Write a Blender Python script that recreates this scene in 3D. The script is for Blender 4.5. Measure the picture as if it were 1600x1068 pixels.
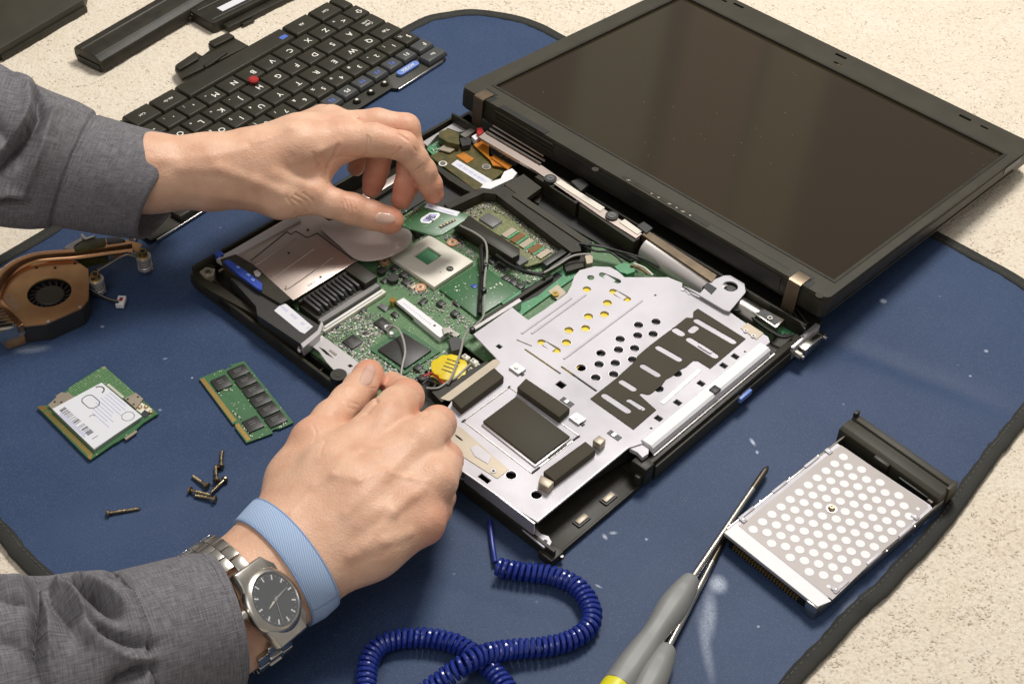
import bpy, bmesh, math, random
import numpy as np
from math import radians as R, sin, cos, pi
from mathutils import Vector, Matrix
from mathutils.geometry import tessellate_polygon, delaunay_2d_cdt

for o in list(bpy.data.objects): bpy.data.objects.remove(o)
C = bpy.context.scene.collection
S = 0.001                                    # everything below is written in millimetres
scn = bpy.context.scene

# ------------------------------------------------------------------ camera
F, CH, PITCH, ROLL = 2290.4, 674.6, .7714, .0488
fw = np.array([0, cos(PITCH), -sin(PITCH)]); rt = np.array([1., 0, 0]); up = np.cross(rt, fw)
cr = rt*cos(ROLL)+up*sin(ROLL); cu = -rt*sin(ROLL)+up*cos(ROLL)
cam = bpy.data.objects.new('camera', bpy.data.cameras.new('camera')); C.objects.link(cam)
cam.matrix_world = Matrix(((cr[0], cu[0], -fw[0], 0), (cr[1], cu[1], -fw[1], 0), (cr[2], cu[2], -fw[2], CH*S), (0, 0, 0, 1)))
cam.data.sensor_width = 36; cam.data.lens = 36*F/1600; cam.data.clip_start = .02; cam.data.clip_end = 50
scn.camera = cam
scn.render.resolution_x = 1024; scn.render.resolution_y = 683

# ------------------------------------------------------------------ light
w = bpy.data.worlds.new('World'); scn.world = w; w.use_nodes = True
bg = w.node_tree.nodes['Background']; bg.inputs[0].default_value = (.80, .76, .71, 1); bg.inputs[1].default_value = .37
def lamp(name, loc, target, size, power, col, sy=None):
    l = bpy.data.lights.new(name, 'AREA'); l.shape = 'RECTANGLE'; l.size = size; l.size_y = sy or size; l.energy = power; l.color = col
    o = bpy.data.objects.new(name, l); C.objects.link(o); o.location = loc
    o.rotation_euler = (Vector(target)-Vector(loc)).to_track_quat('-Z', 'Y').to_euler()
lamp('softbox_key', (.30, 1.45, 1.55), (0, .68, 0), .48, 26, (1, .97, .925), .48)
lamp('softbox_fill', (-.55, -.25, 1.5), (0, .7, 0), .8, 4.5, (.97, .98, 1))
# dim lamps added far behind, only for soft streaks mirrored in the switched-off screen
for i_, (x_, w_, p_, c_) in enumerate(((.33, .18, .19, (.95, .95, .55)), (.56, .18, .17, (1, .55, .28)), (.74, .14, .14, (1, .80, .34)))):
    lamp('added_streak_lamp', (x_, 3.0, 1.15), (x_*.4, .85, .04), w_, p_, c_, 1.3)
scn.view_settings.view_transform = 'Standard'; scn.view_settings.look = 'None'
scn.view_settings.exposure = .10; scn.view_settings.gamma = 1

# ------------------------------------------------------------------ frames: a pixel of the picture meets a plane of a thing
class Fr:
    def __init__(s, x, y, z, rot, tilt=0, tilty=0):
        s.M = Matrix.Translation((x, y, z)) @ Matrix.Rotation(rot, 4, 'Z') @ Matrix.Rotation(tilt, 4, 'X') @ Matrix.Rotation(tilty, 4, 'Y')
        s.I = s.M.inverted()
    def L(s, px, py, n=0):
        d = fw*F+cr*(px-800)-cu*(py-534)
        o = s.I @ Vector((0, 0, CH)); e = s.I.to_3x3() @ Vector(d); t = (n-o.z)/e.z
        return (o.x+t*e.x, o.y+t*e.y)
    def W(s, x, y, z): return s.M @ Vector((x, y, z))
GND = Fr(0, 0, 0, 0)
LAP = Fr(-216.71, 734.89, 0, -.7221)

# ------------------------------------------------------------------ materials
def nt(m): return m.node_tree.nodes, m.node_tree.links
MATS = {}
def mat(name, col, rough=.5, metal=0, var=0, vs=60, bump=0, bs=400, sss=0, spec=.5, coat=0, scr=0, rvar=0, col2=None):
    m = bpy.data.materials.new(name); m.use_nodes = True; n, l = nt(m); b = n['Principled BSDF']
    b.inputs['Base Color'].default_value = (*col, 1); b.inputs['Roughness'].default_value = rough; b.inputs['Metallic'].default_value = metal
    b.inputs['Specular IOR Level'].default_value = spec; b.inputs['Coat Weight'].default_value = coat; b.inputs['Coat Roughness'].default_value = .15
    tc = n.new('ShaderNodeTexCoord')
    if var or col2:
        t = n.new('ShaderNodeTexNoise'); t.inputs['Scale'].default_value = vs; t.inputs['Detail'].default_value = 6; l.new(tc.outputs['Object'], t.inputs['Vector'])
        mx = n.new('ShaderNodeMix'); mx.data_type = 'RGBA'
        c2 = col2 or tuple(c*(1-var) for c in col)
        mx.inputs[6].default_value = (*col, 1); mx.inputs[7].default_value = (*c2, 1)
        rr = n.new('ShaderNodeMapRange'); rr.inputs[1].default_value = .35; rr.inputs[2].default_value = .65
        l.new(t.outputs[0], rr.inputs[0]); l.new(rr.outputs[0], mx.inputs[0]); l.new(mx.outputs[2], b.inputs['Base Color'])
        if rvar:
            r2 = n.new('ShaderNodeMapRange'); r2.inputs[3].default_value = rough-rvar; r2.inputs[4].default_value = rough+rvar
            l.new(t.outputs[0], r2.inputs[0]); r2.inputs[1].default_value = .3; r2.inputs[2].default_value = .7; l.new(r2.outputs[0], b.inputs['Roughness'])
    if bump:
        t = n.new('ShaderNodeTexNoise'); t.inputs['Scale'].default_value = bs; t.inputs['Detail'].default_value = 3; l.new(tc.outputs['Object'], t.inputs['Vector'])
        bp = n.new('ShaderNodeBump'); bp.inputs['Strength'].default_value = bump; bp.inputs['Distance'].default_value = .0003
        l.new(t.outputs[0], bp.inputs['Height']); l.new(bp.outputs[0], b.inputs['Normal'])
    if sss:
        b.inputs['Subsurface Weight'].default_value = sss; b.inputs['Subsurface Radius'].default_value = (.006, .0022, .0012); b.inputs['Subsurface Scale'].default_value = 1
    MATS[name] = m; return m
mat('black', (.032, .028, .018), .45, spec=.35, var=.35, vs=90, bump=.25, bs=2500)
mat('black_soft', (.046, .041, .027), .5, spec=.35, var=.2, vs=50, bump=.35, bs=3500)
mat('dark', (.007, .0065, .005), .5)
mat('key', (.034, .030, .019), .42, spec=.35, var=.2, vs=70, bump=.2, bs=3000)
mat('keybed', (.012, .011, .009), .5)
mat('keygrey', (.06, .062, .062), .4)
mat('print', (.85, .83, .76), .5)
mat('blueprint', (.08, .16, .55), .45)
mat('steel', (.58, .55, .55), .36, metal=.55, var=.12, vs=25, rvar=.08, bump=.08, bs=1500)
mat('plate', (.55, .525, .56), .5, metal=.12, var=.12, vs=22, rvar=.1, bump=.12, bs=1200)
mat('nickel', (.62, .59, .54), .28, metal=1, var=.25, vs=120)
mat('brownmetal', (.62, .52, .47), .38, metal=.85, var=.25, vs=18, rvar=.08)
mat('tan', (.40, .34, .26), .45, metal=.4, var=.15, vs=60)
mat('sock', (.77, .72, .62), .45, var=.08, vs=40)
mat('cream', (.75, .73, .62), .5, var=.1, vs=200)
mat('white', (.82, .81, .82), .5, var=.04, vs=300)
mat('paperwhite', (.72, .72, .76), .6)
mat('ink', (.03, .03, .035), .6)
mat('inkblue', (.35, .36, .62), .6)
mat('chip', (.030, .029, .027), .42, var=.15, vs=300, bump=.2, bs=4000)
mat('chipgrey', (.13, .13, .125), .45)
mat('gold', (.70, .46, .16), .3, metal=.9)
mat('goldboard', (.115, .085, .018), .4, col2=(.055, .055, .012), var=.5, vs=180)
mat('kapton', (.58, .22, .02), .3, col2=(.42, .13, .01), vs=100, coat=.5)
mat('yellow', (.80, .62, .015), .4, col2=(.70, .52, .01), vs=90)
mat('copper', (.78, .46, .22), .34, metal=.8, var=.35, vs=35, rvar=.1, col2=(.55, .28, .13))
mat('copperbright', (.62, .33, .17), .22, metal=1, var=.2, vs=90)
mat('copperpad', (.62, .30, .15), .4)
mat('brass', (.66, .45, .14), .25, metal=1)
mat('screwm', (.40, .32, .20), .30, metal=1, var=.3, vs=900)
mat('bluelever', (.03, .07, .38), .4)
mat('lightblue', (.15, .25, .62), .45)
mat('red', (.42, .02, .02), .4)
mat('wire', (.33, .32, .29), .4)
mat('wireblack', (.012, .012, .011), .4)
mat('wirered', (.45, .03, .02), .4)
mat('handle', (.24, .245, .235), .48, bump=.1, bs=2500, var=.12, vs=30)
mat('handleyellow', (.72, .66, .02), .4)
mat('shaft', (.66, .62, .55), .24, metal=1, var=.2, vs=80)
mat('shaftdark', (.20, .17, .13), .32, metal=1)
mat('watchsteel', (.60, .57, .52), .30, metal=1, var=.12, vs=200)
mat('watchdark', (.30, .27, .22), .35, metal=1)
mat('cord', (.012, .030, .24), .25, coat=.4)
mat('foam', (.10, .10, .10), .9, bump=1, bs=2000)
mat('adhesive', (.060, .051, .034), .7, spec=.25, bump=.3, bs=4000, var=.1, vs=60)
mat('pad', (.050, .043, .028), .6, spec=.25, bump=.3, bs=3000)
mat('strapmetal', (.20, .15, .10), .35, metal=.7, var=.3, vs=80)
mat('curved', (.70, .655, .63), .42, metal=.6, var=.15, vs=25)
mat('stitch', (.10, .095, .08), .7)
mat('tape', (.022, .022, .017), .75, bump=.8, bs=1800, var=.3, vs=60)

def mat_screen():
    m = mat('screen', (.020, .014, .006), .09, spec=.32, coat=.0); n, l = nt(m); b = n['Principled BSDF']
    # dust specks
    tc = n.new('ShaderNodeTexCoord'); v = n.new('ShaderNodeTexVoronoi'); v.inputs['Scale'].default_value = 110; l.new(tc.outputs['Object'], v.inputs['Vector'])
    r = n.new('ShaderNodeMapRange'); r.inputs[1].default_value = .055; r.inputs[2].default_value = .03; l.new(v.outputs['Distance'], r.inputs[0])
    w2 = n.new('ShaderNodeTexNoise'); w2.inputs['Scale'].default_value = 9; l.new(tc.outputs['Object'], w2.inputs['Vector'])
    r2 = n.new('ShaderNodeMapRange'); r2.inputs[1].default_value = .5; r2.inputs[2].default_value = .56; l.new(w2.outputs[0], r2.inputs[0])
    mu = n.new('ShaderNodeMath'); mu.operation = 'MULTIPLY'; l.new(r.outputs[0], mu.inputs[0]); l.new(r2.outputs[0], mu.inputs[1])
    mx = n.new('ShaderNodeMix'); mx.data_type = 'RGBA'; mx.inputs[6].default_value = (.030, .022, .013, 1); mx.inputs[7].default_value = (.2, .2, .17, 1)
    l.new(mu.outputs[0], mx.inputs[0]); l.new(mx.outputs[2], b.inputs['Base Color'])
mat_screen()
def mat_pcb(name, base, dark, tr, scale=1.0):
    m = mat(name, base, .38); n, l = nt(m); b = n['Principled BSDF']; tc = n.new('ShaderNodeTexCoord')
    br = n.new('ShaderNodeTexBrick'); br.inputs['Scale'].default_value = 1; br.inputs['Mortar Size'].default_value = .00022
    br.inputs['Brick Width'].default_value = .0075*scale; br.inputs['Row Height'].default_value = .0013*scale; br.offset = .37
    br.inputs['Color1'].default_value = (*base, 1); br.inputs['Color2'].default_value = (*dark, 1); br.inputs['Mortar'].default_value = (*tr, 1)
    ns = n.new('ShaderNodeTexNoise'); ns.inputs['Scale'].default_value = 60; l.new(tc.outputs['Object'], ns.inputs['Vector'])
    ad = n.new('ShaderNodeVectorMath'); ad.operation = 'MULTIPLY_ADD'; ad.inputs[1].default_value = (.004, .004, 0)
    sn = n.new('ShaderNodeVectorMath'); sn.operation = 'SNAP'; sn.inputs[1].default_value = (.25, .25, .25)
    l.new(ns.outputs['Color'], sn.inputs[0]); l.new(sn.outputs[0], ad.inputs[0]); l.new(tc.outputs['Object'], ad.inputs[2]); l.new(ad.outputs[0], br.inputs['Vector'])
    v = n.new('ShaderNodeTexVoronoi'); v.inputs['Scale'].default_value = 330; l.new(tc.outputs['Object'], v.inputs['Vector'])
    r = n.new('ShaderNodeMapRange'); r.inputs[1].default_value = .16; r.inputs[2].default_value = .10; l.new(v.outputs['Distance'], r.inputs[0])
    mx = n.new('ShaderNodeMix'); mx.data_type = 'RGBA'; mx.inputs[7].default_value = (.45, .5, .33, 1); l.new(br.outputs[0], mx.inputs[6]); l.new(r.outputs[0], mx.inputs[0])
    l.new(mx.outputs[2], b.inputs['Base Color'])
mat_pcb('pcb', (.065, .155, .06), (.04, .105, .042), (.19, .33, .16))
mat_pcb('pcb_bright', (.04, .24, .10), (.03, .17, .07), (.16, .42, .22))
mat_pcb('pcb_plain', (.052, .15, .062), (.046, .135, .055), (.052, .15, .062), 3)
mat_pcb('pcb_tan', (.13, .15, .05), (.09, .12, .04), (.30, .30, .14))
def mat_skin():
    m = mat('skin', (.60, .34, .21), .44, sss=.2, spec=.3); n, l = nt(m); b = n['Principled BSDF']; tc = n.new('ShaderNodeTexCoord')
    at_ = n.new('ShaderNodeAttribute'); at_.attribute_name = 'flush'
    t = n.new('ShaderNodeTexNoise'); t.inputs['Scale'].default_value = 55; t.inputs['Detail'].default_value = 7; l.new(tc.outputs['Object'], t.inputs['Vector'])
    mx = n.new('ShaderNodeMix'); mx.data_type = 'RGBA'; mx.inputs[6].default_value = (.80, .505, .35, 1); mx.inputs[7].default_value = (.68, .39, .26, 1)
    r = n.new('ShaderNodeMapRange'); r.inputs[1].default_value = .35; r.inputs[2].default_value = .68; l.new(t.outputs[0], r.inputs[0]); l.new(r.outputs[0], mx.inputs[0])
    m2 = n.new('ShaderNodeMix'); m2.data_type = 'RGBA'; m2.inputs[7].default_value = (.66, .25, .16, 1)
    l.new(mx.outputs[2], m2.inputs[6]); l.new(at_.outputs['Fac'], m2.inputs[0]); l.new(m2.outputs[2], b.inputs['Base Color'])
    # skin relief: pores and fine criss-cross lines
    v = n.new('ShaderNodeTexVoronoi'); v.inputs['Scale'].default_value = 900; l.new(tc.outputs['Object'], v.inputs['Vector'])
    t2 = n.new('ShaderNodeTexNoise'); t2.inputs['Scale'].default_value = 260; t2.inputs['Detail'].default_value = 4; l.new(tc.outputs['Object'], t2.inputs['Vector'])
    a = n.new('ShaderNodeMath'); a.operation = 'MULTIPLY_ADD'; a.inputs[1].default_value = .5; l.new(v.outputs['Distance'], a.inputs[0]); l.new(t2.outputs[0], a.inputs[2])
    bp = n.new('ShaderNodeBump'); bp.inputs['Strength'].default_value = .6; bp.inputs['Distance'].default_value = .0005; l.new(a.outputs[0], bp.inputs['Height']); l.new(bp.outputs[0], b.inputs['Normal'])
mat_skin()
mat('nail', (.66, .42, .33), .26, sss=.15, coat=.25)
def mat_cloth():
    m = mat('shirt', (.15, .14, .15), .85, spec=.25); n, l = nt(m); b = n['Principled BSDF']; tc = n.new('ShaderNodeTexCoord')
    b.inputs['Sheen Weight'].default_value = 0
    t = n.new('ShaderNodeTexNoise'); t.inputs['Scale'].default_value = 1.0; t.inputs['Detail'].default_value = 4
    mp = n.new('ShaderNodeMapping'); mp.inputs['Scale'].default_value = (1300, 110, 1); l.new(tc.outputs['UV'], mp.inputs['Vector']); l.new(mp.outputs[0], t.inputs['Vector'])
    t2 = n.new('ShaderNodeTexNoise'); t2.inputs['Scale'].default_value = 1.0; t2.inputs['Detail'].default_value = 4
    mp2 = n.new('ShaderNodeMapping'); mp2.inputs['Scale'].default_value = (110, 1300, 1); l.new(tc.outputs['UV'], mp2.inputs['Vector']); l.new(mp2.outputs[0], t2.inputs['Vector'])
    a = n.new('ShaderNodeMath'); a.operation = 'ADD'; l.new(t.outputs[0], a.inputs[0]); l.new(t2.outputs[0], a.inputs[1])
    r = n.new('ShaderNodeMapRange'); r.inputs[1].default_value = .75; r.inputs[2].default_value = 1.25; l.new(a.outputs[0], r.inputs[0])
    mx = n.new('ShaderNodeMix'); mx.data_type = 'RGBA'; mx.inputs[6].default_value = (.105, .100, .108, 1); mx.inputs[7].default_value = (.225, .213, .228, 1)
    l.new(r.outputs[0], mx.inputs[0]); l.new(mx.outputs[2], b.inputs['Base Color'])
    bp = n.new('ShaderNodeBump'); bp.inputs['Strength'].default_value = .5; bp.inputs['Distance'].default_value = .0002; l.new(a.outputs[0], bp.inputs['Height']); l.new(bp.outputs[0], b.inputs['Normal'])
mat_cloth()
def mat_strap():
    m = mat('strap', (.25, .42, .75), .8); n, l = nt(m); b = n['Principled BSDF']; tc = n.new('ShaderNodeTexCoord')
    mp = n.new('ShaderNodeMapping'); mp.inputs['Rotation'].default_value = (0, 0, .75); l.new(tc.outputs['UV'], mp.inputs['Vector'])
    wv = n.new('ShaderNodeTexWave'); wv.inputs['Scale'].default_value = 330; wv.inputs['Distortion'].default_value = .6; l.new(mp.outputs[0], wv.inputs['Vector'])
    wv.inputs['Detail'].default_value = 2
    mx = n.new('ShaderNodeMix'); mx.data_type = 'RGBA'; mx.inputs[6].default_value = (.24, .36, .58, 1); mx.inputs[7].default_value = (.52, .65, .86, 1)
    l.new(wv.outputs[1], mx.inputs[0]); l.new(mx.outputs[2], b.inputs['Base Color'])
    bp = n.new('ShaderNodeBump'); bp.inputs['Strength'].default_value = .6; bp.inputs['Distance'].default_value = .0004; l.new(wv.outputs[1], bp.inputs['Height']); l.new(bp.outputs[0], b.inputs['Normal'])
mat_strap()
def mat_mat():
    m = mat('vinyl', (.03, .062, .16), .54, spec=.24); n, l = nt(m); b = n['Principled BSDF']; tc = n.new('ShaderNodeTexCoord')
    t = n.new('ShaderNodeTexNoise'); t.inputs['Scale'].default_value = 7; t.inputs['Detail'].default_value = 8; t.inputs['Roughness'].default_value = .65; l.new(tc.outputs['Object'], t.inputs['Vector'])
    mx = n.new('ShaderNodeMix'); mx.data_type = 'RGBA'; mx.inputs[6].default_value = (.022, .046, .110, 1); mx.inputs[7].default_value = (.038, .066, .140, 1)
    r = n.new('ShaderNodeMapRange'); r.inputs[1].default_value = .35; r.inputs[2].default_value = .65; l.new(t.outputs[0], r.inputs[0]); l.new(r.outputs[0], mx.inputs[0])
    # lint and dust specks
    v = n.new('ShaderNodeTexVoronoi'); v.inputs['Scale'].default_value = 60; v.inputs['Randomness'].default_value = 1; l.new(tc.outputs['Object'], v.inputs['Vector'])
    t3 = n.new('ShaderNodeTexNoise'); t3.inputs['Scale'].default_value = 900; l.new(tc.outputs['Object'], t3.inputs['Vector'])
    ad = n.new('ShaderNodeMath'); ad.operation = 'MULTIPLY_ADD'; ad.inputs[1].default_value = .10; l.new(t3.outputs[0], ad.inputs[0]); l.new(v.outputs['Distance'], ad.inputs[2])
    r1 = n.new('ShaderNodeMapRange'); r1.inputs[1].default_value = .112; r1.inputs[2].default_value = .085; l.new(ad.outputs[0], r1.inputs[0])
    w2 = n.new('ShaderNodeTexNoise'); w2.inputs['Scale'].default_value = 14; l.new(tc.outputs['Object'], w2.inputs['Vector'])
    r2 = n.new('ShaderNodeMapRange'); r2.inputs[1].default_value = .52; r2.inputs[2].default_value = .62; r2.inputs[4].default_value = .55; l.new(w2.outputs[0], r2.inputs[0])
    mu = n.new('ShaderNodeMath'); mu.operation = 'MULTIPLY'; l.new(r1.outputs[0], mu.inputs[0]); l.new(r2.outputs[0], mu.inputs[1])
    m2 = n.new('ShaderNodeMix'); m2.data_type = 'RGBA'; m2.inputs[7].default_value = (.28, .33, .45, 1); l.new(mx.outputs[2], m2.inputs[6]); l.new(mu.outputs[0], m2.inputs[0])
    # fine dusty grain, with a scuffed smear near the screwdrivers
    t4 = n.new('ShaderNodeTexNoise'); t4.inputs['Scale'].default_value = 1500; t4.inputs['Detail'].default_value = 2; l.new(tc.outputs['Object'], t4.inputs['Vector'])
    r4 = n.new('ShaderNodeMapRange'); r4.inputs[1].default_value = .5; r4.inputs[2].default_value = .75; r4.inputs[4].default_value = .35; l.new(t4.outputs[0], r4.inputs[0])
    m3 = n.new('ShaderNodeMix'); m3.data_type = 'RGBA'; m3.inputs[7].default_value = (.13, .17, .26, 1); l.new(m2.outputs[2], m3.inputs[6]); l.new(r4.outputs[0], m3.inputs[0])
    last = m3.outputs[2]
    for (px, py, sx, sy, rot, st) in ((1122, 912, .0065, .008, 0, .75), (1108, 960, .0055, .022, -.1, .45), (1103, 1010, .004, .03, .1, .28), (1380, 470, .003, .003, 0, .8), (1176, 690, .0016, .004, .4, .9), (1183, 706, .0012, .002, 0, .8), (945, 838, .0016, .003, .5, .7), (958, 832, .003, .0016, .2, .6), (1010, 842, .0012, .0012, 0, .7), (1541, 548, .0018, .0018, 0, .8), (1516, 587, .0012, .001, 0, .8), (935, 915, .003, .001, -.5, .6), (1185, 978, .001, .001, 0, .8), (160, 510, .0016, .0016, 0, .5), (258, 560, .002, .001, .3, .4), (300, 590, .001, .001, 0, .7), (412, 530, .0014, .001, 0, .5), (250, 640, .0013, .0013, 0, .5), (1330, 950, .006, .012, -.7, .2), (50, 545, .014, .005, .2, .25)):
        x, y = GND.L(px, py)
        mp = n.new('ShaderNodeMapping'); mp.vector_type = 'TEXTURE'; mp.inputs['Location'].default_value = (x*S, y*S, 0); mp.inputs['Rotation'].default_value = (0, 0, rot); mp.inputs['Scale'].default_value = (sx, sy, 1)
        l.new(tc.outputs['Object'], mp.inputs['Vector'])
        ln = n.new('ShaderNodeVectorMath'); ln.operation = 'LENGTH'; l.new(mp.outputs[0], ln.inputs[0])
        tt = n.new('ShaderNodeTexNoise'); tt.inputs['Scale'].default_value = 700; tt.inputs['Detail'].default_value = 5; l.new(tc.outputs['Object'], tt.inputs['Vector'])
        rr = n.new('ShaderNodeMapRange'); rr.interpolation_type = 'SMOOTHSTEP'; rr.inputs[1].default_value = 1.1; rr.inputs[2].default_value = .1; l.new(ln.outputs['Value'], rr.inputs[0])
        mm = n.new('ShaderNodeMath'); mm.operation = 'MULTIPLY'; l.new(rr.outputs[0], mm.inputs[0]); l.new(tt.outputs[0], mm.inputs[1])
        mk_ = n.new('ShaderNodeMath'); mk_.operation = 'MULTIPLY'; mk_.inputs[1].default_value = st*1.6; mk_.use_clamp = True; l.new(mm.outputs[0], mk_.inputs[0])
        mq = n.new('ShaderNodeMix'); mq.data_type = 'RGBA'; mq.inputs[7].default_value = (.62, .68, .80, 1); l.new(last, mq.inputs[6]); l.new(mk_.outputs[0], mq.inputs[0]); last = mq.outputs[2]
    l.new(last, b.inputs['Base Color'])
    bp = n.new('ShaderNodeBump'); bp.inputs['Strength'].default_value = .25; bp.inputs['Distance'].default_value = .0002; l.new(t4.outputs[0], bp.inputs['Height']); l.new(bp.outputs[0], b.inputs['Normal'])
mat_mat()
def mat_carpet():
    m = mat('carpet', (.7, .6, .45), .95, spec=.15); n, l = nt(m); b = n['Principled BSDF']; tc = n.new('ShaderNodeTexCoord')
    t = n.new('ShaderNodeTexVoronoi'); t.inputs['Scale'].default_value = 420; l.new(tc.outputs['Object'], t.inputs['Vector'])
    t2 = n.new('ShaderNodeTexNoise'); t2.inputs['Scale'].default_value = 400; t2.inputs['Detail'].default_value = 6; t2.inputs['Roughness'].default_value = .7; l.new(tc.outputs['Object'], t2.inputs['Vector'])
    cr_ = n.new('ShaderNodeValToRGB'); e = cr_.color_ramp.elements
    e[0].position = .33; e[0].color = (.66, .56, .43, 1); e[1].position = .47; e[1].color = (.81, .725, .605, 1)
    x = e.new(.41); x.color = (.75, .67, .56, 1); x = e.new(.60); x.color = (.86, .79, .68, 1); x = e.new(.75); x.color = (.80, .71, .60, 1)
    l.new(t2.outputs[0], cr_.inputs[0])
    v = n.new('ShaderNodeTexVoronoi'); v.inputs['Scale'].default_value = 330; l.new(tc.outputs['Object'], v.inputs['Vector'])
    r = n.new('ShaderNodeMapRange'); r.inputs[1].default_value = .17; r.inputs[2].default_value = .10; r.inputs[4].default_value = .24; l.new(v.outputs['Distance'], r.inputs[0])
    sp = n.new('ShaderNodeSeparateColor'); l.new(v.outputs['Color'], sp.inputs[0])
    g = n.new('ShaderNodeMath'); g.operation = 'GREATER_THAN'; g.inputs[1].default_value = .62; l.new(sp.outputs[0], g.inputs[0])
    mu = n.new('ShaderNodeMath'); mu.operation = 'MULTIPLY'; l.new(r.outputs[0], mu.inputs[0]); l.new(g.outputs[0], mu.inputs[1])
    mx = n.new('ShaderNodeMix'); mx.data_type = 'RGBA'; mx.inputs[7].default_value = (.16, .11, .06, 1); l.new(cr_.outputs[0], mx.inputs[6]); l.new(mu.outputs[0], mx.inputs[0])
    t5 = n.new('ShaderNodeTexNoise'); t5.inputs['Scale'].default_value = 22; t5.inputs['Detail'].default_value = 3; l.new(tc.outputs['Object'], t5.inputs['Vector'])
    m5 = n.new('ShaderNodeMix'); m5.data_type = 'RGBA'; m5.blend_type = 'MULTIPLY'; m5.inputs[7].default_value = (.90, .86, .80, 1); l.new(mx.outputs[2], m5.inputs[6]); l.new(t5.outputs[0], m5.inputs[0])
    l.new(m5.outputs[2], b.inputs['Base Color'])
    a = n.new('ShaderNodeMath'); a.operation = 'MULTIPLY_ADD'; a.inputs[1].default_value = -.6; l.new(t.outputs['Distance'], a.inputs[0]); l.new(t2.outputs[0], a.inputs[2])
    bp = n.new('ShaderNodeBump'); bp.inputs['Strength'].default_value = .7; bp.inputs['Distance'].default_value = .0012; l.new(a.outputs[0], bp.inputs['Height']); l.new(bp.outputs[0], b.inputs['Normal'])
mat_carpet()
def mat_film():
    m = mat('film', (.62, .50, .45), .28, spec=.6, var=.25, vs=22); b = m.node_tree.nodes['Principled BSDF']; b.inputs['Transmission Weight'].default_value = .45
mat_film()

# ------------------------------------------------------------------ mesh helpers
def to_obj(name, me, parent):
    o = bpy.data.objects.new(name, me); C.objects.link(o)
    if parent is not None: o.parent = parent
    return o
def mk(name, V, Fc, m, parent=None, smooth=False, ang=35, bevel=0, seg=2, mi=None, uv=None, origin=(0, 0, 0)):
    V = np.asarray(V, float)-np.asarray(origin, float)
    me = bpy.data.meshes.new(name); me.from_pydata((V*S).tolist(), [], [list(map(int, f)) for f in Fc])
    for x in (m if isinstance(m, (list, tuple)) else [m]): me.materials.append(MATS[x])
    if mi is not None: me.polygons.foreach_set('material_index', mi)
    if bevel:
        bm = bmesh.new(); bm.from_mesh(me)
        bmesh.ops.recalc_face_normals(bm, faces=bm.faces)
        es = [e for e in bm.edges if len(e.link_faces) == 2 and e.calc_face_angle() > .5]
        bmesh.ops.bevel(bm, geom=es, offset=bevel*S, segments=seg, affect='EDGES', profile=.5, clamp_overlap=True)
        bm.to_mesh(me); bm.free(); smooth = True
    if smooth:
        me.polygons.foreach_set('use_smooth', [True]*len(me.polygons)); me.set_sharp_from_angle(angle=R(ang))
    if uv is not None:
        u = me.uv_layers.new(name='UVMap'); li = np.empty(len(me.loops), int); me.loops.foreach_get('vertex_index', li); u.data.foreach_set('uv', (np.asarray(uv)[li]).ravel())
    me.update(); o = to_obj(name, me, parent); o.location = Vector(origin)*S; return o
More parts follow.
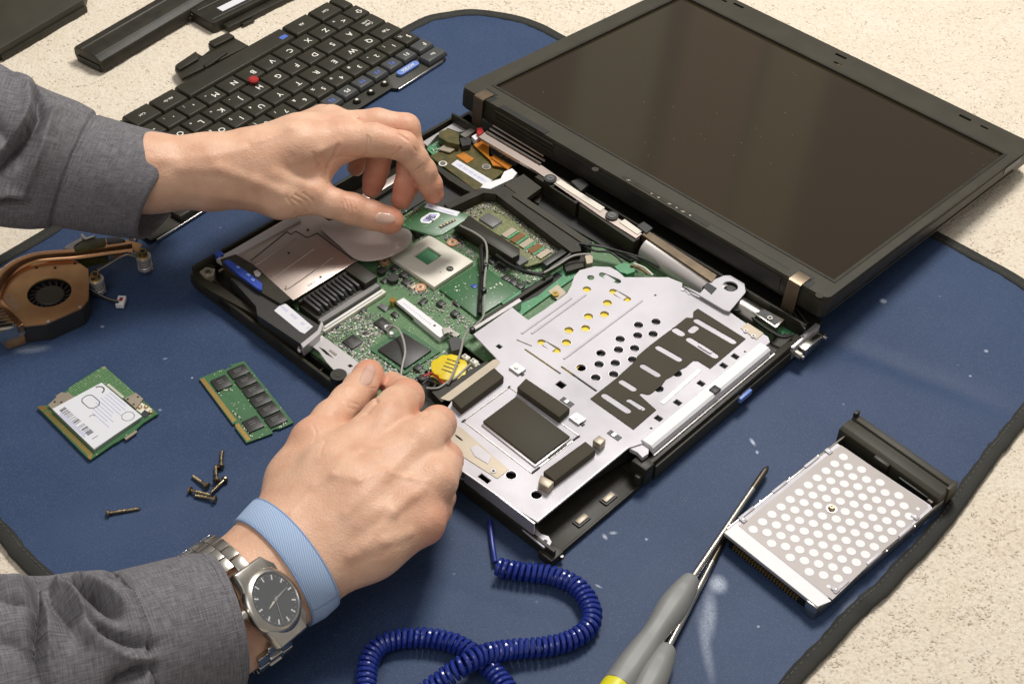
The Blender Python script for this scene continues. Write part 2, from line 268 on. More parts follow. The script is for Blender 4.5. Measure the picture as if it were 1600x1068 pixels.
class B:
    """collects solids and links them as ONE mesh object"""
    def __init__(s): s.V = []; s.F = []; s.mi = []; s.m = []
    def mid(s, m):
        if m not in s.m: s.m.append(m)
        return s.m.index(m)
    def add(s, V, Fc, m):
        k = len(s.V); s.V += [tuple(v) for v in V]; s.F += [[i+k for i in f] for f in Fc]; s.mi += [s.mid(m)]*len(Fc)
    def box(s, x0, y0, z0, x1, y1, z1, m, rot=0):
        if x1 < x0: x0, x1 = x1, x0
        if y1 < y0: y0, y1 = y1, y0
        P = [(x, y, z) for z in (z0, z1) for x, y in ((x0, y0), (x1, y0), (x1, y1), (x0, y1))]
        if rot:
            cx, cy = (x0+x1)/2, (y0+y1)/2; c, d = cos(rot), sin(rot)
            P = [(cx+(x-cx)*c-(y-cy)*d, cy+(x-cx)*d+(y-cy)*c, z) for x, y, z in P]
        s.add(P, [(3, 2, 1, 0), (4, 5, 6, 7), (0, 1, 5, 4), (1, 2, 6, 5), (2, 3, 7, 6), (3, 0, 4, 7)], m)
    def cyl(s, x, y, z0, z1, r, m, n=16, r2=None):
        r2 = r if r2 is None else r2
        V = [(x+r*cos(2*pi*i/n), y+r*sin(2*pi*i/n), z0) for i in range(n)]+[(x+r2*cos(2*pi*i/n), y+r2*sin(2*pi*i/n), z1) for i in range(n)]
        s.add(V, [(i, (i+1) % n, n+(i+1) % n, n+i) for i in range(n)]+[tuple(range(n))[::-1], tuple(range(n, 2*n))], m)
    def prism(s, outer, z0, z1, m, holes=()):
        loops = [list(outer)]+[list(h) for h in holes]
        def area(p): return sum(p[i][0]*p[(i+1) % len(p)][1]-p[(i+1) % len(p)][0]*p[i][1] for i in range(len(p)))
        if area(loops[0]) < 0: loops[0].reverse()
        for i in range(1, len(loops)):
            if area(loops[i]) > 0: loops[i].reverse()
        tr = tessellate_polygon([[Vector((x, y, 0)) for x, y in lp] for lp in loops])
        P = [p for lp in loops for p in lp]; n = len(P)
        V = [(x, y, z1) for x, y in P]+[(x, y, z0) for x, y in P]; Fc = []
        for a, b, c in tr:
            ar = (P[b][0]-P[a][0])*(P[c][1]-P[a][1])-(P[c][0]-P[a][0])*(P[b][1]-P[a][1])
            if ar < 0: b, c = c, b
            Fc.append((a, b, c)); Fc.append((n+a, n+c, n+b))
        k = 0
        for lp in loops:
            q = len(lp)
            for i in range(q):
                a, b = k+i, k+(i+1) % q; Fc.append((a, n+a, n+b, b))
            k += q
        s.add(V, Fc, m)
    def tube(s, pts, r, m, n=8, cap=True):
        V, Fc = sweep(pts, r, n, cap); s.add(V, Fc, m)
    def build(s, name, parent=None, smooth=False, bevel=0, seg=2, xf=None, ang=35, origin=(0, 0, 0)):
        V = [xf(*v) for v in s.V] if xf else s.V
        return mk(name, V, s.F, s.m, parent, smooth, ang, bevel, seg, s.mi, origin=origin)
def sweep(pts, r, n=8, cap=True):
    P = np.array(pts, float); N = len(P); T = np.gradient(P, axis=0); T /= np.linalg.norm(T, axis=1)[:, None]+1e-12
    rr = np.full(N, r, float) if np.isscalar(r) else np.array(r, float)
    a = np.cross(T[0], (0, 0, 1.)); a = a if np.linalg.norm(a) > .1 else np.cross(T[0], (1., 0, 0)); a /= np.linalg.norm(a)
    V = []
    for i in range(N):
        a = a-T[i]*np.dot(a, T[i]); a /= np.linalg.norm(a)+1e-12; b = np.cross(T[i], a)
        for j in range(n):
            t = 2*pi*j/n; V.append(tuple(P[i]+rr[i]*(cos(t)*a+sin(t)*b)))
    Fc = [(i*n+j, i*n+(j+1) % n, (i+1)*n+(j+1) % n, (i+1)*n+j) for i in range(N-1) for j in range(n)]
    if cap: Fc += [tuple(range(n))[::-1], tuple(range((N-1)*n, N*n))]
    return V, Fc
def spline(P, per=8, closed=False):
    P = np.array(P, float); n = len(P); out = []
    for i in range(n if closed else n-1):
        if closed: p = [P[(i+k) % n] for k in (-1, 0, 1, 2)]
        else: p = [P[max(0, i-1)], P[i], P[i+1], P[min(n-1, i+2)]]
        for t in np.arange(per)/per:
            out.append(.5*((2*p[1])+(-p[0]+p[2])*t+(2*p[0]-5*p[1]+4*p[2]-p[3])*t*t+(-p[0]+3*p[1]-3*p[2]+p[3])*t**3))
    if not closed: out.append(P[-1])
    return np.array(out)
def one(name, fn, parent=None, **k):
    b = B(); fn(b); return b.build(name, parent, **k)
def box(name, x0, y0, z0, x1, y1, z1, m, parent=None, bevel=0, **k):
    b = B(); b.box(x0, y0, z0, x1, y1, z1, m); return b.build(name, parent, bevel=bevel, **k)
def circ(x, y, r, n=16): return [(x+r*cos(2*pi*i/n), y+r*sin(2*pi*i/n)) for i in range(n)]
def rrect(x0, y0, x1, y1, r, n=4):
    if x1 < x0: x0, x1 = x1, x0
    if y1 < y0: y0, y1 = y1, y0
    o = []
    for cx, cy, a in ((x1-r, y0+r, -90), (x1-r, y1-r, 0), (x0+r, y1-r, 90), (x0+r, y0+r, 180)):
        for i in range(n+1):
            t = R(a+90*i/n); o.append((cx+r*cos(t), cy+r*sin(t)))
    return o
def thing(name, label, cat, fr=None, loc=None, rot=0, group=None):
    o = bpy.data.objects.new(name, None); C.objects.link(o); o.empty_display_size = .01
    if fr is not None: M = fr.M.copy(); M.translation *= S; o.matrix_world = M
    else: o.location = Vector(loc)*S; o.rotation_euler = (0, 0, rot)
    o['label'] = label; o['category'] = cat
    if group: o['group'] = group
    return o
def tag(o, label, cat, group=None): o['label'] = label; o['category'] = cat; (group and o.__setitem__('group', group)); return o
_fonts = {}
def text_mesh(txt, size, extr=.02, align='CENTER'):
    key = (txt, size, align)
    if key in _fonts: return _fonts[key]
    c = bpy.data.curves.new('t', 'FONT'); c.body = txt; c.offset = size*S*.012; c.size = size*S; c.extrude = extr*S; c.align_x = align; c.align_y = 'CENTER'; c.resolution_u = 2
    o = bpy.data.objects.new('t', c); C.objects.link(o); bpy.context.view_layer.update()
    me = bpy.data.meshes.new_from_object(o.evaluated_get(bpy.context.evaluated_depsgraph_get())); bpy.data.objects.remove(o)
    _fonts[key] = me; return me
def text(name, txt, x, y, z, size, m, parent, rot=0, xf=None, align='CENTER'):
    me = text_mesh(txt, size, align=align).copy(); me.materials.clear(); me.materials.append(MATS[m]); o = to_obj(name, me, parent)
    o.location = (x*S, y*S, z*S); o.rotation_euler = (0, 0, rot); return o
rnd = random.Random(7)
# ------------------------------------------------------------------ setting: carpet
def build_carpet():
    x0, x1, y0, y1, st = -620, 620, 300, 1500, 4.0
    xs = np.arange(x0, x1+1, st); ys = np.arange(y0, y1+1, st); X, Y = np.meshgrid(xs, ys, indexing='ij')
    rg = np.random.RandomState(3); Z = -3.6+rg.uniform(-.5, .5, X.shape)
    V = np.stack([X+rg.uniform(-1, 1, X.shape), Y+rg.uniform(-1, 1, X.shape), Z], -1).reshape(-1, 3); n = len(ys)
    i = np.arange(len(xs)-1)[:, None]*n+np.arange(n-1)[None]; i = i.ravel()
    Fc = np.stack([i, i+n, i+n+1, i+1], 1)
    o = mk('carpet', V, Fc, 'carpet', None, smooth=True, ang=180); o['kind'] = 'structure'; o['label'] = 'beige speckled loop carpet under the blue mat'
build_carpet()
# loose fibre tufts standing up out of the carpet
def build_tufts():
    b = B(); rg = np.random.RandomState(5); V = []; Fc = []
    for (ax, ay, bx, by, N) in ((1180, 640, 1600, 1068, 5200), (1150, 0, 1600, 420, 4200), (0, 0, 640, 340, 5200), (640, 0, 960, 60, 1200), (0, 800, 90, 920, 500)):
        for _ in range(N):
            px, py = rg.uniform(ax, bx), rg.uniform(ay, by); x, y = GND.L(px, py, -3)
            a = rg.uniform(0, 2*pi); L = rg.uniform(.8, 2.0); wd = rg.uniform(.35, .8); h = rg.uniform(.3, 1.0); c, s_ = cos(a)*L, sin(a)*L; nx, ny = -sin(a)*wd, cos(a)*wd
            k = len(V); V += [(x-c, y-s_, -3.9), (x+nx, y+ny, -3.4), (x+c, y+s_, -3.9), (x-nx, y-ny, -3.4), (x, y, -3.2+h*.6)]
            Fc += [(k, k+3, k+4), (k+3, k+2, k+4), (k+2, k+1, k+4), (k+1, k, k+4)]
    o = mk('carpet_pile', V, Fc, 'carpet', None, smooth=True, ang=180); o['kind'] = 'stuff'; o['label'] = 'short beige loops of the carpet pile'; o['category'] = 'carpet pile'
build_tufts()

# ------------------------------------------------------------------ antistatic mat
OUT = [(-140, 530), (-100, 455), (0, 399), (85, 349), (230, 265), (400, 168), (520, 103), (600, 60), (640, 38), (668, 25), (700, 19), (740, 15), (800, 23), (845, 37), (885, 58), (1000, 116), (1250, 248), (1475, 367),
       (1540, 402), (1603, 438), (1650, 480), (1672, 540), (1650, 600), (1600, 665), (1578, 694), (1560, 715), (1527, 762), (1471, 838), (1428, 884), (1385, 930), (1352, 958), (1310, 1004), (1251, 1068), (1150, 1180), (1040, 1300), (900, 1420), (700, 1480), (500, 1350), (200, 1050), (36, 888), (0, 847), (-60, 775), (-130, 690), (-165, 610)]
def ridge(x, y, a, b, amp, wd):
    ax, ay = a; bx, by = b; dx, dy = bx-ax, by-ay; L2 = dx*dx+dy*dy; t = max(0, min(1, ((x-ax)*dx+(y-ay)*dy)/L2)); d = math.hypot(x-ax-t*dx, y-ay-t*dy)
    return amp*math.exp(-(d/wd)**2)*math.sin(pi*min(1, .12+t*.88))**.5 if 0 <= t <= 1 else 0
RID = [((1270, 520), (1600, 650), -1.7, 8), ((1160, 640), (1320, 560), .6, 12), ((560, 880), (960, 1010), -1.0, 7), ((1318, 905), (1350, 950), 2.2, 5), ((1340, 935), (1365, 968), -2.2, 4), ((1000, 900), (1230, 780), .8, 14), ((100, 830), (300, 760), .8, 14)]
RID = [(GND.L(*a), GND.L(*b), h, w_) for a, b, h, w_ in RID]
def wr(x, y): return sum(ridge(x, y, *r) for r in RID)
def build_mat():
    t = thing('antistatic_mat', 'blue vinyl service mat with black bound edge under the dismantled laptop', 'mat', loc=(0, 0, -3))
    o = spline([GND.L(px, py, 0) for px, py in OUT], 6, True)[:, :2]
    c = o.mean(0); T = np.roll(o, -1, 0)-np.roll(o, 1, 0); T /= np.linalg.norm(T, axis=1)[:, None]; N = np.stack([-T[:, 1], T[:, 0]], 1)
    if np.sum((c-o)*N) < 0: N = -N
    inn = o+N*8
    pts = [Vector(p) for p in inn]; k = len(pts); rg = np.random.RandomState(1)
    def inside(x, y):
        a = inn; b = np.roll(inn, -1, 0); m = ((a[:, 1] > y) != (b[:, 1] > y)); xi = a[:, 0]+(y-a[:, 1])*(b[:, 0]-a[:, 0])/(b[:, 1]-a[:, 1]+1e-12); return (np.sum(m & (x < xi)) % 2) == 1
    for x in np.arange(inn[:, 0].min(), inn[:, 0].max(), 6.5):
        for y in np.arange(inn[:, 1].min(), inn[:, 1].max(), 6.5):
            if inside(x, y) and np.min(np.hypot(*(inn-(x, y)).T)) > 3: pts.append(Vector((x, y)))
    r = delaunay_2d_cdt(pts, [], [list(range(k))], 1, 1e-4); V = [(v.x, v.y, wr(v.x, v.y)+3) for v in r[0]]
    mk('mat_sheet', V, r[2], 'vinyl', t, smooth=True, ang=180)
    # binding tape folded over the edge
    prof = [(9.6, .15), (9.2, .95), (5, 1.25), (1.2, 1.1), (.0, .3), (-.2, -1.2), (.4, -2.3), (3, -2.6)]
    wob = np.array([.55*sin(i*.9)+.45*sin(i*2.3+1) for i in range(len(o))])
    V = []; n = len(prof)
    for i, (p, q) in enumerate(zip(o, N)):
        for (d, z) in prof:
            x, y = p+q*(d+(.6*wob[i] if d > 5 else .35*wob[i])); V.append((x, y, 3+z+.25*wob[i]+wr(x, y)*.8))
    Fc = [(i*n+j, ((i+1) % len(o))*n+j, ((i+1) % len(o))*n+j+1, i*n+j+1) for i in range(len(o)) for j in range(n-1)]
    mk('edge_binding', V, Fc, 'tape', t, smooth=True, ang=60)
    b = B(); path = [tuple(p+q*7.2) for p, q in zip(o, N)]
    for i in range(len(path)):
        (ax, ay), (bx, by) = path[i], path[(i+1) % len(path)]; L = math.hypot(bx-ax, by-ay); m = max(1, int(L/3.4)); a = math.atan2(by-ay, bx-ax)
        for j in range(m):
            x, y = ax+(bx-ax)*(j+.5)/m, ay+(by-ay)*(j+.5)/m; z = 4.25+.25*wob[i]+wr(x, y)*.8; b.box(x-1.1, y-.16, z-.1, x+1.1, y+.16, z+.16, 'stitch', a)
    s = b.build('stitching', t); s['kind'] = 'stuff'
build_mat()

# ------------------------------------------------------------------ lid
def lid():
    def xf(u, wv, n):
        t = -.0767; return (u, 254.5+wv*cos(t)-n*sin(t), 43+wv*sin(t)+n*cos(t))
    U0, U1, W0, W1 = 3.2, 335.5, -2.5, 281
    LF = Fr(0, 0, 0, 0); LF.M = LAP.M @ Matrix.Translation((0, 254.5, 43)) @ Matrix.Rotation(-.0767, 4, 'X'); LF.I = LF.M.inverted()
    b = B(); b.prism(rrect(U0, W0, U1, W1, 5), -16, -3.2, 'black'); b.prism(rrect(U0+1, W0+1, U1-1, W1-1, 5), -17.4, -16, 'black')
    shell = b.build('lid', laptop, bevel=.8, xf=xf)
    su0, su1, sw0, sw1 = 19.6, 326.6, 18.2, 248.2
    # bezel with recess
    b = B(); b.prism(rrect(U0+.5, W0+.5, U1-.5, W1-.5, 5), -3.2, 0, 'black_soft', [[(su0, sw0), (su1, sw0), (su1, sw1), (su0, sw1)]]+
        [list(rrect(u-5.2, w_-1.6, u+5.2, w_+1.6, .6)) for u, w_ in (LF.L(1314, 88), LF.L(1508, 184), LF.L(1154, 9))]+[list(rrect(u-3.2, w_-1.2, u+3.2, w_+1.2, .4)) for u, w_ in (LF.L(1308, 99), LF.L(1538, 199), LF.L(1131, 1))])
    b.build('bezel', shell, xf=xf)
    # raised lip round the glass
    b = B(); b.prism(rrect(su0-2.2, sw0-2.2, su1+2.2, sw1+2.2, .6), 0.02, .45, 'black', [rrect(su0, sw0, su1, sw1, .3)]); b.build('bezel_lip', shell, xf=xf, smooth=True)
    b = B(); b.box(su0-.5, sw0-.5, -2.6, su1+.5, sw1+.5, -1.5, 'screen'); b.build('display_panel', shell, xf=xf)
    b = B()
    for px, py in ((1314, 88), (1508, 184), (1154, 9)):
        u, w_ = LF.L(px, py); b.box(u-5, w_-1.4, -3.1, u+5, w_+1.4, -2.2, 'dark')
    b.build('latch_slot_liner', shell, xf=xf)
    one('latch_hook', lambda q: q.cyl(*LF.L(1311, 100), -2, -.4, 1.0, 'brass', 10), shell, xf=xf)
    # status marks strip
    b = B(); u0, _ = LF.L(972, 276); u1, _ = LF.L(1092, 345); b.prism(rrect(u0, -.2, u1+8, 3.6, .8), .02, .25, 'tan' if 0 else 'black', []); b.build('indicator_strip', shell, xf=xf)
    for k, (px, py) in enumerate(((982, 282), (1018, 303), (1029, 309), (1046, 319), (1057, 325), (1067, 331), (1078, 337))):
        u, w_ = LF.L(px, py); b = B(); b.cyl(u, w_, .25, .34, .8, 'tan', 10)
        if k in (0, 3, 5): b.box(u-1.6, w_-.25, .25, u+1.6, w_+.25, .36, 'tan', .6)
        b.build('indicator_symbol', shell, xf=xf)
    for px, py in ((748, 146), (930, 265), (1280, 462)):
        u, w_ = LF.L(px, py); one('screw_cover', lambda q: q.cyl(u, w_, .02, .4, 2.6, 'black', 18), shell, xf=xf, smooth=True)
    # front wall of lid: hinge-side slot and ribs
    b = B(); b.box(42, -2.0, -.9, 88, 3.2, .35, 'dark'); b.build('speaker_slot', shell, xf=xf)
    for z in (-4.2, -7.2, -10.4): one('rib', lambda q: q.box(40, -3.6, z, 98, -2.4, z+1.1, 'black'), shell, xf=xf)
    b = B(); b.box(100, -3.3, -14, 300, -2.2, -3.4, 'dark'); b.build('lid_front_recess', shell, xf=xf)
    b = B(); b.box(216, 4.8, .02, 300, 5.1, .12, 'dark'); b.build('seam', shell, xf=xf)
    # side latches / inserts on the right edge
    b = B(); b.box(335.2, 236, -8, 336.0, 262, -3.5, 'chipgrey'); b.build('side_insert', shell, xf=xf)
    b = B(); b.box(335.2, 3, -14, 336.2, 255, -12.6, 'black'); b.build('side_rib', shell, xf=xf)
    # hinge arms: sheet-metal straps bent over the bezel edge
    for u in (19, 306):
        b = B(); b.box(u-.8, 3.2, .02, u+10.8, 10.5, .2, 'dark'); b.box(u+10, -1, .02, u+14, 6.5, .2, 'dark'); b.build('hinge_slot', shell, xf=xf)
        b = B(); P = [(7.5, .9), (-2.6, .9), (-4.4, .2), (-4.9, -1.6), (-4.9, -24)]
        V = [(u+d, y, z) for y, z in P for d in (0, 9.5)]+[(u+d, y+.9, z-.9) for y, z in P for d in (0, 9.5)]; n = len(P)
        Fc = [(2*i, 2*i+1, 2*i+3, 2*i+2) for i in range(n-1)]+[(2*n+2*i, 2*n+2*i+2, 2*n+2*i+3, 2*n+2*i+1) for i in range(n-1)]+[(2*i, 2*i+2, 2*n+2*i+2, 2*n+2*i) for i in range(n-1)]+[(2*i+1, 2*n+2*i+1, 2*n+2*i+3, 2*i+3) for i in range(n-1)]+[(0, 2*n, 2*n+1, 1), (2*n-2, 2*n-1, 4*n-1, 4*n-2)]
        b.add(V, Fc, 'strapmetal'); b.build('hinge_strap', shell, xf=xf, smooth=True)
laptop = thing('laptop', 'opened black laptop without keyboard, its circuit board and metal frame bare, screen folded flat', 'laptop', LAP)
lid()

# ------------------------------------------------------------------ laptop base
def LL(px, py, z): return LAP.L(px, py, z)
def lb(name, a, c, z0, z1, m, parent=None, bevel=0, **k):
    (x0, y0), (x1, y1) = LL(*a, z1), LL(*c, z1); return box(name, x0, y0, z0, x1, y1, z1, m, parent or laptop, bevel, **k)
def lp(name, pts, z0, z1, m, parent=None, holes=(), **k):
    b = B(); b.prism([LL(px, py, z1) for px, py in pts], z0, z1, m, [[LL(px, py, z1) for px, py in h] for h in holes]); return b.build(name, parent or laptop, **k)
def screw_at(name, px, py, z, r, parent, m='nickel'):
    x, y = LL(px, py, z); b = B(); b.cyl(x, y, z-1.5, z, r, m, 16); b.box(x-r*.6, y-.22, z, x+r*.6, y+.22, z+.06, 'dark', .5); b.box(x-r*.6, y-.22, z, x+r*.6, y+.22, z+.061, 'dark', .5+pi/2); return b.build(name, parent, smooth=True)
def smd(name, parent, poly, z, n, seed, mats=('steel', 'chip', 'tan', 'chipgrey', 'cream', 'white'), s=(.5, 1.6), hmax=1.0, avoid=()):
    """a crowd of tiny chip components, too small to pick apart"""
    n = int(n*1.5); r = random.Random(seed); P = [LL(px, py, z) for px, py in poly]; xs = [p[0] for p in P]; ys = [p[1] for p in P]; b = B(); c = 0; used = set(); tr = 0
    def ins(x, y, Q):
        k = False
        for i in range(len(Q)):
            (ax, ay), (bx, by) = Q[i], Q[(i+1) % len(Q)]
            if (ay > y) != (by > y) and x < (bx-ax)*(y-ay)/(by-ay)+ax: k = not k
        return k
    AV = [[LL(px, py, z) for px, py in q] for q in avoid]
    while c < n and tr < n*30:
        tr += 1; x = round(r.uniform(min(xs), max(xs))/1.15)*1.15; y = round(r.uniform(min(ys), max(ys))/1.15)*1.15
        if (x, y) in used or not ins(x, y, P) or any(ins(x, y, q) for q in AV): continue
        used.add((x, y)); c += 1; L = r.uniform(*s); W_ = L*r.uniform(.4, .65); h = min(hmax, W_*.9); m = r.choice(mats)
        if r.random() < .5: L, W_ = W_, L
        b.box(x-L/2, y-W_/2, z, x+L/2, y+W_/2, z+h, m)
        if m in ('chip', 'tan', 'chipgrey') and max(L, W_) > .8:
            if L > W_: b.box(x-L/2-.18, y-W_/2+.02, z, x-L/2+.12, y+W_/2-.02, z+h+.02, 'steel'); b.box(x+L/2-.12, y-W_/2+.02, z, x+L/2+.18, y+W_/2-.02, z+h+.02, 'steel')
            else: b.box(x-L/2+.02, y-W_/2-.18, z, x+L/2-.02, y-W_/2+.12, z+h+.02, 'steel'); b.box(x-L/2+.02, y+W_/2-.12, z, x+L/2-.02, y+W_/2+.18, z+h+.02, 'steel')
    o = b.build(name, parent); o['kind'] = 'stuff'; return o
def qfp(a, c, z, h, parent, leads=11, m='chip'):
    (x0, y0), (x1, y1) = LL(*a, z+h), LL(*c, z+h)
    if x1 < x0: x0, x1 = x1, x0
    if y1 < y0: y0, y1 = y1, y0
    k = box('chip', x0, y0, z+.1, x1, y1, z+h, m, parent, bevel=.15); b = B()
    for i in range(leads):
        x = x0+(x1-x0)*(i+.8)/(leads+.6); y = y0+(y1-y0)*(i+.8)/(leads+.6)
        for yy in (y0, y1): b.box(x-.15, yy-.7, z, x+.15, yy+.7, z+.45, 'steel')
        for xx in (x0, x1): b.box(xx-.7, y-.15, z, xx+.7, y+.15, z+.45, 'steel')
    o = b.build('pins', k); o['kind'] = 'stuff'
    if x1-x0 > 6:
        b = B()
        for q in range(3): b.box(x0+(x1-x0)*.22, y0+(y1-y0)*(.35+.12*q), z+h, x0+(x1-x0)*(.7-.1*q), y0+(y1-y0)*(.35+.12*q)+.35, z+h+.02, 'chipgrey')
        b.build('chip_marking', k)
    return k
Wd = 329.5
tray = one('base_tray', lambda b: (b.prism(rrect(0, -3.5, 331, 80, 3), 1.2, 3, 'black'), b.prism(rrect(0, 78, 331, 247, 3), 1.2, 3.001, 'black'),
    b.box(0, -3.5, 3, 331, -1.3, 11, 'black'), b.box(0, -1.3, 3, 2.2, 245, 17, 'black'),
    b.box(326.5, 84, 3, 331, 238, 16.5, 'black'), b.box(329.6, -1.3, 3, 331, 78, 4.4, 'black'),
    b.box(2.2, 243, 3, 329, 245, 22, 'black')), laptop, bevel=.6)
box('rear_sill', 2, 245.2, 1.5, 331, 263, 15, 'dark', laptop, .5)
tray['label'] = 'black plastic bottom tray'
# front trough ledges, ribs and bosses
for a_ in ((8, 4.5, 3, 92, 6.2, 10, 'black'), (100, 4.5, 3, 178, 6.2, 9, 'dark'), (225, 5, 3, 300, 6.5, 9.5, 'black')): box('inner_ledge', *a_, tray, .3)
for u in (14, 33, 52, 66, 80, 94, 110, 126, 142, 232, 247, 262, 281):
    one('rib', lambda b: b.box(u, -1.3, 3, u+1.2, 5, 7.5+(u % 3), 'black'), tray, bevel=.15)
lp('front_cap', [(305, 428), (345, 447), (420, 500), (424, 505), (330, 455), (303, 437)], 6, 12.5, 'black', tray, smooth=True)
one('speaker_grille', lambda b: [b.box(8+i*2.2, -3.8, 4.5, 9+i*2.2, -3.4, 9.5, 'dark') for i in range(16)], tray)
# right-hand bay
bay = one('drive_bay', lambda b: (b.box(256, -1.3, 3, 329.6, 78, 3.6, 'black'), b.box(322, 78, 3, 331, 81, 16, 'black'), b.box(316, 1, 3, 317, 77, 4.4, 'black')), laptop, bevel=.25)
for px, py in ((951, 776), (909, 810)):
    x, y = LL(px, py, 5); one('bay_rubber_frame', lambda b: b.prism(rrect(x-3, y-5.4, x+3, y+5.4, .8), 3.6, 4.6, 'dark'), bay); box('bay_rubber', x-1.9, y-4.2, 4.6, x+1.9, y+4.2, 5.4, 'tan', bay, .4)
one('bay_corner', lambda b: (b.box(321, 76, 3, 332.5, 84, 17.5, 'black'), b.box(327, 72, 3, 331, 78, 12, 'black')), laptop, bevel=.8)
one('bay_foot', lambda b: (b.box(322, -6.5, 1, 332.5, 4, 6.5, 'black'), b.cyl(333.2, 1.5, 3, 5, 1.5, 'steel', 10)), laptop, bevel=.5)
# right wall outer skin
one('side_skin', lambda b: (b.box(331, 86, 2, 333, 170, 13, 'black_soft'), b.box(331, 172, 2.5, 332.6, 236, 12, 'black')), laptop, bevel=.5)
x, y = LL(1162, 614, 12); box('lock_tab', 332.6, y-6, 8.5, 335, y+6, 12.5, 'lightblue', laptop, .4)

# printed circuit board
board = one('circuit_board', lambda b: b.prism([(14, 30), (100, 24), (104, 6), (176, 6), (176, 80), (236, 80), (300, 120), (326, 236), (20, 236)], 8.6, 10, 'pcb'), laptop)
one('board_edge', lambda b: b.prism([LL(*p, 10.6) for p in ((806, 500), (890, 440), (925, 415), (905, 408), (840, 440), (780, 470))], 10.01, 11.5, 'pcb_bright'), board)
screw_at('board_screw', 868, 458, 13, 2.6, board, 'brass')
one('screw_land', lambda b: b.prism([LL(*p, 11.9) for p in ((856, 455), (871, 444), (885, 457), (871, 468))], 11.5, 11.9, 'tan'), board)
# PC-card cage: sheet-metal box with stamped ribs
(x0, y0), (x1, y1) = LL(352, 402, 19), LL(572, 398, 19); y0 = LL(455, 468, 19)[1]; 
cx0, cx1 = LL(340, 403, 19)[0], LL(458, 469, 19)[0]; cy0, cy1 = LL(458, 469, 19)[1], LL(562, 406, 19)[1]+26
cage = one('card_cage', lambda b: (b.box(cx0, cy0, 17.8, cx1, cy1, 19, 'brownmetal'), b.box(cx0, cy0+18, 10, cx0+1, cy1, 17.8, 'brownmetal')), laptop, bevel=.4)
cage['label'] = 'brown reflecting sheet metal card cage'
for (a, c) in (((403, 412), (462, 371)), ((430, 431), (490, 389)), ((452, 450), (520, 402))):
    p, q = LL(*a, 19), LL(*c, 19); b = B(); b.tube(spline([(p[0]-3, p[1], 19), (p[0], p[1], 19), (q[0], q[1], 19)], 4), .55, 'brownmetal', 6); b.build('stamped_rib', cage, smooth=True)
p0, p1 = LL(392, 407, 19), LL(448, 362, 19)
b = B(); b.tube([(p0[0], p0[1], 19.02), (p1[0], p1[1], 19.02)], .35, 'dark', 5); b.tube([(p1[0], p1[1], 19.02)]+[(*LL(*q, 19), 19.02) for q in ((455, 366), (462, 361), (480, 371), (496, 364))], .35, 'dark', 5); b.tube([(*LL(*q, 19), 19.02) for q in ((496, 364), (520, 383), (551, 405))], .4, 'dark', 5); b.build('cage_seam', cage)
for q in ((481, 359), (451, 395), (501, 433)): one('rivet', lambda b: b.cyl(*LL(*q, 19), 19, 19.3, .9, 'dark', 10), cage)
text('cage_marking', '53.K11', *LL(487, 443, 19), 19.05, 2.2, 'dark', cage, rot=pi/2)
# silver edge strip of cage
lp('cage_flange', [(338, 405), (350, 397), (462, 338), (470, 344), (362, 402), (348, 411)], 17, 20, 'steel', cage)
# eject lever and rail
lp('eject_rail', [(344, 405), (368, 397), (396, 413), (455, 466), (438, 474), (400, 452), (352, 420)], 10, 20.5, 'black', laptop, smooth=True)
lev = lp('eject_lever', [(350, 408), (357, 405), (380, 420), (410, 443), (409, 453), (402, 450), (372, 428)], 20.5, 22.5, 'bluelever', laptop, smooth=True)
lp('eject_button', [(335, 395), (344, 391), (350, 396), (349, 401), (341, 402)], 15, 20, 'bluelever', laptop)
for q in ((388, 429), (372, 417), (395, 437)): one('lever_clip', lambda b: b.box(LL(*q, 23)[0]-1.4, LL(*q, 23)[1]-1, 22.5, LL(*q, 23)[0]+1.4, LL(*q, 23)[1]+1, 23.1, 'lightblue'), lev, bevel=.2)
lp('lever_spring', [(396, 424), (402, 421), (408, 427), (404, 432), (399, 431)], 19, 21.5, 'steel', laptop)
# module with white label
modl = lp('modem_module', [(362, 436), (384, 428), (432, 470), (436, 469), (499, 508), (496, 516), (470, 537), (452, 525), (402, 492), (400, 478)], 9, 18.5, 'chip', laptop, smooth=True)
lp('label', [(438.8, 475), (447, 474.6), (489, 510), (476, 521), (469, 518), (428.5, 485)], 18.5, 18.8, 'paperwhite', modl)
b = B(); r_ = random.Random(4)
for i in range(26):
    t = i/26; a = np.array(LL(441, 479, 18.8)); c = np.array(LL(483, 513, 18.8)); q = a+(c-a)*t; 
    if r_.random() < .7: b.box(q[0]-.18, q[1]-1.3, 18.8, q[0]+.18, q[1]+.9, 18.86, 'inkblue')
b.build('label_print', modl)
lp('module_rim', [(470, 537), (496, 516), (502, 502), (505, 506), (500, 521), (474, 543)], 12, 19.5, 'steel', laptop)
# port cluster at the left corner
lp('corner_boss', [(312, 424), (322, 417), (336, 420), (334, 430), (322, 434)], 4, 14, 'tan', laptop, smooth=True)
screw_at('corner_screw', 325, 424, 15, 2.2, laptop)
lp('corner_flange', [(300, 430), (318, 418), (330, 412), (338, 416), (322, 428), (308, 436)], 3, 12, 'black', laptop)
b = B(); b.tube(spline([(*LL(*q, 15), 15) for q in ((342, 424), (352, 420), (362, 432), (366, 442), (376, 447))], 6), .9, 'brownmetal', 6); b.build('ground_spring', laptop, smooth=True)
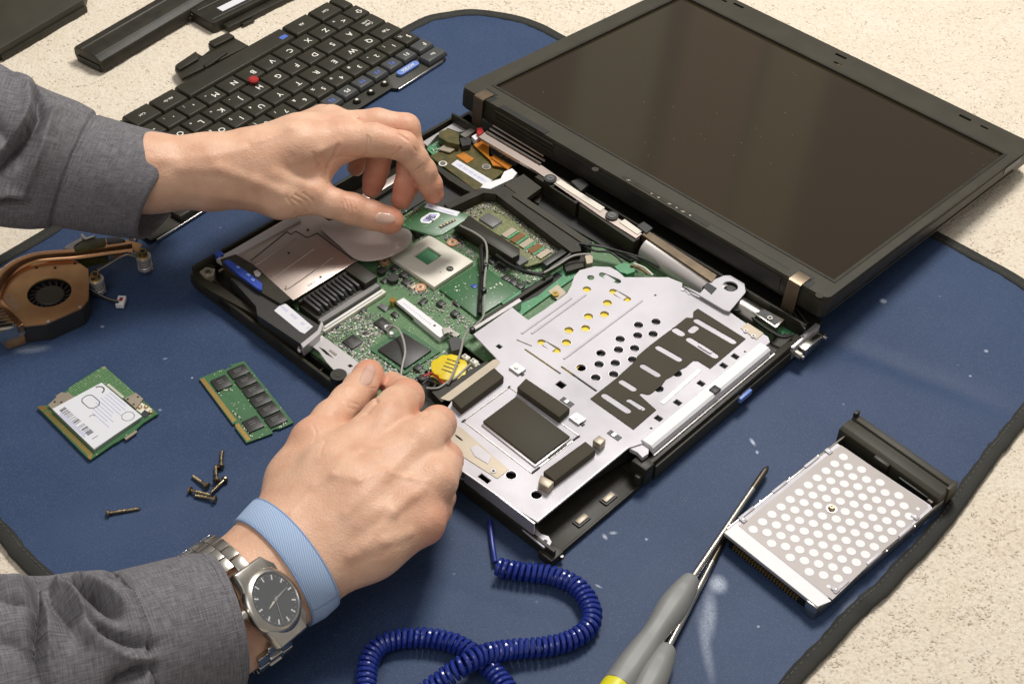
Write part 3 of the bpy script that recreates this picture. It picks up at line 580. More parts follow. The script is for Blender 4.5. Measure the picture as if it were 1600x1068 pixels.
# ribbed black connector block with ~10 fins
(ax, ay), (bx, by) = LL(460, 470, 20), LL(578, 408, 20); 
(fx0, fy0), (fx1, fy1) = LL(458, 471, 20), LL(495, 490, 20); fyE = LL(583, 432, 20)[1]; fyS = LL(495, 490, 20)[1]
fx0, fx1 = LL(458, 471, 20)[0]+.5, LL(495, 492, 20)[0]
conn = one('card_connector', lambda b: (b.box(fx0, fyS, 10, fx1, fyE, 15.5, 'black'), b.box(fx0, fyS, 15.5, fx0+2, fyE, 19, 'black')), laptop, bevel=.3)
for i in range(11):
    y = fyS+3+(fyE-fyS-16)*i/10
    V = [(fx0+1, y, 15.4), (fx1-1.5, y, 15.4), (fx1-1.5, y+2, 15.4), (fx0+1, y+2, 15.4), (fx0+1, y, 20), (fx1-3-(i % 2)*3, y, 19), (fx1-3-(i % 2)*3, y+2, 19), (fx0+1, y+2, 20)]
    b = B(); b.add(V, [(3, 2, 1, 0), (4, 5, 6, 7), (0, 1, 5, 4), (1, 2, 6, 5), (2, 3, 7, 6), (3, 0, 4, 7)], 'chip'); b.build('fin', conn, bevel=.2)
box('connector_head', fx0, fyE-9, 10, fx1, fyE+2, 20.5, 'black', conn, .5)
box('clear_rail', fx1, fyS-.5, 10, fx1+4.2, fyE+1, 15.5, 'chipgrey', laptop, .3)
b = B()
for i in range(48): y = fyS+(fyE-fyS)*(i+.5)/48; b.box(fx1+.3, y-.22, 15.5, fx1+3.9, y+.22, 15.7, 'steel')
pn = b.build('connector_pins', conn); pn['kind'] = 'stuff'
rail = box('flex_socket', fx1+5.2, fyS-3, 10, fx1+9.5, fyE+1, 13.2, 'cream', board, .3); box('flex_lock', fx1+6.6, fyS-1, 13.2, fx1+8, fyE-1, 14.2, 'white', rail, .2)
# silver corner plate near the thumb
pl2 = lp('corner_plate', [(478, 533), (497, 520), (512, 530), (567, 571), (572, 584), (556, 604), (541, 598), (510, 565), (498, 548)], 13, 14.2, 'steel', laptop, holes=[[(497.5, 541.5), (507, 545.5), (522, 560), (509, 553)], [(543, 570), (548, 568.5), (552, 572), (546, 574)]])
x, y = LL(529, 584, 16); b = B(); b.cyl(x, y, 8, 15.6, 5.2, 'dark', 22); b.cyl(x, y, 15.6, 15.8, 2.4, 'black', 16); b.build('screw_boss', laptop, smooth=True)
x, y = LL(474, 545, 14); b = B(); V, Fc = sweep([(x+3*cos(t), y+3*sin(t), 14) for t in np.linspace(.5, 5, 12)], 1.0, 6); b.add(V, Fc, 'steel'); b.build('plate_hook', pl2, smooth=True)
one('plate_stamp', lambda b: b.prism([LL(*q, 14.6) for q in ((516, 545), (527, 553), (524, 555), (514, 547))], 14.2, 14.6, 'nickel'), pl2)
lp('lower_flange', [(711, 726), (722, 722), (738, 738), (734, 748), (716, 745)], 8, 13, 'steel', laptop)

# chips
bga = lp('processor_substrate', [(577, 545), (630, 512), (688, 549), (632, 584)], 10, 11.2, 'pcb_plain', board)
lp('chip', [(590, 545.5), (631, 519.5), (674, 546.5), (633, 575)], 11.2, 12.7, 'chip', board, bevel=.2)
qfp((583, 503.5), (617, 508), 10, 1.6, board, 12)
qfp((534, 533), (568, 533), 10, 1.6, board, 12)
qfp((566, 520), (577, 520), 10, 1.0, board, 4)
smd('small_components', board, [(505, 512), (560, 482), (620, 500), (600, 520), (575, 545), (640, 590), (600, 590), (560, 575), (515, 535)], 10, 430, 1, avoid=[[(577, 545), (630, 512), (688, 549), (632, 584)], [(581, 503), (600, 492), (619, 508), (600, 519)], [(531, 533), (551, 519), (571, 533), (551, 548)]])
smd('small_components', board, [(636, 580), (690, 548), (720, 560), (690, 590), (650, 600)], 10, 90, 2)
smd('small_components', board, [(600, 430), (640, 410), (690, 470), (760, 500), (730, 520), (640, 460), (610, 455)], 10, 60, 3, ('chip', 'steel', 'tan', 'chipgrey'))
for (a, c, m_) in (((655, 470), (667, 470), 'chip'), ((708, 470), (722, 474), 'chip'), ((722, 352), (738, 362), 'chip'), ((727, 362), (741, 371), 'chip'), ((712, 369), (724, 377), 'chip'), ((614, 396), (624, 394), 'chip'), ((596, 436), (606, 437), 'chip'), ((628, 438), (642, 442), 'chip'), ((640, 446), (650, 447), 'tan'), ((575, 430), (586, 431), 'chip'), ((762, 404), (775, 407), 'chip'), ((775, 414), (788, 418), 'chip'), ((796, 438), (808, 441), 'chip'), ((560, 480), (571, 484), 'chip'), ((592, 476), (606, 482), 'chipgrey'), ((520, 512), (530, 508), 'chip'), ((612, 488), (622, 492), 'chip')):
    (x0, y0), (x1, y1) = LL(*a, 11.5), LL(*c, 11.5); k = box('component', x0, min(y0, y1)-1.2, 10, x1, max(y0, y1)+1.2, 11.6, m_, board, .2); b = B(); b.box(x0-.5, y0-1, 10, x0+.2, y0+1, 11.2, 'steel'); b.box(x1-.2, y0-1, 10, x1+.5, y0+1, 11.2, 'steel'); b.build('terminal', k)
smd('small_components', board, [(745, 405), (815, 452), (850, 430), (800, 390), (760, 400)], 10, 150, 5)
smd('small_components', board, [(640, 475), (700, 470), (745, 505), (720, 520), (690, 510)], 10, 55, 6, ('chip', 'steel', 'tan'))
for (a, c) in (((610, 418), (622, 416)), ((606, 430), (624, 430)), ((624, 427), (638, 428)), ((580, 446), (592, 444)), ((589, 421), (603, 421)), ((680, 470), (698, 475)), ((702, 485), (720, 491)), ((783, 432), (798, 434)), ((806, 445), (820, 447)), ((646, 573), (660, 573)), ((652, 590), (668, 588))):
    (x0, y0), (x1, y1) = LL(*a, 12.5), LL(*c, 12.5); cx_, cy_ = (x0+x1)/2, (y0+y1)/2; r0 = 2.6
    k = box('inductor', cx_-r0, cy_-r0, 10, cx_+r0, cy_+r0, 12.6, 'chip', board, .7); b = B(); b.box(cx_-r0-.5, cy_-1.2, 10, cx_-r0+.6, cy_+1.2, 11.5, 'steel'); b.box(cx_+r0-.6, cy_-1.2, 10, cx_+r0+.5, cy_+1.2, 11.5, 'steel'); b.build('terminal', k)
for (px, py, r) in ((614, 434, 3.8), (596, 422, 3.2)):
    x, y = LL(px, py, 13); k = one('coil_cap', lambda b: b.cyl(x, y, 10, 13.4, r, 'chip', 24), board, smooth=True)
for px, py in ((601, 409), (657, 449), (707, 379)):
    x, y = LL(px, py, 10.6); b = B(); b.cyl(x, y, 10, 11.0, 3.9, 'copperpad', 24); b.cyl(x, y, 11.0, 11.1, 2.3, 'cream', 20); b.cyl(x, y, 11.1, 11.6, 1.5, 'copperpad', 12); b.cyl(x, y, 11.6, 11.65, .7, 'dark', 10); b.build('screw_pad', board, smooth=True)
# processor socket
sk = lp('processor_socket', [(609.5, 401.5), (671, 367), (739.5, 408), (678.5, 448)], 10, 13.4, 'sock', board, holes=[[(646.5, 399.5), (669, 384.6), (690.5, 398.5), (668, 413.5)]], bevel=.35)
lp('socket_floor', [(646.5, 399.5), (669, 384.6), (690.5, 398.5), (668, 413.5)], 10.01, 11.4, 'pcb_bright', sk)
x, y = LL(703, 420, 13.4); b = B(); b.cyl(x, y, 13.4, 13.7, 2.5, 'dark', 18); b.box(x-1.7, y-.4, 13.7, x+1.7, y+.4, 13.75, 'tan', .5); b.build('cam_screw', sk, smooth=True)
one('socket_dot', lambda b: b.cyl(*LL(688, 425, 13.4), 13.4, 13.45, .5, 'red', 8), sk)
# graphics chip package
gp = lp('bridge_package', [(686, 451), (748, 411), (812.5, 453), (745, 496)], 10, 11.8, 'pcb_plain', board, bevel=.15)
rr = random.Random(9)
for _ in range(16):
    px = 748+rr.uniform(-45, 45); py = 452+rr.uniform(-24, 24)*(1-abs(px-748)/60); one('test_point', lambda b: b.cyl(*LL(px, py, 11.8), 11.8, 11.86, rr.uniform(.4, .75), 'cream', 8), gp)
box('blue_dot', *[v-1.8 for v in LL(741, 447, 12)], 11.8, *[v+1.8 for v in LL(741, 447, 12)], 12.3, 'bluelever', gp, .2)
# labelled expansion slot
sl = lp('expansion_slot', [(619.5, 471), (630.5, 465), (691, 510.5), (700, 518), (688, 527), (682, 523)], 10, 14.5, 'white', board)
b = B()
for i in range(14): q = np.array(LL(632, 474, 14.5))+(np.array(LL(676, 508, 14.5))-np.array(LL(632, 474, 14.5)))*i/14; b.box(q[0]-.3, q[1]-.8, 14.5, q[0]+.25, q[1]+.3, 14.55, 'inkblue')
b.build('label_print', sl)
one('slot_hole', lambda b: b.cyl(*LL(679, 508.5, 14.5), 14.5, 14.56, .9, 'dark', 10), sl)
lp('slot_tab', [(691, 511), (703, 511.5), (719, 522), (712, 527), (700, 519), (694, 522)], 14, 16, 'nickel', sl, holes=[[(701, 520), (704, 518), (708, 520.5), (704, 522.5)]])
lp('slot_side', [(619.5, 471), (682, 523), (682, 526), (618, 475)], 10, 12, 'black', sl)
b = B(); b.cyl(*LL(614, 468, 15), 10, 15, 2.2, 'brass', 12); b.build('brass_post', board, smooth=True)
# foam block, coin battery
lp('foam_block', [(701, 530), (712, 525), (721, 531), (719, 545), (706, 548)], 10, 17, 'foam', board, smooth=True)
def coin():
    x, y = LL(702, 572, 17); b = B(); n = 28; rr = random.Random(2)
    ring = [(11.5+rr.uniform(-.5, .5)+(-1.2 if i % 7 == 0 else 0)) for i in range(n)]
    V = [(x+ring[i]*cos(2*pi*i/n), y+ring[i]*sin(2*pi*i/n), z+rr.uniform(-.2, .2)) for z, k in ((12.5, 1), (16.2, 1)) for i in range(n)]
    V += [(x+ring[i]*.82*cos(2*pi*i/n), y+ring[i]*.82*sin(2*pi*i/n), 16.9+rr.uniform(-.25, .25)) for i in range(n)]+[(x, y, 17.0)]
    Fc = [(k*n+i, k*n+(i+1) % n, (k+1)*n+(i+1) % n, (k+1)*n+i) for k in range(2) for i in range(n)]+[(2*n+i, 2*n+(i+1) % n, 3*n) for i in range(n)]
    b.add(V, Fc, 'yellow'); o = b.build('coin_battery', laptop, smooth=True, ang=40); o['label'] = 'yellow wrapped coin battery with black print'
    for q in range(4): one('battery_print', lambda b: b.box(x-6+q*1.4, y+5-q*3.0, 17.12, x+3+q*1.2, y+5.6-q*3.0, 17.2, 'ink', .35), o)
    lp('wrap_flap', [(672, 588), (684, 577), (700, 598), (690, 602)], 13, 14.2, 'yellow', o)
    for k, (m, pts) in enumerate((('wirered', ((662, 588), (674, 583), (686, 590), (694, 602))), ('wireblack', ((660, 594), (675, 590), (688, 600), (684, 610))), ('wireblack', ((660, 600), (668, 594), (680, 600), (672, 610))))):
        b = B(); b.tube(spline([(*LL(*p, 15), 15) for p in pts], 6), .8, m, 8); b.build('battery_wire', laptop, smooth=True)
coin()
for q in ((728, 556), (741, 563), (737, 577), (749, 571), (724, 575)):
    x, y = LL(*q, 15); one('wire_plug', lambda b: (b.box(x-2.6, y-1.8, 10, x+2.6, y+1.8, 14.5, 'cream'), b.box(x-1.6, y-1, 14.5, x+1.6, y+.8, 15, 'nickel')), board, bevel=.3)
lp('black_rail', [(675, 612), (684, 604), (756, 566), (772, 560), (778, 566), (700, 620), (690, 628)], 8, 16, 'black', laptop)
b = B(); b.tube(spline([(*LL(*p, 17), 17) for p in ((666, 606), (684, 606), (700, 596), (712, 590), (735, 568))], 6), .7, 'wire', 8); b.build('loose_wire', laptop, smooth=True)

# memory-slot daughter board behind
db = lp('daughter_board', [(706, 332), (768, 306), (884, 388), (872, 402), (824, 416), (800, 405)], 12.6, 13.8, 'pcb_tan', laptop)
qfp((748, 341), (785, 345), 13.8, 1.6, db, 12, 'chipgrey')
for i in range(5):
    a = np.array((783, 366))+np.array((13.6, 8.2))*i
    lp('contact_block', [tuple(a), tuple(a+(17, -11)), tuple(a+(25, -6.5)), tuple(a+(8, 5))], 13.8, 15, 'tan' if i % 2 == 0 else 'copperbright', db)
    if i < 4: lp('contact_gap', [tuple(a+(8.6, 5.2)), tuple(a+(25.6, -6.2)), tuple(a+(29, -4)), tuple(a+(12, 7.4))], 13.8, 14.6, 'pcb_bright', db)
smd('small_components', db, [(755, 322), (768, 310), (880, 388), (868, 395), (840, 380), (800, 345)], 13.8, 190, 11, ('steel', 'chip', 'pcb', 'tan', 'chip', 'chipgrey'))
smd('small_components', db, [(720, 332), (760, 316), (770, 325), (735, 345)], 13.8, 60, 12, ('steel', 'chip', 'tan', 'chipgrey'))
smd('small_components', db, [(815, 385), (850, 378), (868, 394), (830, 410)], 13.8, 70, 13, ('cream', 'nickel', 'tan'))
lp('memory_slot', [(709, 342), (730, 334.5), (812, 388), (812, 397), (800, 403), (718, 351)], 11, 21, 'black', laptop, bevel=.4)
lp('slot_end', [(800, 403), (814, 398), (826, 406), (812, 414)], 11, 16, 'chipgrey', laptop)
lp('side_connector', [(846, 408), (878, 388), (886, 394), (854, 415)], 12, 19, 'chip', laptop, bevel=.3)
# black channel walls
for pts, z in (([(694, 319), (752, 293), (772, 296), (775, 303), (756, 301), (702, 326)], 22), ([(768, 297), (790, 291), (905, 375), (908, 392), (893, 394), (776, 304)], 21), ([(784, 290), (812, 276), (850, 300), (842, 318)], 13)):
    lp('channel_wall', pts, 5, z, 'black', laptop, smooth=True)
lp('channel_lid', [(788, 288), (818, 272), (846, 293), (820, 312)], 17, 21, 'black_soft', laptop)
for pts in ([(836, 276), (848, 270), (912, 310), (900, 318)], [(864, 292), (872, 287), (905, 308), (898, 314)], [(905, 320), (915, 315), (1000, 372), (990, 378)]):
    lp('channel_bar', pts, 12, 24, 'black', laptop)
lp('dark_floor', [(790, 320), (830, 300), (1010, 400), (960, 420), (905, 400)], 8, 9.5, 'dark', laptop)
lp('dark_floor', [(782, 292), (812, 274), (1012, 396), (985, 408)], 10, 11.5, 'dark', laptop)
lp('channel_edge', [(800, 305), (808, 300), (925, 378), (917, 384)], 10, 22, 'black_soft', laptop)
lp('cage_side_strip', [(505, 340), (640, 258), (650, 264), (516, 347)], 15, 19, 'brownmetal', laptop, bevel=.3)
lp('bay_panel', [(548, 335), (650, 268), (690, 296), (600, 352)], 10.2, 12, 'chip', laptop)
smd('small_components', board, [(600, 395), (640, 362), (700, 330), (715, 345), (680, 366), (625, 402)], 10, 110, 31, ('steel', 'chip', 'tan', 'cream', 'chipgrey'))
smd('small_components', board, [(560, 345), (600, 320), (640, 330), (600, 352)], 12, 50, 32, ('cream', 'pcb_bright', 'steel', 'white'))
smd('small_components', board, [(690, 372), (715, 360), (748, 400), (738, 406)], 10, 70, 33, ('chip', 'steel', 'chipgrey', 'tan'))
smd('small_components', board, [(585, 415), (610, 404), (676, 448), (700, 462), (680, 470), (640, 462)], 10, 90, 34, ('chip', 'steel', 'cream', 'chipgrey'))
# left-top bay: dark panel and golden board
lp('bay_panel', [(640, 300), (682, 268), (734, 303), (697, 323), (650, 345)], 8, 11, 'chip', laptop)
lp('bay_rim', [(680, 262), (684, 258), (742, 296), (738, 301), (726, 296), (700, 280)], 10, 17, 'black', laptop)
lp('bay_rim', [(640, 345), (694, 320), (700, 325), (700, 334), (650, 360)], 10, 18, 'black', laptop)
gb = lp('interface_board', [(672, 244), (700, 228), (728, 219), (788, 259), (788, 268), (750, 296), (742, 296)], 13, 14.4, 'goldboard', laptop)
gl = lp('label', [(705, 256.5), (714.5, 249.5), (769, 281.5), (758.5, 290.5)], 14.4, 14.7, 'paperwhite', gb)
b = B(); r_ = random.Random(8)
for i in range(34):
    if r_.random() < .75:
        q = np.array(LL(715, 256, 14.7))+(np.array(LL(760, 284, 14.7))-np.array(LL(715, 256, 14.7)))*i/34; b.box(q[0]-.16, q[1]-1.5, 14.7, q[0]+.16, q[1]+1.3, 14.76, 'inkblue')
b.build('label_print', gl)
lp('tape_patch', [(712, 243), (725, 238), (741, 248), (730, 255)], 14.4, 14.9, 'kapton', gb)
lp('yellow_patch', [(684, 233), (696, 225), (711, 233), (703, 238)], 15, 16.2, 'tan', gb)
lp('flex_cable', [(740, 226), (752, 219), (764, 224), (764, 244), (800, 258), (796, 263), (770, 258), (766, 250)], 16, 16.8, 'kapton', laptop)
lp('flex_end', [(767, 246), (772, 242), (800, 259), (794, 265)], 16.8, 17.8, 'kapton', laptop)
lp('chip', [(764, 228), (784, 230), (812, 252), (806, 258), (768, 241)], 15, 17, 'chip', gb, bevel=.2)
for q in ((783, 243), (788, 241), (791, 246)): one('gold_pad', lambda b: b.box(LL(*q, 17)[0]-1, LL(*q, 17)[1]-1, 17, LL(*q, 17)[0]+1, LL(*q, 17)[1]+1, 17.3, 'gold'), gb)
x, y = LL(760, 260, 15.2); b = B(); b.cyl(x, y, 14.4, 15, 3.4, 'tan', 20); b.cyl(x, y, 15, 15.4, 2.2, 'chipgrey', 14); b.build('board_screw', gb, smooth=True)
x, y = LL(692, 255, 15.2); b = B(); b.cyl(x, y, 14.4, 15, 3.2, 'cream', 20); b.cyl(x, y, 15, 15.4, 2.0, 'chipgrey', 14); b.build('board_screw', gb, smooth=True)
gc = lp('port_board', [(666, 232), (690, 216), (740, 232), (728, 240), (700, 232), (680, 246)], 11, 12.5, 'pcb_bright', laptop)
smd('small_components', gc, [(668, 232), (690, 218), (736, 232), (726, 238), (700, 230), (682, 244)], 12.5, 60, 21, ('cream', 'steel', 'chip', 'pcb_bright'))
lp('shield_can', [(686, 206), (700, 201), (717, 208), (717, 226), (700, 222), (686, 214)], 12, 20, 'goldboard', laptop, smooth=True)
lp('port_block', [(718, 217), (727, 212), (737, 217), (735, 226), (722, 228)], 12, 19, 'chip', laptop)
lp('white_plug', [(788, 268), (800, 263), (808, 270), (801, 279), (760, 298), (750, 294), (756, 287), (782, 279)], 14, 18, 'white', laptop, smooth=True)
# silver wall beside the left hinge
lp('side_plate', [(660, 222), (732, 178), (741, 186), (739, 196), (730, 205), (716, 206), (700, 200), (682, 212), (668, 228)], 9, 15, 'steel', laptop)
lp('port_shell', [(719, 210), (737, 199), (744, 204), (727, 215)], 13, 20, 'nickel', laptop)
lp('red_plug', [(745, 207), (746, 200), (753, 199), (756, 206), (750, 211)], 17, 23, 'red', laptop)
lp('white_clip', [(737, 213), (744, 209), (750, 213), (743, 219)], 15, 20, 'white', laptop)
# hinge strips
st = lp('hinge_strip', [(748, 214), (757, 207), (846, 258), (946, 328), (1003, 365), (994, 372), (936, 336), (836, 266)], 22.8, 25, 'brownmetal', laptop)
for (a, c) in (((760, 206), (845, 256)), ((766, 201), (852, 252)), ((771, 196), (850, 244))):
    b = B(); b.tube([(*LL(*a, 26), 26), (*LL(*c, 26), 26)], .9, 'nickel', 6); b.build('hinge_rod', laptop, smooth=True)
for (px, py) in ((860, 279), (956, 337)):
    x, y = LL(px, py, 26); b = B(); b.cyl(x, y, 20, 26.4, 4.6, 'chip', 20); b.cyl(x, y, 26.4, 26.8, 2.8, 'chipgrey', 14); b.box(x-2, y-.4, 26.8, x+2, y+.4, 26.85, 'dark', .4); b.build('strip_screw', laptop, smooth=True)
lp('strip_bright', [(868, 285), (876, 281), (945, 324), (938, 330)], 25, 25.6, 'sock', st)
lp('strip_bright', [(968, 347), (976, 342), (1003, 361), (996, 366)], 25, 25.6, 'sock', st)
for pts in ([(892, 283), (908, 278), (920, 288), (908, 298)], [(996, 352), (1006, 346), (1020, 356), (1010, 364)]): lp('strip_clip', pts, 22, 27, 'chip', laptop)
b = B(); t0, t1 = LL(1012, 374, 24), LL(1128, 452, 24); b.tube([(t0[0], t0[1], 16), (t1[0], t0[1]-2, 16)], 8.5, 'curved', 28); tu = b.build('hinge_tube', laptop, smooth=True)
lp('tube_step', [(1098, 447), (1106, 441), (1120, 450), (1112, 459)], 18, 25.5, 'dark', tu)
b = B(); a, c = LL(1150, 470, 22), LL(1182, 488, 22); b.tube([(a[0], a[1]+3, 14), (c[0]+1, a[1]+3, 14)], 8.5, 'nickel', 24); b.build('hinge_barrel', laptop, smooth=True)
lp('strip_end', [(1003, 366), (1012, 360), (1120, 430), (1112, 440)], 20, 26, 'strapmetal', laptop)
lp('rear_channel', [(1120, 445), (1180, 440), (1232, 475), (1225, 500), (1190, 490)], 6, 12, 'black', laptop)
# power jack box and VGA port at the rear right
jk = lp('power_jack', [(1176, 488), (1193, 481), (1226, 499), (1213, 512)], 10, 22, 'nickel', laptop, bevel=.4)
lp('jack_top', [(1181, 488), (1194, 483), (1221, 499), (1211, 508)], 22, 22.4, 'chip', jk)
one('jack_screw', lambda b: (b.cyl(*LL(1203, 497, 22.4), 22.4, 23, 1.9, 'nickel', 14), b.cyl(*LL(1203, 497, 22.4), 23, 23.05, 1, 'dark', 10)), jk, smooth=True)
b = B(); b.tube(spline([(*LL(*p, 19), 19) for p in ((1145, 485), (1165, 487), (1180, 500), (1200, 515), (1222, 526), (1238, 523))], 6), 1.3, 'wireblack', 8); b.build('jack_cable', laptop, smooth=True)
def vga():
    u0, v0 = LL(1240, 535, 11); v = LL(1252, 530, 11)[1]
    P = [(331, v-16), (334, v-16), (334, v+16), (331, v+16)]
    o = one('video_port', lambda b: (b.box(329, v-15.5, 5, 333, v+15.5, 16, 'steel'),), laptop, bevel=.8)
    b = B(); sh = [(v-8.5, 6.5), (v+8.5, 6.5), (v+9.5, 14), (v-9.5, 14)]
    V = [(x, y, z) for x in (333, 339) for y, z in sh]; b.add(V, [(0, 1, 5, 4), (1, 2, 6, 5), (2, 3, 7, 6), (3, 0, 4, 7), (0, 3, 2, 1), (4, 5, 6, 7)], 'nickel'); b.build('port_shell', o, bevel=.6)
    b = B()
    for r in range(3):
        for c in range(5): b.cyl(v-6+c*3+(r % 2)*.8, 0, 0, .1, .5, 'dark', 8)
    V = [(339.05+z, x, 8+.001*0+(i // (16*5))*2.2) for i, (x, y, z) in enumerate(b.V)]
    b2 = B()
    for r in range(3):
        for c in range(5): b2.box(339, v-6.6+c*2.8+(r % 2)*.9, 7.9+r*2.1, 339.12, v-5.6+c*2.8+(r % 2)*.9, 8.9+r*2.1, 'dark')
    b2.build('pin_holes', o)
    for s_ in (-1, 1):
        b = B(); b.tube([(333, v+13*s_, 10.5), (338.5, v+13*s_, 10.5)], 2.5, 'nickel', 6); b.tube([(338.5, v+13*s_, 10.5), (340.5, v+13*s_, 10.5)], 1.5, 'nickel', 10); b.build('jack_post', o, smooth=True)
vga()
lp('rear_board', [(1205, 520), (1240, 495), (1262, 505), (1232, 540)], 9, 10.5, 'pcb_bright', laptop)
lp('rear_bracket', [(1190, 540), (1226, 520), (1245, 528), (1226, 548), (1206, 552)], 8, 12, 'black', laptop)
for k, pts in enumerate((((1226, 488), (1240, 478), (1262, 505)), ((1232, 470), (1248, 500), (1258, 515)))):
    b = B(); b.tube(spline([(*LL(*p, 21), 21) for p in pts], 5), .8, 'wireblack', 6); b.build('hinge_wire', laptop, smooth=True)
# antenna cables
def cable(name, pts, m='wire', r=.75):
    b = B(); b.tube(spline([(*LL(px, py, z), z) for px, py, z in pts], 8), r, m, 8); return b.build(name, laptop, smooth=True)
cable('antenna_cable', [(712, 348, 22), (722, 354, 24), (742, 364, 24), (757, 376, 24), (761, 392, 24), (760, 413, 23), (757, 440, 22), (757, 470, 20), (755, 494, 19), (744, 507, 18), (731, 517, 18), (724, 530, 19), (720, 548, 20), (714, 566, 21), (706, 588, 20), (700, 600, 17)])
for q in ((759, 413), (756, 452), (738, 513)): one('cable_clip', lambda b: b.box(LL(*q, 24)[0]-1.3, LL(*q, 24)[1]-1.6, 20, LL(*q, 24)[0]+1.3, LL(*q, 24)[1]+1.6, 24.5, 'wireblack'), laptop, bevel=.3)
cable('antenna_cable', [(752, 384, 18), (753, 430, 17), (750, 470, 15), (749, 490, 14)], 'wireblack', 1.6)
cable('antenna_cable', [(604, 511, 14), (612, 509, 16), (622, 514, 18), (630, 530, 18), (633, 550, 18), (629, 570, 17), (627, 586, 16), (632, 596, 14)])
for q in ((604, 510), (612, 520)): one('cable_end', lambda b: b.cyl(*LL(*q, 14), 10, 14.2, 1.5, 'white', 12), laptop, smooth=True)
for k, (pts, m) in enumerate((([(775, 398, 18), (800, 415, 17), (825, 425, 17), (848, 427, 17), (866, 415, 18), (890, 398, 19), (905, 383, 20), (940, 385, 20), (985, 400, 18), (1000, 410, 16)], 'wireblack'), ([(850, 426, 19), (870, 415, 19), (895, 400, 20), (920, 397, 20), (925, 399, 18)], 'wire'),
      ([(905, 380, 22), (950, 388, 21), (1000, 402, 20), (1030, 418, 16)], 'wireblack'), ([(910, 384, 20), (930, 392, 20), (955, 395, 19), (975, 412, 16)], 'wireblack'), ([(780, 400, 17), (815, 424, 16), (850, 432, 17), (842, 440, 14), (815, 455, 12)], 'wireblack'), ([(985, 415, 18), (1000, 420, 16), (1012, 428, 14)], 'copperbright'), ([(990, 412, 18), (1006, 418, 16), (1020, 430, 14)], 'cream'))):
    cable('loom_wire', pts, m, .8 if k else 1.2)
lp('loom_board', [(960, 416), (975, 410), (990, 414), (992, 424), (980, 428), (968, 424)], 12, 17, 'pcb_bright', laptop)
lp('loom_post', [(914, 400), (920, 396), (926, 400), (926, 410), (917, 412)], 12, 20, 'tan', laptop)
lp('black_block', [(880, 410), (902, 396), (920, 400), (915, 416), (885, 424)], 8, 15, 'black', laptop)
lp('channel_wall', [(740, 505), (800, 470), (835, 450), (870, 425), (880, 430), (840, 462), (800, 480), (745, 518)], 9, 11.6, 'dark', laptop)
lp('shield_rail', [(738, 512), (742, 515), (815, 470), (811, 466)], 11.6, 19, 'steel', laptop)
lp('cable_guide', [(748, 500), (752, 503), (865, 432), (860, 428)], 11.6, 15, 'black', laptop)
# insulating film under the hand
def film():
    c = [(500, 350), (560, 340), (620, 352), (642, 362), (641, 380), (620, 396), (590, 406), (558, 405), (530, 382)]
    P = [(*LL(px, py, 21), 0) for px, py in c]; P = spline(P, 4, True); cx_, cy_ = P[:, 0].mean(), P[:, 1].mean(); V = []; K = 6; n = len(P)
    for k in range(K+1):
        t = k/K
        for p in P: V.append((cx_+(p[0]-cx_)*t, cy_+(p[1]-cy_)*t, 21.8-1.2*t**4+.3*sin(p[0]*.08)*t))
    Fc = [(k*n+i, k*n+(i+1) % n, (k+1)*n+(i+1) % n, (k+1)*n+i) for k in range(K) for i in range(n)]
    o = mk('curved_plate', V, Fc, 'curved', laptop, smooth=True, ang=180); o['label'] = 'silvery plate with a rounded end beside the card cage'
film()

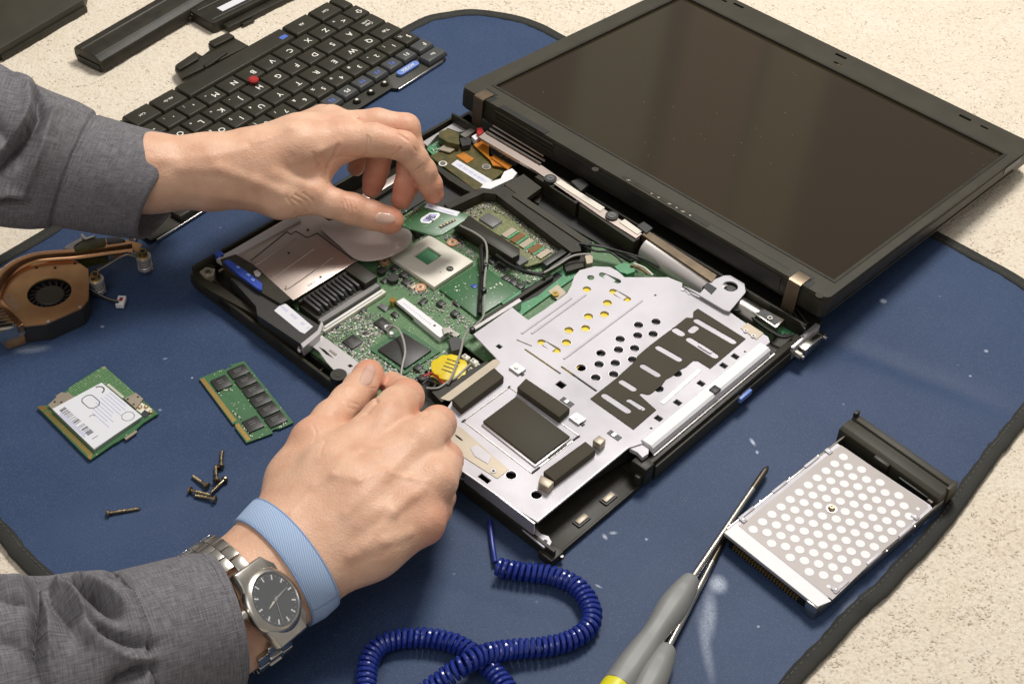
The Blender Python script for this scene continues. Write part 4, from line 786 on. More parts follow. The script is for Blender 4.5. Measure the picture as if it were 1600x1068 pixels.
# ------------------------------------------------------------------ white metal frame of the drive side
PZ = 22
def pc(px, py, r, n=16): x, y = LL(px, py, PZ); return circ(x, y, r, n)
outer = [(740, 522), (800, 480), (825, 500), (850, 484), (886, 458), (893, 446), (897, 432), (906, 422), (929, 416), (953, 417), (966, 424), (976, 433), (1044, 433), (1066, 442), (1066, 450), (1092, 462), (1140, 487), (1164, 504), (1200, 526), (1203, 534), (1190, 545), (1010, 690), (1004, 692), (982, 699), (840, 815), (800, 790), (724, 737), (700, 722), (690, 650), (706, 626), (775, 575), (782, 566)]
def build_plate():
    H = []; yc = [(949, 473), (919.6, 494), (944.4, 490.7), (889, 515.6), (915, 512.6), (885, 534.8)]
    dk = [(1025, 502.5), (997.7, 507.6), (996.5, 523.8), (1020.5, 521.7), (969, 529.5), (991.7, 543.8), (966.5, 546.2), (939, 551.6), (936, 569), (961.4, 567), (988.4, 561.8), (908, 574.4), (930.9, 589.7), (959, 584.6), (1058, 583), (1029.5, 606.8)]
    for p in yc: H.append(pc(*p, 3.0))
    for p in dk: H.append(pc(*p, 3.1))
    H.append(pc(917, 451.5, 2.8)); H.append(pc(923, 433.5, 2.5))
    def slot(a, c, hw):
        p, q = np.array(LL(*a, PZ)), np.array(LL(*c, PZ)); d = q-p; d /= np.linalg.norm(d); n = np.array((-d[1], d[0]))*hw
        al = math.atan2(d[1], d[0]); return [(q[0]+hw*cos(al+a_), q[1]+hw*sin(al+a_)) for a_ in np.linspace(-pi/2, pi/2, 6)]+[(p[0]+hw*cos(al+a_), p[1]+hw*sin(al+a_)) for a_ in np.linspace(pi/2, 3*pi/2, 6)]
    H += [slot((958, 455), (980, 467), 2.6), slot((846, 534), (870, 547), 2.6), slot((941, 429), (965, 439), 2.4)]
    H += [slot((878, 573), (931, 610), .8), slot((821, 546), (875, 583), .7), slot((808, 531), (830, 540), .5)]
    for px, py, r in ((1148.7, 556.4, 2.1), (1130.7, 570.8, 2.1), (1095.4, 598.7, 2.1), (1058.8, 628.6, 2.1), (1028.9, 653.2, 2.1), (876.5, 600.7, 2.5), (780, 541, 1.6)):
        x, y = LL(px, py, PZ); H.append([(x-r*1.15, y-r), (x+r*1.15, y-r), (x+r*1.15, y+r), (x-r*1.15, y+r)])
    for px, py, r in ((1024, 461, .9), (1164, 549, .8), (1017.5, 668.5, .9), (798.4, 742, 3.2), (838, 772.7, 3.2), (857, 698, .01)):
        if r > .1: H.append(pc(px, py, r, 12))
    x, y = LL(757, 747, PZ); H.append([(x-4, y-1.8), (x+4, y-1.8), (x+4, y+1.8), (x-4, y+1.8)])
    b = B(); b.prism([LL(*p, PZ) for p in outer], PZ-1.2, PZ, 'plate', H); o = b.build('metal_frame', laptop)
    for p_, r_, m_ in [(q, 3.0, 'steel') for q in yc]+[(q, 3.1, 'steel') for q in dk[:14]]+[((798.4, 742), 3.2, 'steel'), ((838, 772.7), 3.2, 'steel')]:
        b = B(); b.prism(pc(*p_, r_+.38, 18), PZ+.01, PZ+.16, m_, [pc(*p_, r_+.02, 18)]); b.build('hole_rim', o)
    for a_, c_ in (((741, 523), (799, 482)), ((888, 458), (905, 424)), ((1010, 689), (1188, 546)), ((840, 813), (981, 698)), ((800, 789), (725, 736)), ((976, 434), (1043, 434))):
        p_, q_ = LL(*a_, PZ), LL(*c_, PZ); b = B(); b.tube([(p_[0], p_[1], PZ-.3), (q_[0], q_[1], PZ-.3)], .42, 'steel', 6); b.build('folded_edge', o); o['label'] = 'perforated bright metal frame'
    # things seen through the openings
    one('yellow_sheet', lambda q: q.prism([LL(*p, PZ-2) for p in ((812, 560), (790, 535), (930, 440), (1000, 452), (1000, 470), (890, 590))], 20.2, 20.6, 'yellow'), o)
    one('dark_sheet', lambda q: q.prism([LL(*p, PZ-2) for p in ((895, 600), (1000, 480), (1080, 480), (1180, 540), (1000, 690), (960, 690))], 18.6, 19.0, 'chipgrey'), o)
    one('drive_body', lambda q: q.prism([LL(*p, PZ-3) for p in ((790, 540), (900, 440), (1060, 446), (1190, 528), (1000, 690), (830, 790), (712, 650))], 8, 16.8, 'chip'), o)
    for a, c in (((961, 456.5), (977, 465.5)), ((849.5, 535.8), (866.5, 545.3)), ((944, 430.5), (962, 438))):
        p, q = LL(*a, PZ), LL(*c, PZ); b = B(); b.prism([(p[0], p[1]-1.5), (q[0], p[1]-1.95), (q[0], p[1]+1.95), (p[0], p[1]+1.95)], PZ-1, PZ-.1, 'plate'); b.build('slot_island', o)
    # stamped ribs
    for a, c in (((1004.7, 470), (880, 560)), ((917, 461.5), (829, 520)), ((893, 466), (815, 521))):
        p, q = LL(*a, PZ), LL(*c, PZ); y0, y1 = p[1], q[1]; x = (p[0]+q[0])/2; b = B(); b.tube([(x, y0, PZ-.25), (x, y1, PZ-.25)], .95, 'plate', 10); b.build('stamped_rib', o, smooth=True)
    # rail on the right edge
    x0 = LL(1203, 541, 24)[0]; ya, yb = LL(1198, 540, 24)[1], LL(1012, 694, 24)[1]
    b = B(); pr = [(316.9, PZ+.02), (318.2, PZ+1.5), (325.0, PZ+1.7), (326.6, PZ+.3), (327, PZ-4)]
    V = [(u, y, z) for y in (yb+1, ya) for u, z in pr]; n = len(pr); b.add(V, [(i, i+1, n+i+1, n+i) for i in range(n-1)]+[tuple(range(n))[::-1], tuple(range(n, 2*n))], 'white'); b.build('side_rail', o)
    yn = LL(1123, 612, 24)[1]; box('rail_notch', 321, yn-3, PZ+1, 326.5, yn+3, PZ+2.6, 'dark', o, .6)
    box('outer_rail', 327.2, yb+1, 14, 328.4, ya+4, 17.6, 'steel', laptop)
    # raised tab with its round hole
    T = [LL(*p, PZ+3) for p in ((1068, 446), (1094, 458), (1104, 446), (1115, 437), (1131, 430.5), (1141, 430), (1163, 443), (1165, 456), (1140, 486), (1132, 484))]
    b = B(); xx, yy = LL(1141, 447, PZ+3); b.prism(T, PZ+1.8, PZ+3, 'plate', [circ(xx, yy, 5.2, 24)]); b.build('mounting_tab', o)
    one('tab_bolt', lambda q: (q.cyl(xx, yy, PZ-4, PZ+.5, 5.2, 'dark', 24), q.cyl(xx+.5, yy, PZ+.5, PZ+1.2, 2.6, 'chip', 14)), o, smooth=True)
    # tan plates with holes at the right end
    lp('riveted_plate', [(1157, 512), (1168, 504), (1193, 520), (1182, 530)], PZ, PZ+.5, 'tan', o)
    for q in ((1165, 517), (1177, 525)): one('rivet', lambda b: (b.cyl(*LL(*q, PZ+.5), PZ+.5, PZ+1, 1.5, 'white', 12), b.cyl(*LL(*q, PZ+.5), PZ+1, PZ+1.05, .7, 'dark', 10)), o, smooth=True)
    for q in ((1067, 452), (1077, 457.5)): one('rivet', lambda b: b.cyl(*LL(*q, PZ+.5), PZ, PZ+.7, 1.3, 'white', 10), o, smooth=True)
    lp('stamped_step', [(1032, 628), (1091, 576), (1096, 579), (1037, 631)], PZ, PZ+.4, 'steel', o)
    lp('front_lug', [(984, 700), (1004, 691), (1014, 698), (1013, 708), (1004, 714), (996, 706)], 18, 21, 'plate', o)
    # black stick-on insulating pad
    z5 = lambda X, Y: (900+X/3.337, 400+Y/3.337)
    P = [z5(*p) for p in ((635, 273), (885, 430), (700, 585), (636, 545), (612, 543), (575, 575), (545, 590), (500, 625), (470, 640), (450, 668), (392, 715), (375, 720), (340, 712), (330, 722), (418, 800), (300, 902), (75, 742), (205, 640), (310, 545), (320, 520), (385, 465), (480, 393), (500, 380), (575, 320), (610, 322), (612, 290))]
    S1 = lambda a, c, r: slot(z5(*a), z5(*c), r)
    Hs = [S1((150, 730), (268, 808), 2.3), S1((240, 658), (298, 694), 2.2), S1((350, 576), (424, 620), 2.2), S1((430, 480), (536, 540), 2.2), S1((278, 756), (345, 796), 1.9), S1((592, 438), (724, 522), 2.4), S1((630, 340), (818, 448), 2.3), S1((602, 392), (622, 376), 2.4), S1((518, 388), (548, 406), 2.6)]
    b = B(); b.prism([LL(*p, PZ+.5) for p in P], PZ+.1, PZ+.55, 'adhesive', Hs); pd = b.build('insulating_pad', o); pd['label'] = 'dark grey die-cut adhesive pad'
    for a, c in (((640, 462), (706, 504)), ((275, 755), (345, 794))):
        p, q = LL(*z5(*a), PZ+.5), LL(*z5(*c), PZ+.5); b = B(); b.prism([(p[0], p[1]-1.1), (q[0], p[1]-1.1), (q[0], p[1]+1.1), (p[0], p[1]+1.1)], PZ, PZ+.9, 'plate'); b.build('slot_island', pd)
    # palm-rest end: recess seams, pads
    lp('tan_plate', [(701, 656), (709, 663), (720, 667), (795, 733), (777, 747), (716, 708), (700, 690)], PZ, PZ+.4, 'tan', o)
    lp('cutout_plate', [(735, 700), (745, 694), (769, 712), (762, 724), (742, 712)], PZ+.4, PZ+.7, 'plate', o)
    for q in ((716, 683), (718, 685)): one('slot_mark', lambda b: b.box(LL(*q, PZ)[0]-2.5, LL(*q, PZ)[1]-.6, PZ+.4, LL(*q, PZ)[0]+2.5, LL(*q, PZ)[1]+.4, PZ+.5, 'dark'), o)
    one('rivet', lambda b: (b.cyl(*LL(771, 736, PZ+.4), PZ+.4, PZ+.9, 1.6, 'white', 12), b.cyl(*LL(771, 736, PZ+.4), PZ+.9, PZ+.95, .9, 'dark', 10)), o, smooth=True)
    lp('tan_strip', [(688, 622), (702, 626), (800, 562), (790, 556), (770, 562)], PZ-.6, PZ-.1, 'tan', o)
    b = B()
    for a, c in (((796, 605), (724, 657.5)), ((724, 657.5), (831, 739)), ((831, 739), (905, 681)), ((905, 681), (796, 605))):
        p, q = LL(*a, PZ), LL(*c, PZ)
        b.tube([(p[0], p[1], PZ+.05), (q[0], q[1], PZ+.05)], .45, 'nickel', 6)
    b.build('recess_seam', o)
    for a, c in (((831, 739), (843, 730)), ((858, 716), (885, 695)), ((895, 688), (905, 681)), ((794, 606), (797, 604)), ((722, 659), (727, 656))):
        p, q = LL(*a, PZ), LL(*c, PZ); b = B(); b.tube([(p[0], p[1], PZ+.3), (q[0], q[1], PZ+.3)], .7, 'dark', 6); b.build('seam_gap', o)
    tp = lp('touchpad_base', [(806, 622), (893, 684), (836, 729), (752, 663)], PZ, PZ+1, 'steel', o, bevel=.2)
    lp('touchpad', [(806.8, 618.4), (890.7, 681.3), (836.8, 721.8), (754.4, 657.4)], PZ+1, PZ+2.4, 'pad', o, bevel=.3)
    lp('foam_pad', [(772, 574), (787.5, 588), (720.5, 638), (706, 623)], PZ, PZ+5.5, 'adhesive', o, bevel=.4)
    lp('foam_pad', [(821.8, 590.5), (890.7, 637), (874, 651.5), (808, 604.5)], PZ, PZ+5.5, 'adhesive', o, bevel=.4)
    lp('foam_pad', [(914.7, 688.8), (931, 702), (867, 750.8), (849, 736)], PZ, PZ+5.5, 'adhesive', o, bevel=.4)
    lp('foam_block', [(936, 679), (947, 686), (938, 695), (926, 687)], PZ, PZ+6, 'tan', o, bevel=.5)
    lp('foam_block', [(845, 741), (866, 752), (857, 762), (841, 753)], PZ, PZ+6, 'tan', o, bevel=.5)
    for (px, py) in ((808, 574), (902, 652)):
        k = lp('spring_clip', [(px-13, py-1), (px-1, py-8), (px+14, py+2), (px+2, py+10)], PZ, PZ+1.8, 'steel', o, smooth=True)
        one('clip_gap', lambda b: b.box(LL(px+5, py+8, PZ)[0]-4, LL(px+5, py+8, PZ)[1]-1.4, PZ, LL(px+5, py+8, PZ)[0]+3, LL(px+5, py+8, PZ)[1]+.6, PZ+.6, 'dark'), k)
        one('clip_dimple', lambda b: b.cyl(*LL(px-1, py, PZ+1.8), PZ+1.8, PZ+2.3, 1.5, 'nickel', 12), k, smooth=True)
    for q in ((886, 628), (960, 680)): one('square_slot', lambda b: (b.box(LL(*q, PZ)[0]-4.5, LL(*q, PZ)[1]-2, PZ, LL(*q, PZ)[0]+4.5, LL(*q, PZ)[1]+2, PZ+.25, 'chip'), b.box(LL(*q, PZ)[0]-1.5, LL(*q, PZ)[1]-1.5, PZ+.25, LL(*q, PZ)[0]+.8, LL(*q, PZ)[1]+1.5, PZ+.7, 'steel')), o)
    # front wall and foot of the frame
    (ux, uy), (qx, qy) = LL(700, 722, PZ), LL(840, 815, PZ)
    box('front_wall', LL(724, 737, PZ)[0], uy-.9 if 0 else LL(800, 790, PZ)[1]-.6, 12, LL(838, 815, PZ)[0], LL(800, 790, PZ)[1]+.4, PZ-.1, 'steel', o)
    ft = lp('frame_foot', [(789, 803), (798, 794), (838, 826), (845, 833), (857, 837), (862, 846), (858, 853), (849, 854)], 9, 10.4, 'plate', o)
    one('foot_hole', lambda b: b.cyl(*LL(852, 845, 10.4), 10.4, 10.5, 1.3, 'dark', 12), ft)
build_plate()
# ------------------------------------------------------------------ loose keyboard
KB = Fr(-169, 1042.2, 0, R(-127.14))
def keyboard():
    t = thing('keyboard', 'removed black laptop keyboard with red pointing stick lying upside down beside the batteries', 'keyboard', KB)
    P = 20.5; RP = 18.8; ZT = 8.0
    b = B(); b.prism([(-49, -31), (262, -31), (266, 93), (222, 95.5), (140, 92.5), (17, 92.5), (15, 96), (-44, 97)], 1.0, 3.3, 'black')
    base = b.build('base_plate', t, bevel=.3)
    box('metal_edge', -40, 96.2, 1.2, 14, 97.6, 3.2, 'nickel', t, .3); box('metal_edge', 170, 94.5, 1.2, 262, 95.8, 3.0, 'nickel', t, .3)
    def key(x, y, w_, leg='', m='key', h=18.0, lm='print', sz=7.3, sub=None, ins=.9):
        hw, hh = w_/2-.45, h/2-.4; b = B(); z0, z1 = 3.6, ZT; ti = ins
        V = [(-hw, -hh, z0), (hw, -hh, z0), (hw, hh, z0), (-hw, hh, z0), (-hw, -hh, z0+1.6), (hw, -hh, z0+1.6), (hw, hh, z0+1.6), (-hw, hh, z0+1.6), (-hw+ti, -hh+.8, z1), (hw-ti, -hh+.8, z1), (hw-ti, hh-1.4, z1), (-hw+ti, hh-1.4, z1)]
        b.add(V, [(3, 2, 1, 0), (0, 1, 5, 4), (1, 2, 6, 5), (2, 3, 7, 6), (3, 0, 4, 7), (4, 5, 9, 8), (5, 6, 10, 9), (6, 7, 11, 10), (7, 4, 8, 11), (8, 9, 10, 11)], m)
        k = b.build('key', t, bevel=.45); k.location = (x*S, y*S, 0)
        if leg: text('key_legend', leg, (-hw*.28 if len(leg) == 1 else 0) , .6 if len(leg) == 1 and not sub else 1.4*(len(leg) == 1), ZT+.03, sz if len(leg) < 3 else sz*.5, lm, k)
        if sub: text('key_legend', sub, hw*.4, -3.6, ZT+.03, 4.2, lm, k)
        return k
    for i, c in enumerate('ZXCVBNM,.-'): key(i*P, 0, P, c, sub=';:_'[i-7] if i > 6 else ('°' if c == 'M' else None))
    key(-P, 0, P, '<', sub='>'); key(-40, 0, 19, '⇧'); key(10.6*P+P*.3, 0, 2.4*P, '⇧')
    for i, c in enumerate('ASDFGHJKLÖÄ'): key(-.45*P+i*P, RP, P, c, sub={6: '-', 7: '*', 8: '*'}.get(i))
    key(-34, RP, 29, 'Caps\nLock', sz=8); key(11.2*P, RP, 1.6*P, "'", sub='*')
    for i, c in enumerate('QWERTYUIOPÅ'): key(-.62*P+i*P, 2*RP, P, c, sub={6: '4', 7: '5', 8: '6', 9: '*'}.get(i))
    key(-35.7, 2*RP, 25, 'Tab', sz=9); key(10.9*P, 2*RP, P, '^'); key(12.3*P-5, 2*RP, 1.3*P, '↵')
    for i, (c, s_) in enumerate(zip('1234567890', '!"#¤%&/()=')): key(-1.02*P+i*P, 3*RP, P, c, sub=s_, sz=6)
    key(-40.2, 3*RP, 17, '§', sub='½', sz=6); key(8.9*P, 3*RP, P, '+', sub='?'); key(10.5*P, 3*RP, 2.2*P, '⟵'); key(12*P, 3*RP, .9*P, '')
    fx = -2.1*P
    for i in range(12):
        x = -21+i*17.3
        key(x, 4*RP-1.5, 16.6, 'F%d' % (i+1), m='keygrey', h=13.5, lm='blueprint' if i in (1, 2, 3, 5) else 'print', sz=5.4, ins=1.1)
    key(-40, 4*RP-1.5, 18, 'F', m='keygrey', h=14, sz=6); key(-36, 5*RP-4.5, 23, 'Esc', m='keygrey', h=13.5, sz=7)
    for i in range(3): key(190+i*20, 5*RP-5, 19, ('Ins', 'Del', 'End')[i], m='key', h=12, sz=5)
    # blue long button and three round volume buttons
    b = B(); b.prism(rrect(-22, 82.5, 2, 88.8, 3), 3.4, 6.0, 'lightblue'); k = b.build('blue_button', t, bevel=.5); text('button_print', 'ACCESS', -10, 85.6, 6.1, 4.2, 'print', k)
    for i in range(3): one('volume_button', lambda b: (b.cyl(17.5+i*16, 85.6, 3.4, 6, 3.4, 'black', 16, 2.7), b.cyl(17.5+i*16, 85.6, 6, 6.1, 1.2, 'print', 10)), t, smooth=True)
    # space row
    key(-43, -RP-1.5, 12, '', h=20); key(-24, -RP-1.5, 25, 'Ctrl', h=20, sz=8); key(4, -RP-1.5, 29, 'Alt', h=20, sz=8)
    key(77.5, -RP-1.5, 116, '', h=20, ins=1.2); one('space_badge', lambda b: b.box(24, -RP-1, ZT+.02, 31, -RP+3.5, ZT+.08, 'blueprint'), t)
    key(149, -RP-1.5, 26, 'Alt Gr', h=20, sz=7); key(175, -RP-1.5, 26, 'Ctrl', h=20, sz=7); key(199, -RP, 20, ''); key(220, -RP, 20, ''); key(241, -RP, 20, '')
    # pointing stick
    x, y = KB.L(396, 124, 11); st_ = one('pointing_stick', lambda b: (b.cyl(x, y, 6, 9.2, 1.6, 'dark', 12), b.cyl(x, y, 9.2, 11, 3.9, 'red', 22, 4.2), b.cyl(x, y, 11, 12.2, 4.2, 'red', 22, 3.0)), t, smooth=True)
    # bracket that carried the palm-side buttons
    z2 = lambda X, Y: KB.L(200+X/2.81, Y/2.81, 6)
    b = B(); b.prism([z2(*p) for p in ((235, 340), (205, 300), (205, 283), (300, 225), (325, 240), (358, 215), (350, 185), (440, 143), (475, 165), (530, 195))], 1.5, 5.0, 'key'); br = b.build('button_bracket', t, bevel=.8)
    b = B(); b.prism([z2(*p) for p in ((210, 290), (300, 230), (312, 262), (228, 312))], 5, 7.5, 'key'); b.build('bracket_rib', br, bevel=.8)
    b = B(); b.prism([z2(*p) for p in ((355, 188), (440, 147), (470, 165), (380, 210))], 5, 7.5, 'key'); b.build('bracket_rib', br, bevel=.8)
    b = B(); b.prism([z2(*p) for p in ((330, 285), (425, 222), (438, 232), (342, 298))], 5, 6.5, 'key'); b.build('bracket_rib', br, bevel=.5)
keyboard()

# ------------------------------------------------------------------ battery, slim pack and the dark cover at the top left
def battery():
    p, q = np.array(GND.L(114, 70, 12)), np.array(GND.L(234, 1, 12)); a = math.atan2(q[1]-p[1], q[0]-p[0]); fr = Fr(p[0], p[1], -3, a)
    t = thing('laptop_battery', 'long ridged black laptop battery on the carpet at top left', 'battery', fr)
    prof = [(0, 3), (0, 15), (-2, 20.5), (-7, 22), (-13, 22), (-14, 21.2), (-23, 21.2), (-24, 22), (-34, 21), (-40, 17), (-42, 12), (-42, 3), (-38, 0), (-3, 0)]
    prof = [(0, 8), (0, 17), (-3, 21.3), (-11, 22), (-12, 21), (-22, 21), (-23, 22), (-31, 21), (-32, 19.8), (-38, 16.5), (-40, 12), (-40, 4), (-36, 0), (-4, 0)]; prof = [(y*.80, z*.68) for y, z in prof]
    n = len(prof); L = 235; V = [(x, y, z) for x in (0, L) for y, z in prof]
    Fc = [(i, n+i, n+(i+1) % n, (i+1) % n) for i in range(n)]+[tuple(range(n)), tuple(range(n, 2*n))[::-1]]
    mk('battery_case', V, Fc, 'black', t, bevel=.5)
    box('end_cap', -1.0, -29, 1, -.05, -3, 7, 'dark', t, .4); one('contact_slot', lambda b: b.box(100, -33, 6.5, 110, -31.8, 7.4, 'print'), t); box('catch', 96, -34, 2, 118, -32, 5.5, 'black', t, .5)
    p, q = np.array(GND.L(302, 12, 12)), np.array(GND.L(420, -45, 12)); a = math.atan2(q[1]-p[1], q[0]-p[0]); fr2 = Fr(p[0], p[1], -3, a)
    t = thing('slim_battery_pack', 'slim dark module with a white label beside the long battery, cut by the top edge', 'battery', fr2)
    one('pack_body', lambda b: (b.prism(rrect(0, -24, 150, 8, 3), 0, 10, 'black'),), t, bevel=.8)
    box('pack_lip', 10, -31, 0, 150, -23, 5, 'black', t, .6)
    one('pack_groove', lambda b: (b.box(4, -.4, 10, 150, .4, 10.6, 'chipgrey'), b.box(4, -19.5, 10, 150, -18.8, 10.5, 'chipgrey')), t)
    box('label', 18, -15.5, 10, 120, -8, 10.3, 'paperwhite', t); box('catch', 24, -34, 0, 36, -31, 3, 'black', t, .3)
    # dark cover
    P = [GND.L(*q, 9) for q in ((-90, 120), (-60, -60), (150, -90), (130, -2), (0, 74))]
    t = thing('cover_panel', 'flat black plastic cover cut off by the top left corner of the picture', 'cover', loc=(*P[4], -3)); ox, oy = P[4]
    b = B(); b.prism([(x-ox, y-oy) for x, y in P], 0, 11, 'black_soft'); b.build('panel', t, bevel=1)
    P2 = [GND.L(*q, 8) for q in ((0, 75), (130, -1), (134, 1), (0, 79))]; b = B(); b.prism([(x-ox, y-oy) for x, y in P2], 0, 5, 'black'); b.build('panel_rim', t, bevel=.3)
battery()

# ------------------------------------------------------------------ heat sink with fan
def heatsink():
    ZT = 16; o0 = GND.L(78, 455, 0); G = Fr(o0[0], o0[1], 0, 0)
    t = thing('fan_heatsink', 'copper heat sink with a black fan and heat pipe on the left of the mat', 'heat sink', G)
    Lz = lambda X, Y, z=ZT: G.L(X/4.644, 330+Y/4.644, z)
    def pr(name, pts, z0, z1, m, par=t, holes=(), **k):
        b = B(); b.prism([Lz(*p, z1) for p in pts], z0, z1, m, holes); return b.build(name, par, **k)
    fx, fy = Lz(358, 588)
    body = [(-40, 560), (0, 480), (100, 410), (220, 385), (460, 345), (560, 365), (640, 420), (645, 520), (640, 640), (590, 700), (330, 815), (180, 830), (60, 830), (-60, 760)]
    body_s = [tuple(p) for p in body]
    pr('copper_plate', body_s, ZT-1.2, ZT, 'copper', holes=[circ(fx, fy, 14.2, 40)], smooth=True)
    fan_ = pr('fan_housing', [(-40, 560), (0, 480), (100, 410), (220, 385), (460, 345), (560, 365), (636, 425), (640, 520), (636, 640), (590, 705), (330, 820), (310, 815), (170, 838), (40, 830), (-60, 760)], .5, ZT-1.3, 'chip', holes=[circ(fx, fy, 16, 32)], smooth=True)
    one('fan_floor', lambda b: b.cyl(fx, fy, 1, 3, 16, 'dark', 32), fan_)
    hub = one('fan_hub', lambda b: (b.cyl(fx, fy, 3, 13.6, 9.4, 'chip', 40), b.cyl(fx, fy, 13.6, 14.2, 9.4, 'black_soft', 40, 8.7)), fan_, smooth=True)
    for i in range(19):
        a = 2*pi*i/19; V = []
        for z in (4, 13):
            for r, da in ((9, 0), (11.8, .16), (14.6, .22)):
                for s_ in (-.045, .045): V.append((fx+r*cos(a+da+s_), fy+r*sin(a+da+s_), z))
        Fc = [(0, 2, 8, 6), (2, 4, 10, 8), (1, 7, 9, 3), (3, 9, 11, 5), (6, 8, 9, 7), (8, 10, 11, 9), (4, 5, 11, 10)]
        b = B(); b.add(V, Fc, 'chip'); b.build('fan_blade', hub)
    # heat pipe
    pts = [(-60, 690), (-45, 600), (10, 490), (110, 400), (240, 345), (380, 325), (560, 312), (760, 283), (960, 255)]
    P = spline([(*Lz(*p, 17.5), 17.5) for p in pts], 8); V, Fc = sweep(P, 5.2, 14); c = 17.5; V = [(x, y, c+(z-c)*.55) for x, y, z in V]
    b = B(); b.add(V, Fc, 'copperbright'); b.build('heat_pipe', t, smooth=True)
    b = B(); b.tube(spline([(*Lz(*p, 16.5), 16.5) for p in [(-10, 560), (60, 470), (170, 405), (300, 375), (460, 345), (600, 330)]], 8), .8, 'copper', 6); b.build('plate_lip', t, smooth=True)
    # fin block and bright strip at the left
    pr('fin_block', [(-60, 440), (165, 345), (180, 360), (-40, 470)], 6, 19, 'copperbright')
    pr('fin_strip', [(-20, 425), (165, 348), (170, 356), (-20, 445)], 19, 19.6, 'sock')
    for k in range(7): pr('fin', [(-30+k*1, 700+k*24), (5+k*18, 690+k*22), (9+k*18, 697+k*22), (-30, 708+k*24)], 8, 18.5, 'nickel')
    pr('pipe_end', [(0, 640), (18, 640), (170, 815), (130, 835), (0, 690)], 12, 18.6, 'copperbright', bevel=.6)
    pr('copper_foot', [(20, 870), (160, 812), (178, 835), (175, 890), (40, 935), (0, 900)], 0.5, 9, 'copper', bevel=.6)
    pr('corner_clip', [(-10, 860), (140, 805), (165, 815), (50, 862), (-10, 890)], 9, 17.5, 'nickel')
    # processor block, bracket and springs
    pr('cold_plate', [(535, 262), (640, 195), (760, 190), (765, 250), (545, 300)], 6, 21, 'goldboard', bevel=.4)
    pr('mount_plate', [(760, 215), (780, 190), (905, 205), (990, 225), (1030, 235), (1010, 280), (920, 270), (800, 290)], 12, 18, 'copper')
    pr('silver_arm', [(465, 270), (480, 248), (590, 190), (615, 200), (540, 245), (530, 275)], 12, 17, 'steel')
    pr('silver_hook', [(585, 165), (600, 160), (625, 190), (690, 170), (680, 185), (620, 205), (590, 185)], 15, 22, 'nickel')
    pr('spring_bar', [(770, 190), (860, 185), (910, 205), (860, 222), (775, 222)], 18, 20.5, 'chipgrey', bevel=.4)
    for pts in ([(700, 430), (760, 395), (900, 315), (960, 318), (1010, 335)], [(905, 285), (960, 250), (1010, 238)], [(935, 205), (970, 200), (990, 215)]):
        b = B(); b.tube(spline([(*Lz(*p, 14), 14) for p in pts], 5), 1.3, 'nickel', 8); b.build('spring_arm', t, smooth=True)
    pr('arm_plate', [(920, 262), (980, 222), (1032, 240), (1020, 290), (950, 300)], 13, 17, 'nickel', bevel=.5)
    for (X, Y) in ((690, 465), (1035, 300)):
        x, y = Lz(X, Y, 17); b = B(); b.cyl(x, y, 1, 12, 4.2, 'nickel', 22); b.cyl(x, y, 12, 14, 5.2, 'steel', 22); b.cyl(x, y, 14, 18.5, 3.4, 'brass', 18, 2.9); b.cyl(x, y, 18.5, 18.55, 1.6, 'dark', 10)
        sc = b.build('captive_screw', t, smooth=True)
        b = B(); b.tube([(x+4.6*cos(a), y+4.6*sin(a), 2+a/(2*pi)*2.1) for a in np.linspace(0, 9*pi, 80)], .45, 'steel', 5); b.build('spring', sc, smooth=True)
    for X, Y in ((265, 410), (545, 378), (400, 410), (350, 800), (580, 695)): one('rivet', lambda b: b.cyl(*Lz(X, Y), ZT, ZT+.4, 1.0, 'chip' if Y < 450 else 'steel', 10), t)
    text('etched_mark', 'C2531', *Lz(85, 660), ZT+.05, 7, 'copper', t, rot=R(-50)).data.materials[0] = MATS['brownmetal']
    for k, m in ((0, 'wireblack'), (1, 'wire'), (2, 'wireblack')):
        b = B(); b.tube(spline([(*Lz(X, Y+k*5, 10), 9-i*1.3) for i, (X, Y) in enumerate(((640, 545), (700, 575), (770, 600), (850, 612)))], 6), .8, m, 7); b.build('fan_wire', t, smooth=True)
    x, y = Lz(875, 640, 5); box('fan_plug', x-2.7, y-4.5, 1, x+2.7, y+4.5, 4.6, 'white', t, .4); box('plug_slot', x-1, y-1, 4.6, x+1.2, y+2.5, 4.7, 'red', t)
heatsink()

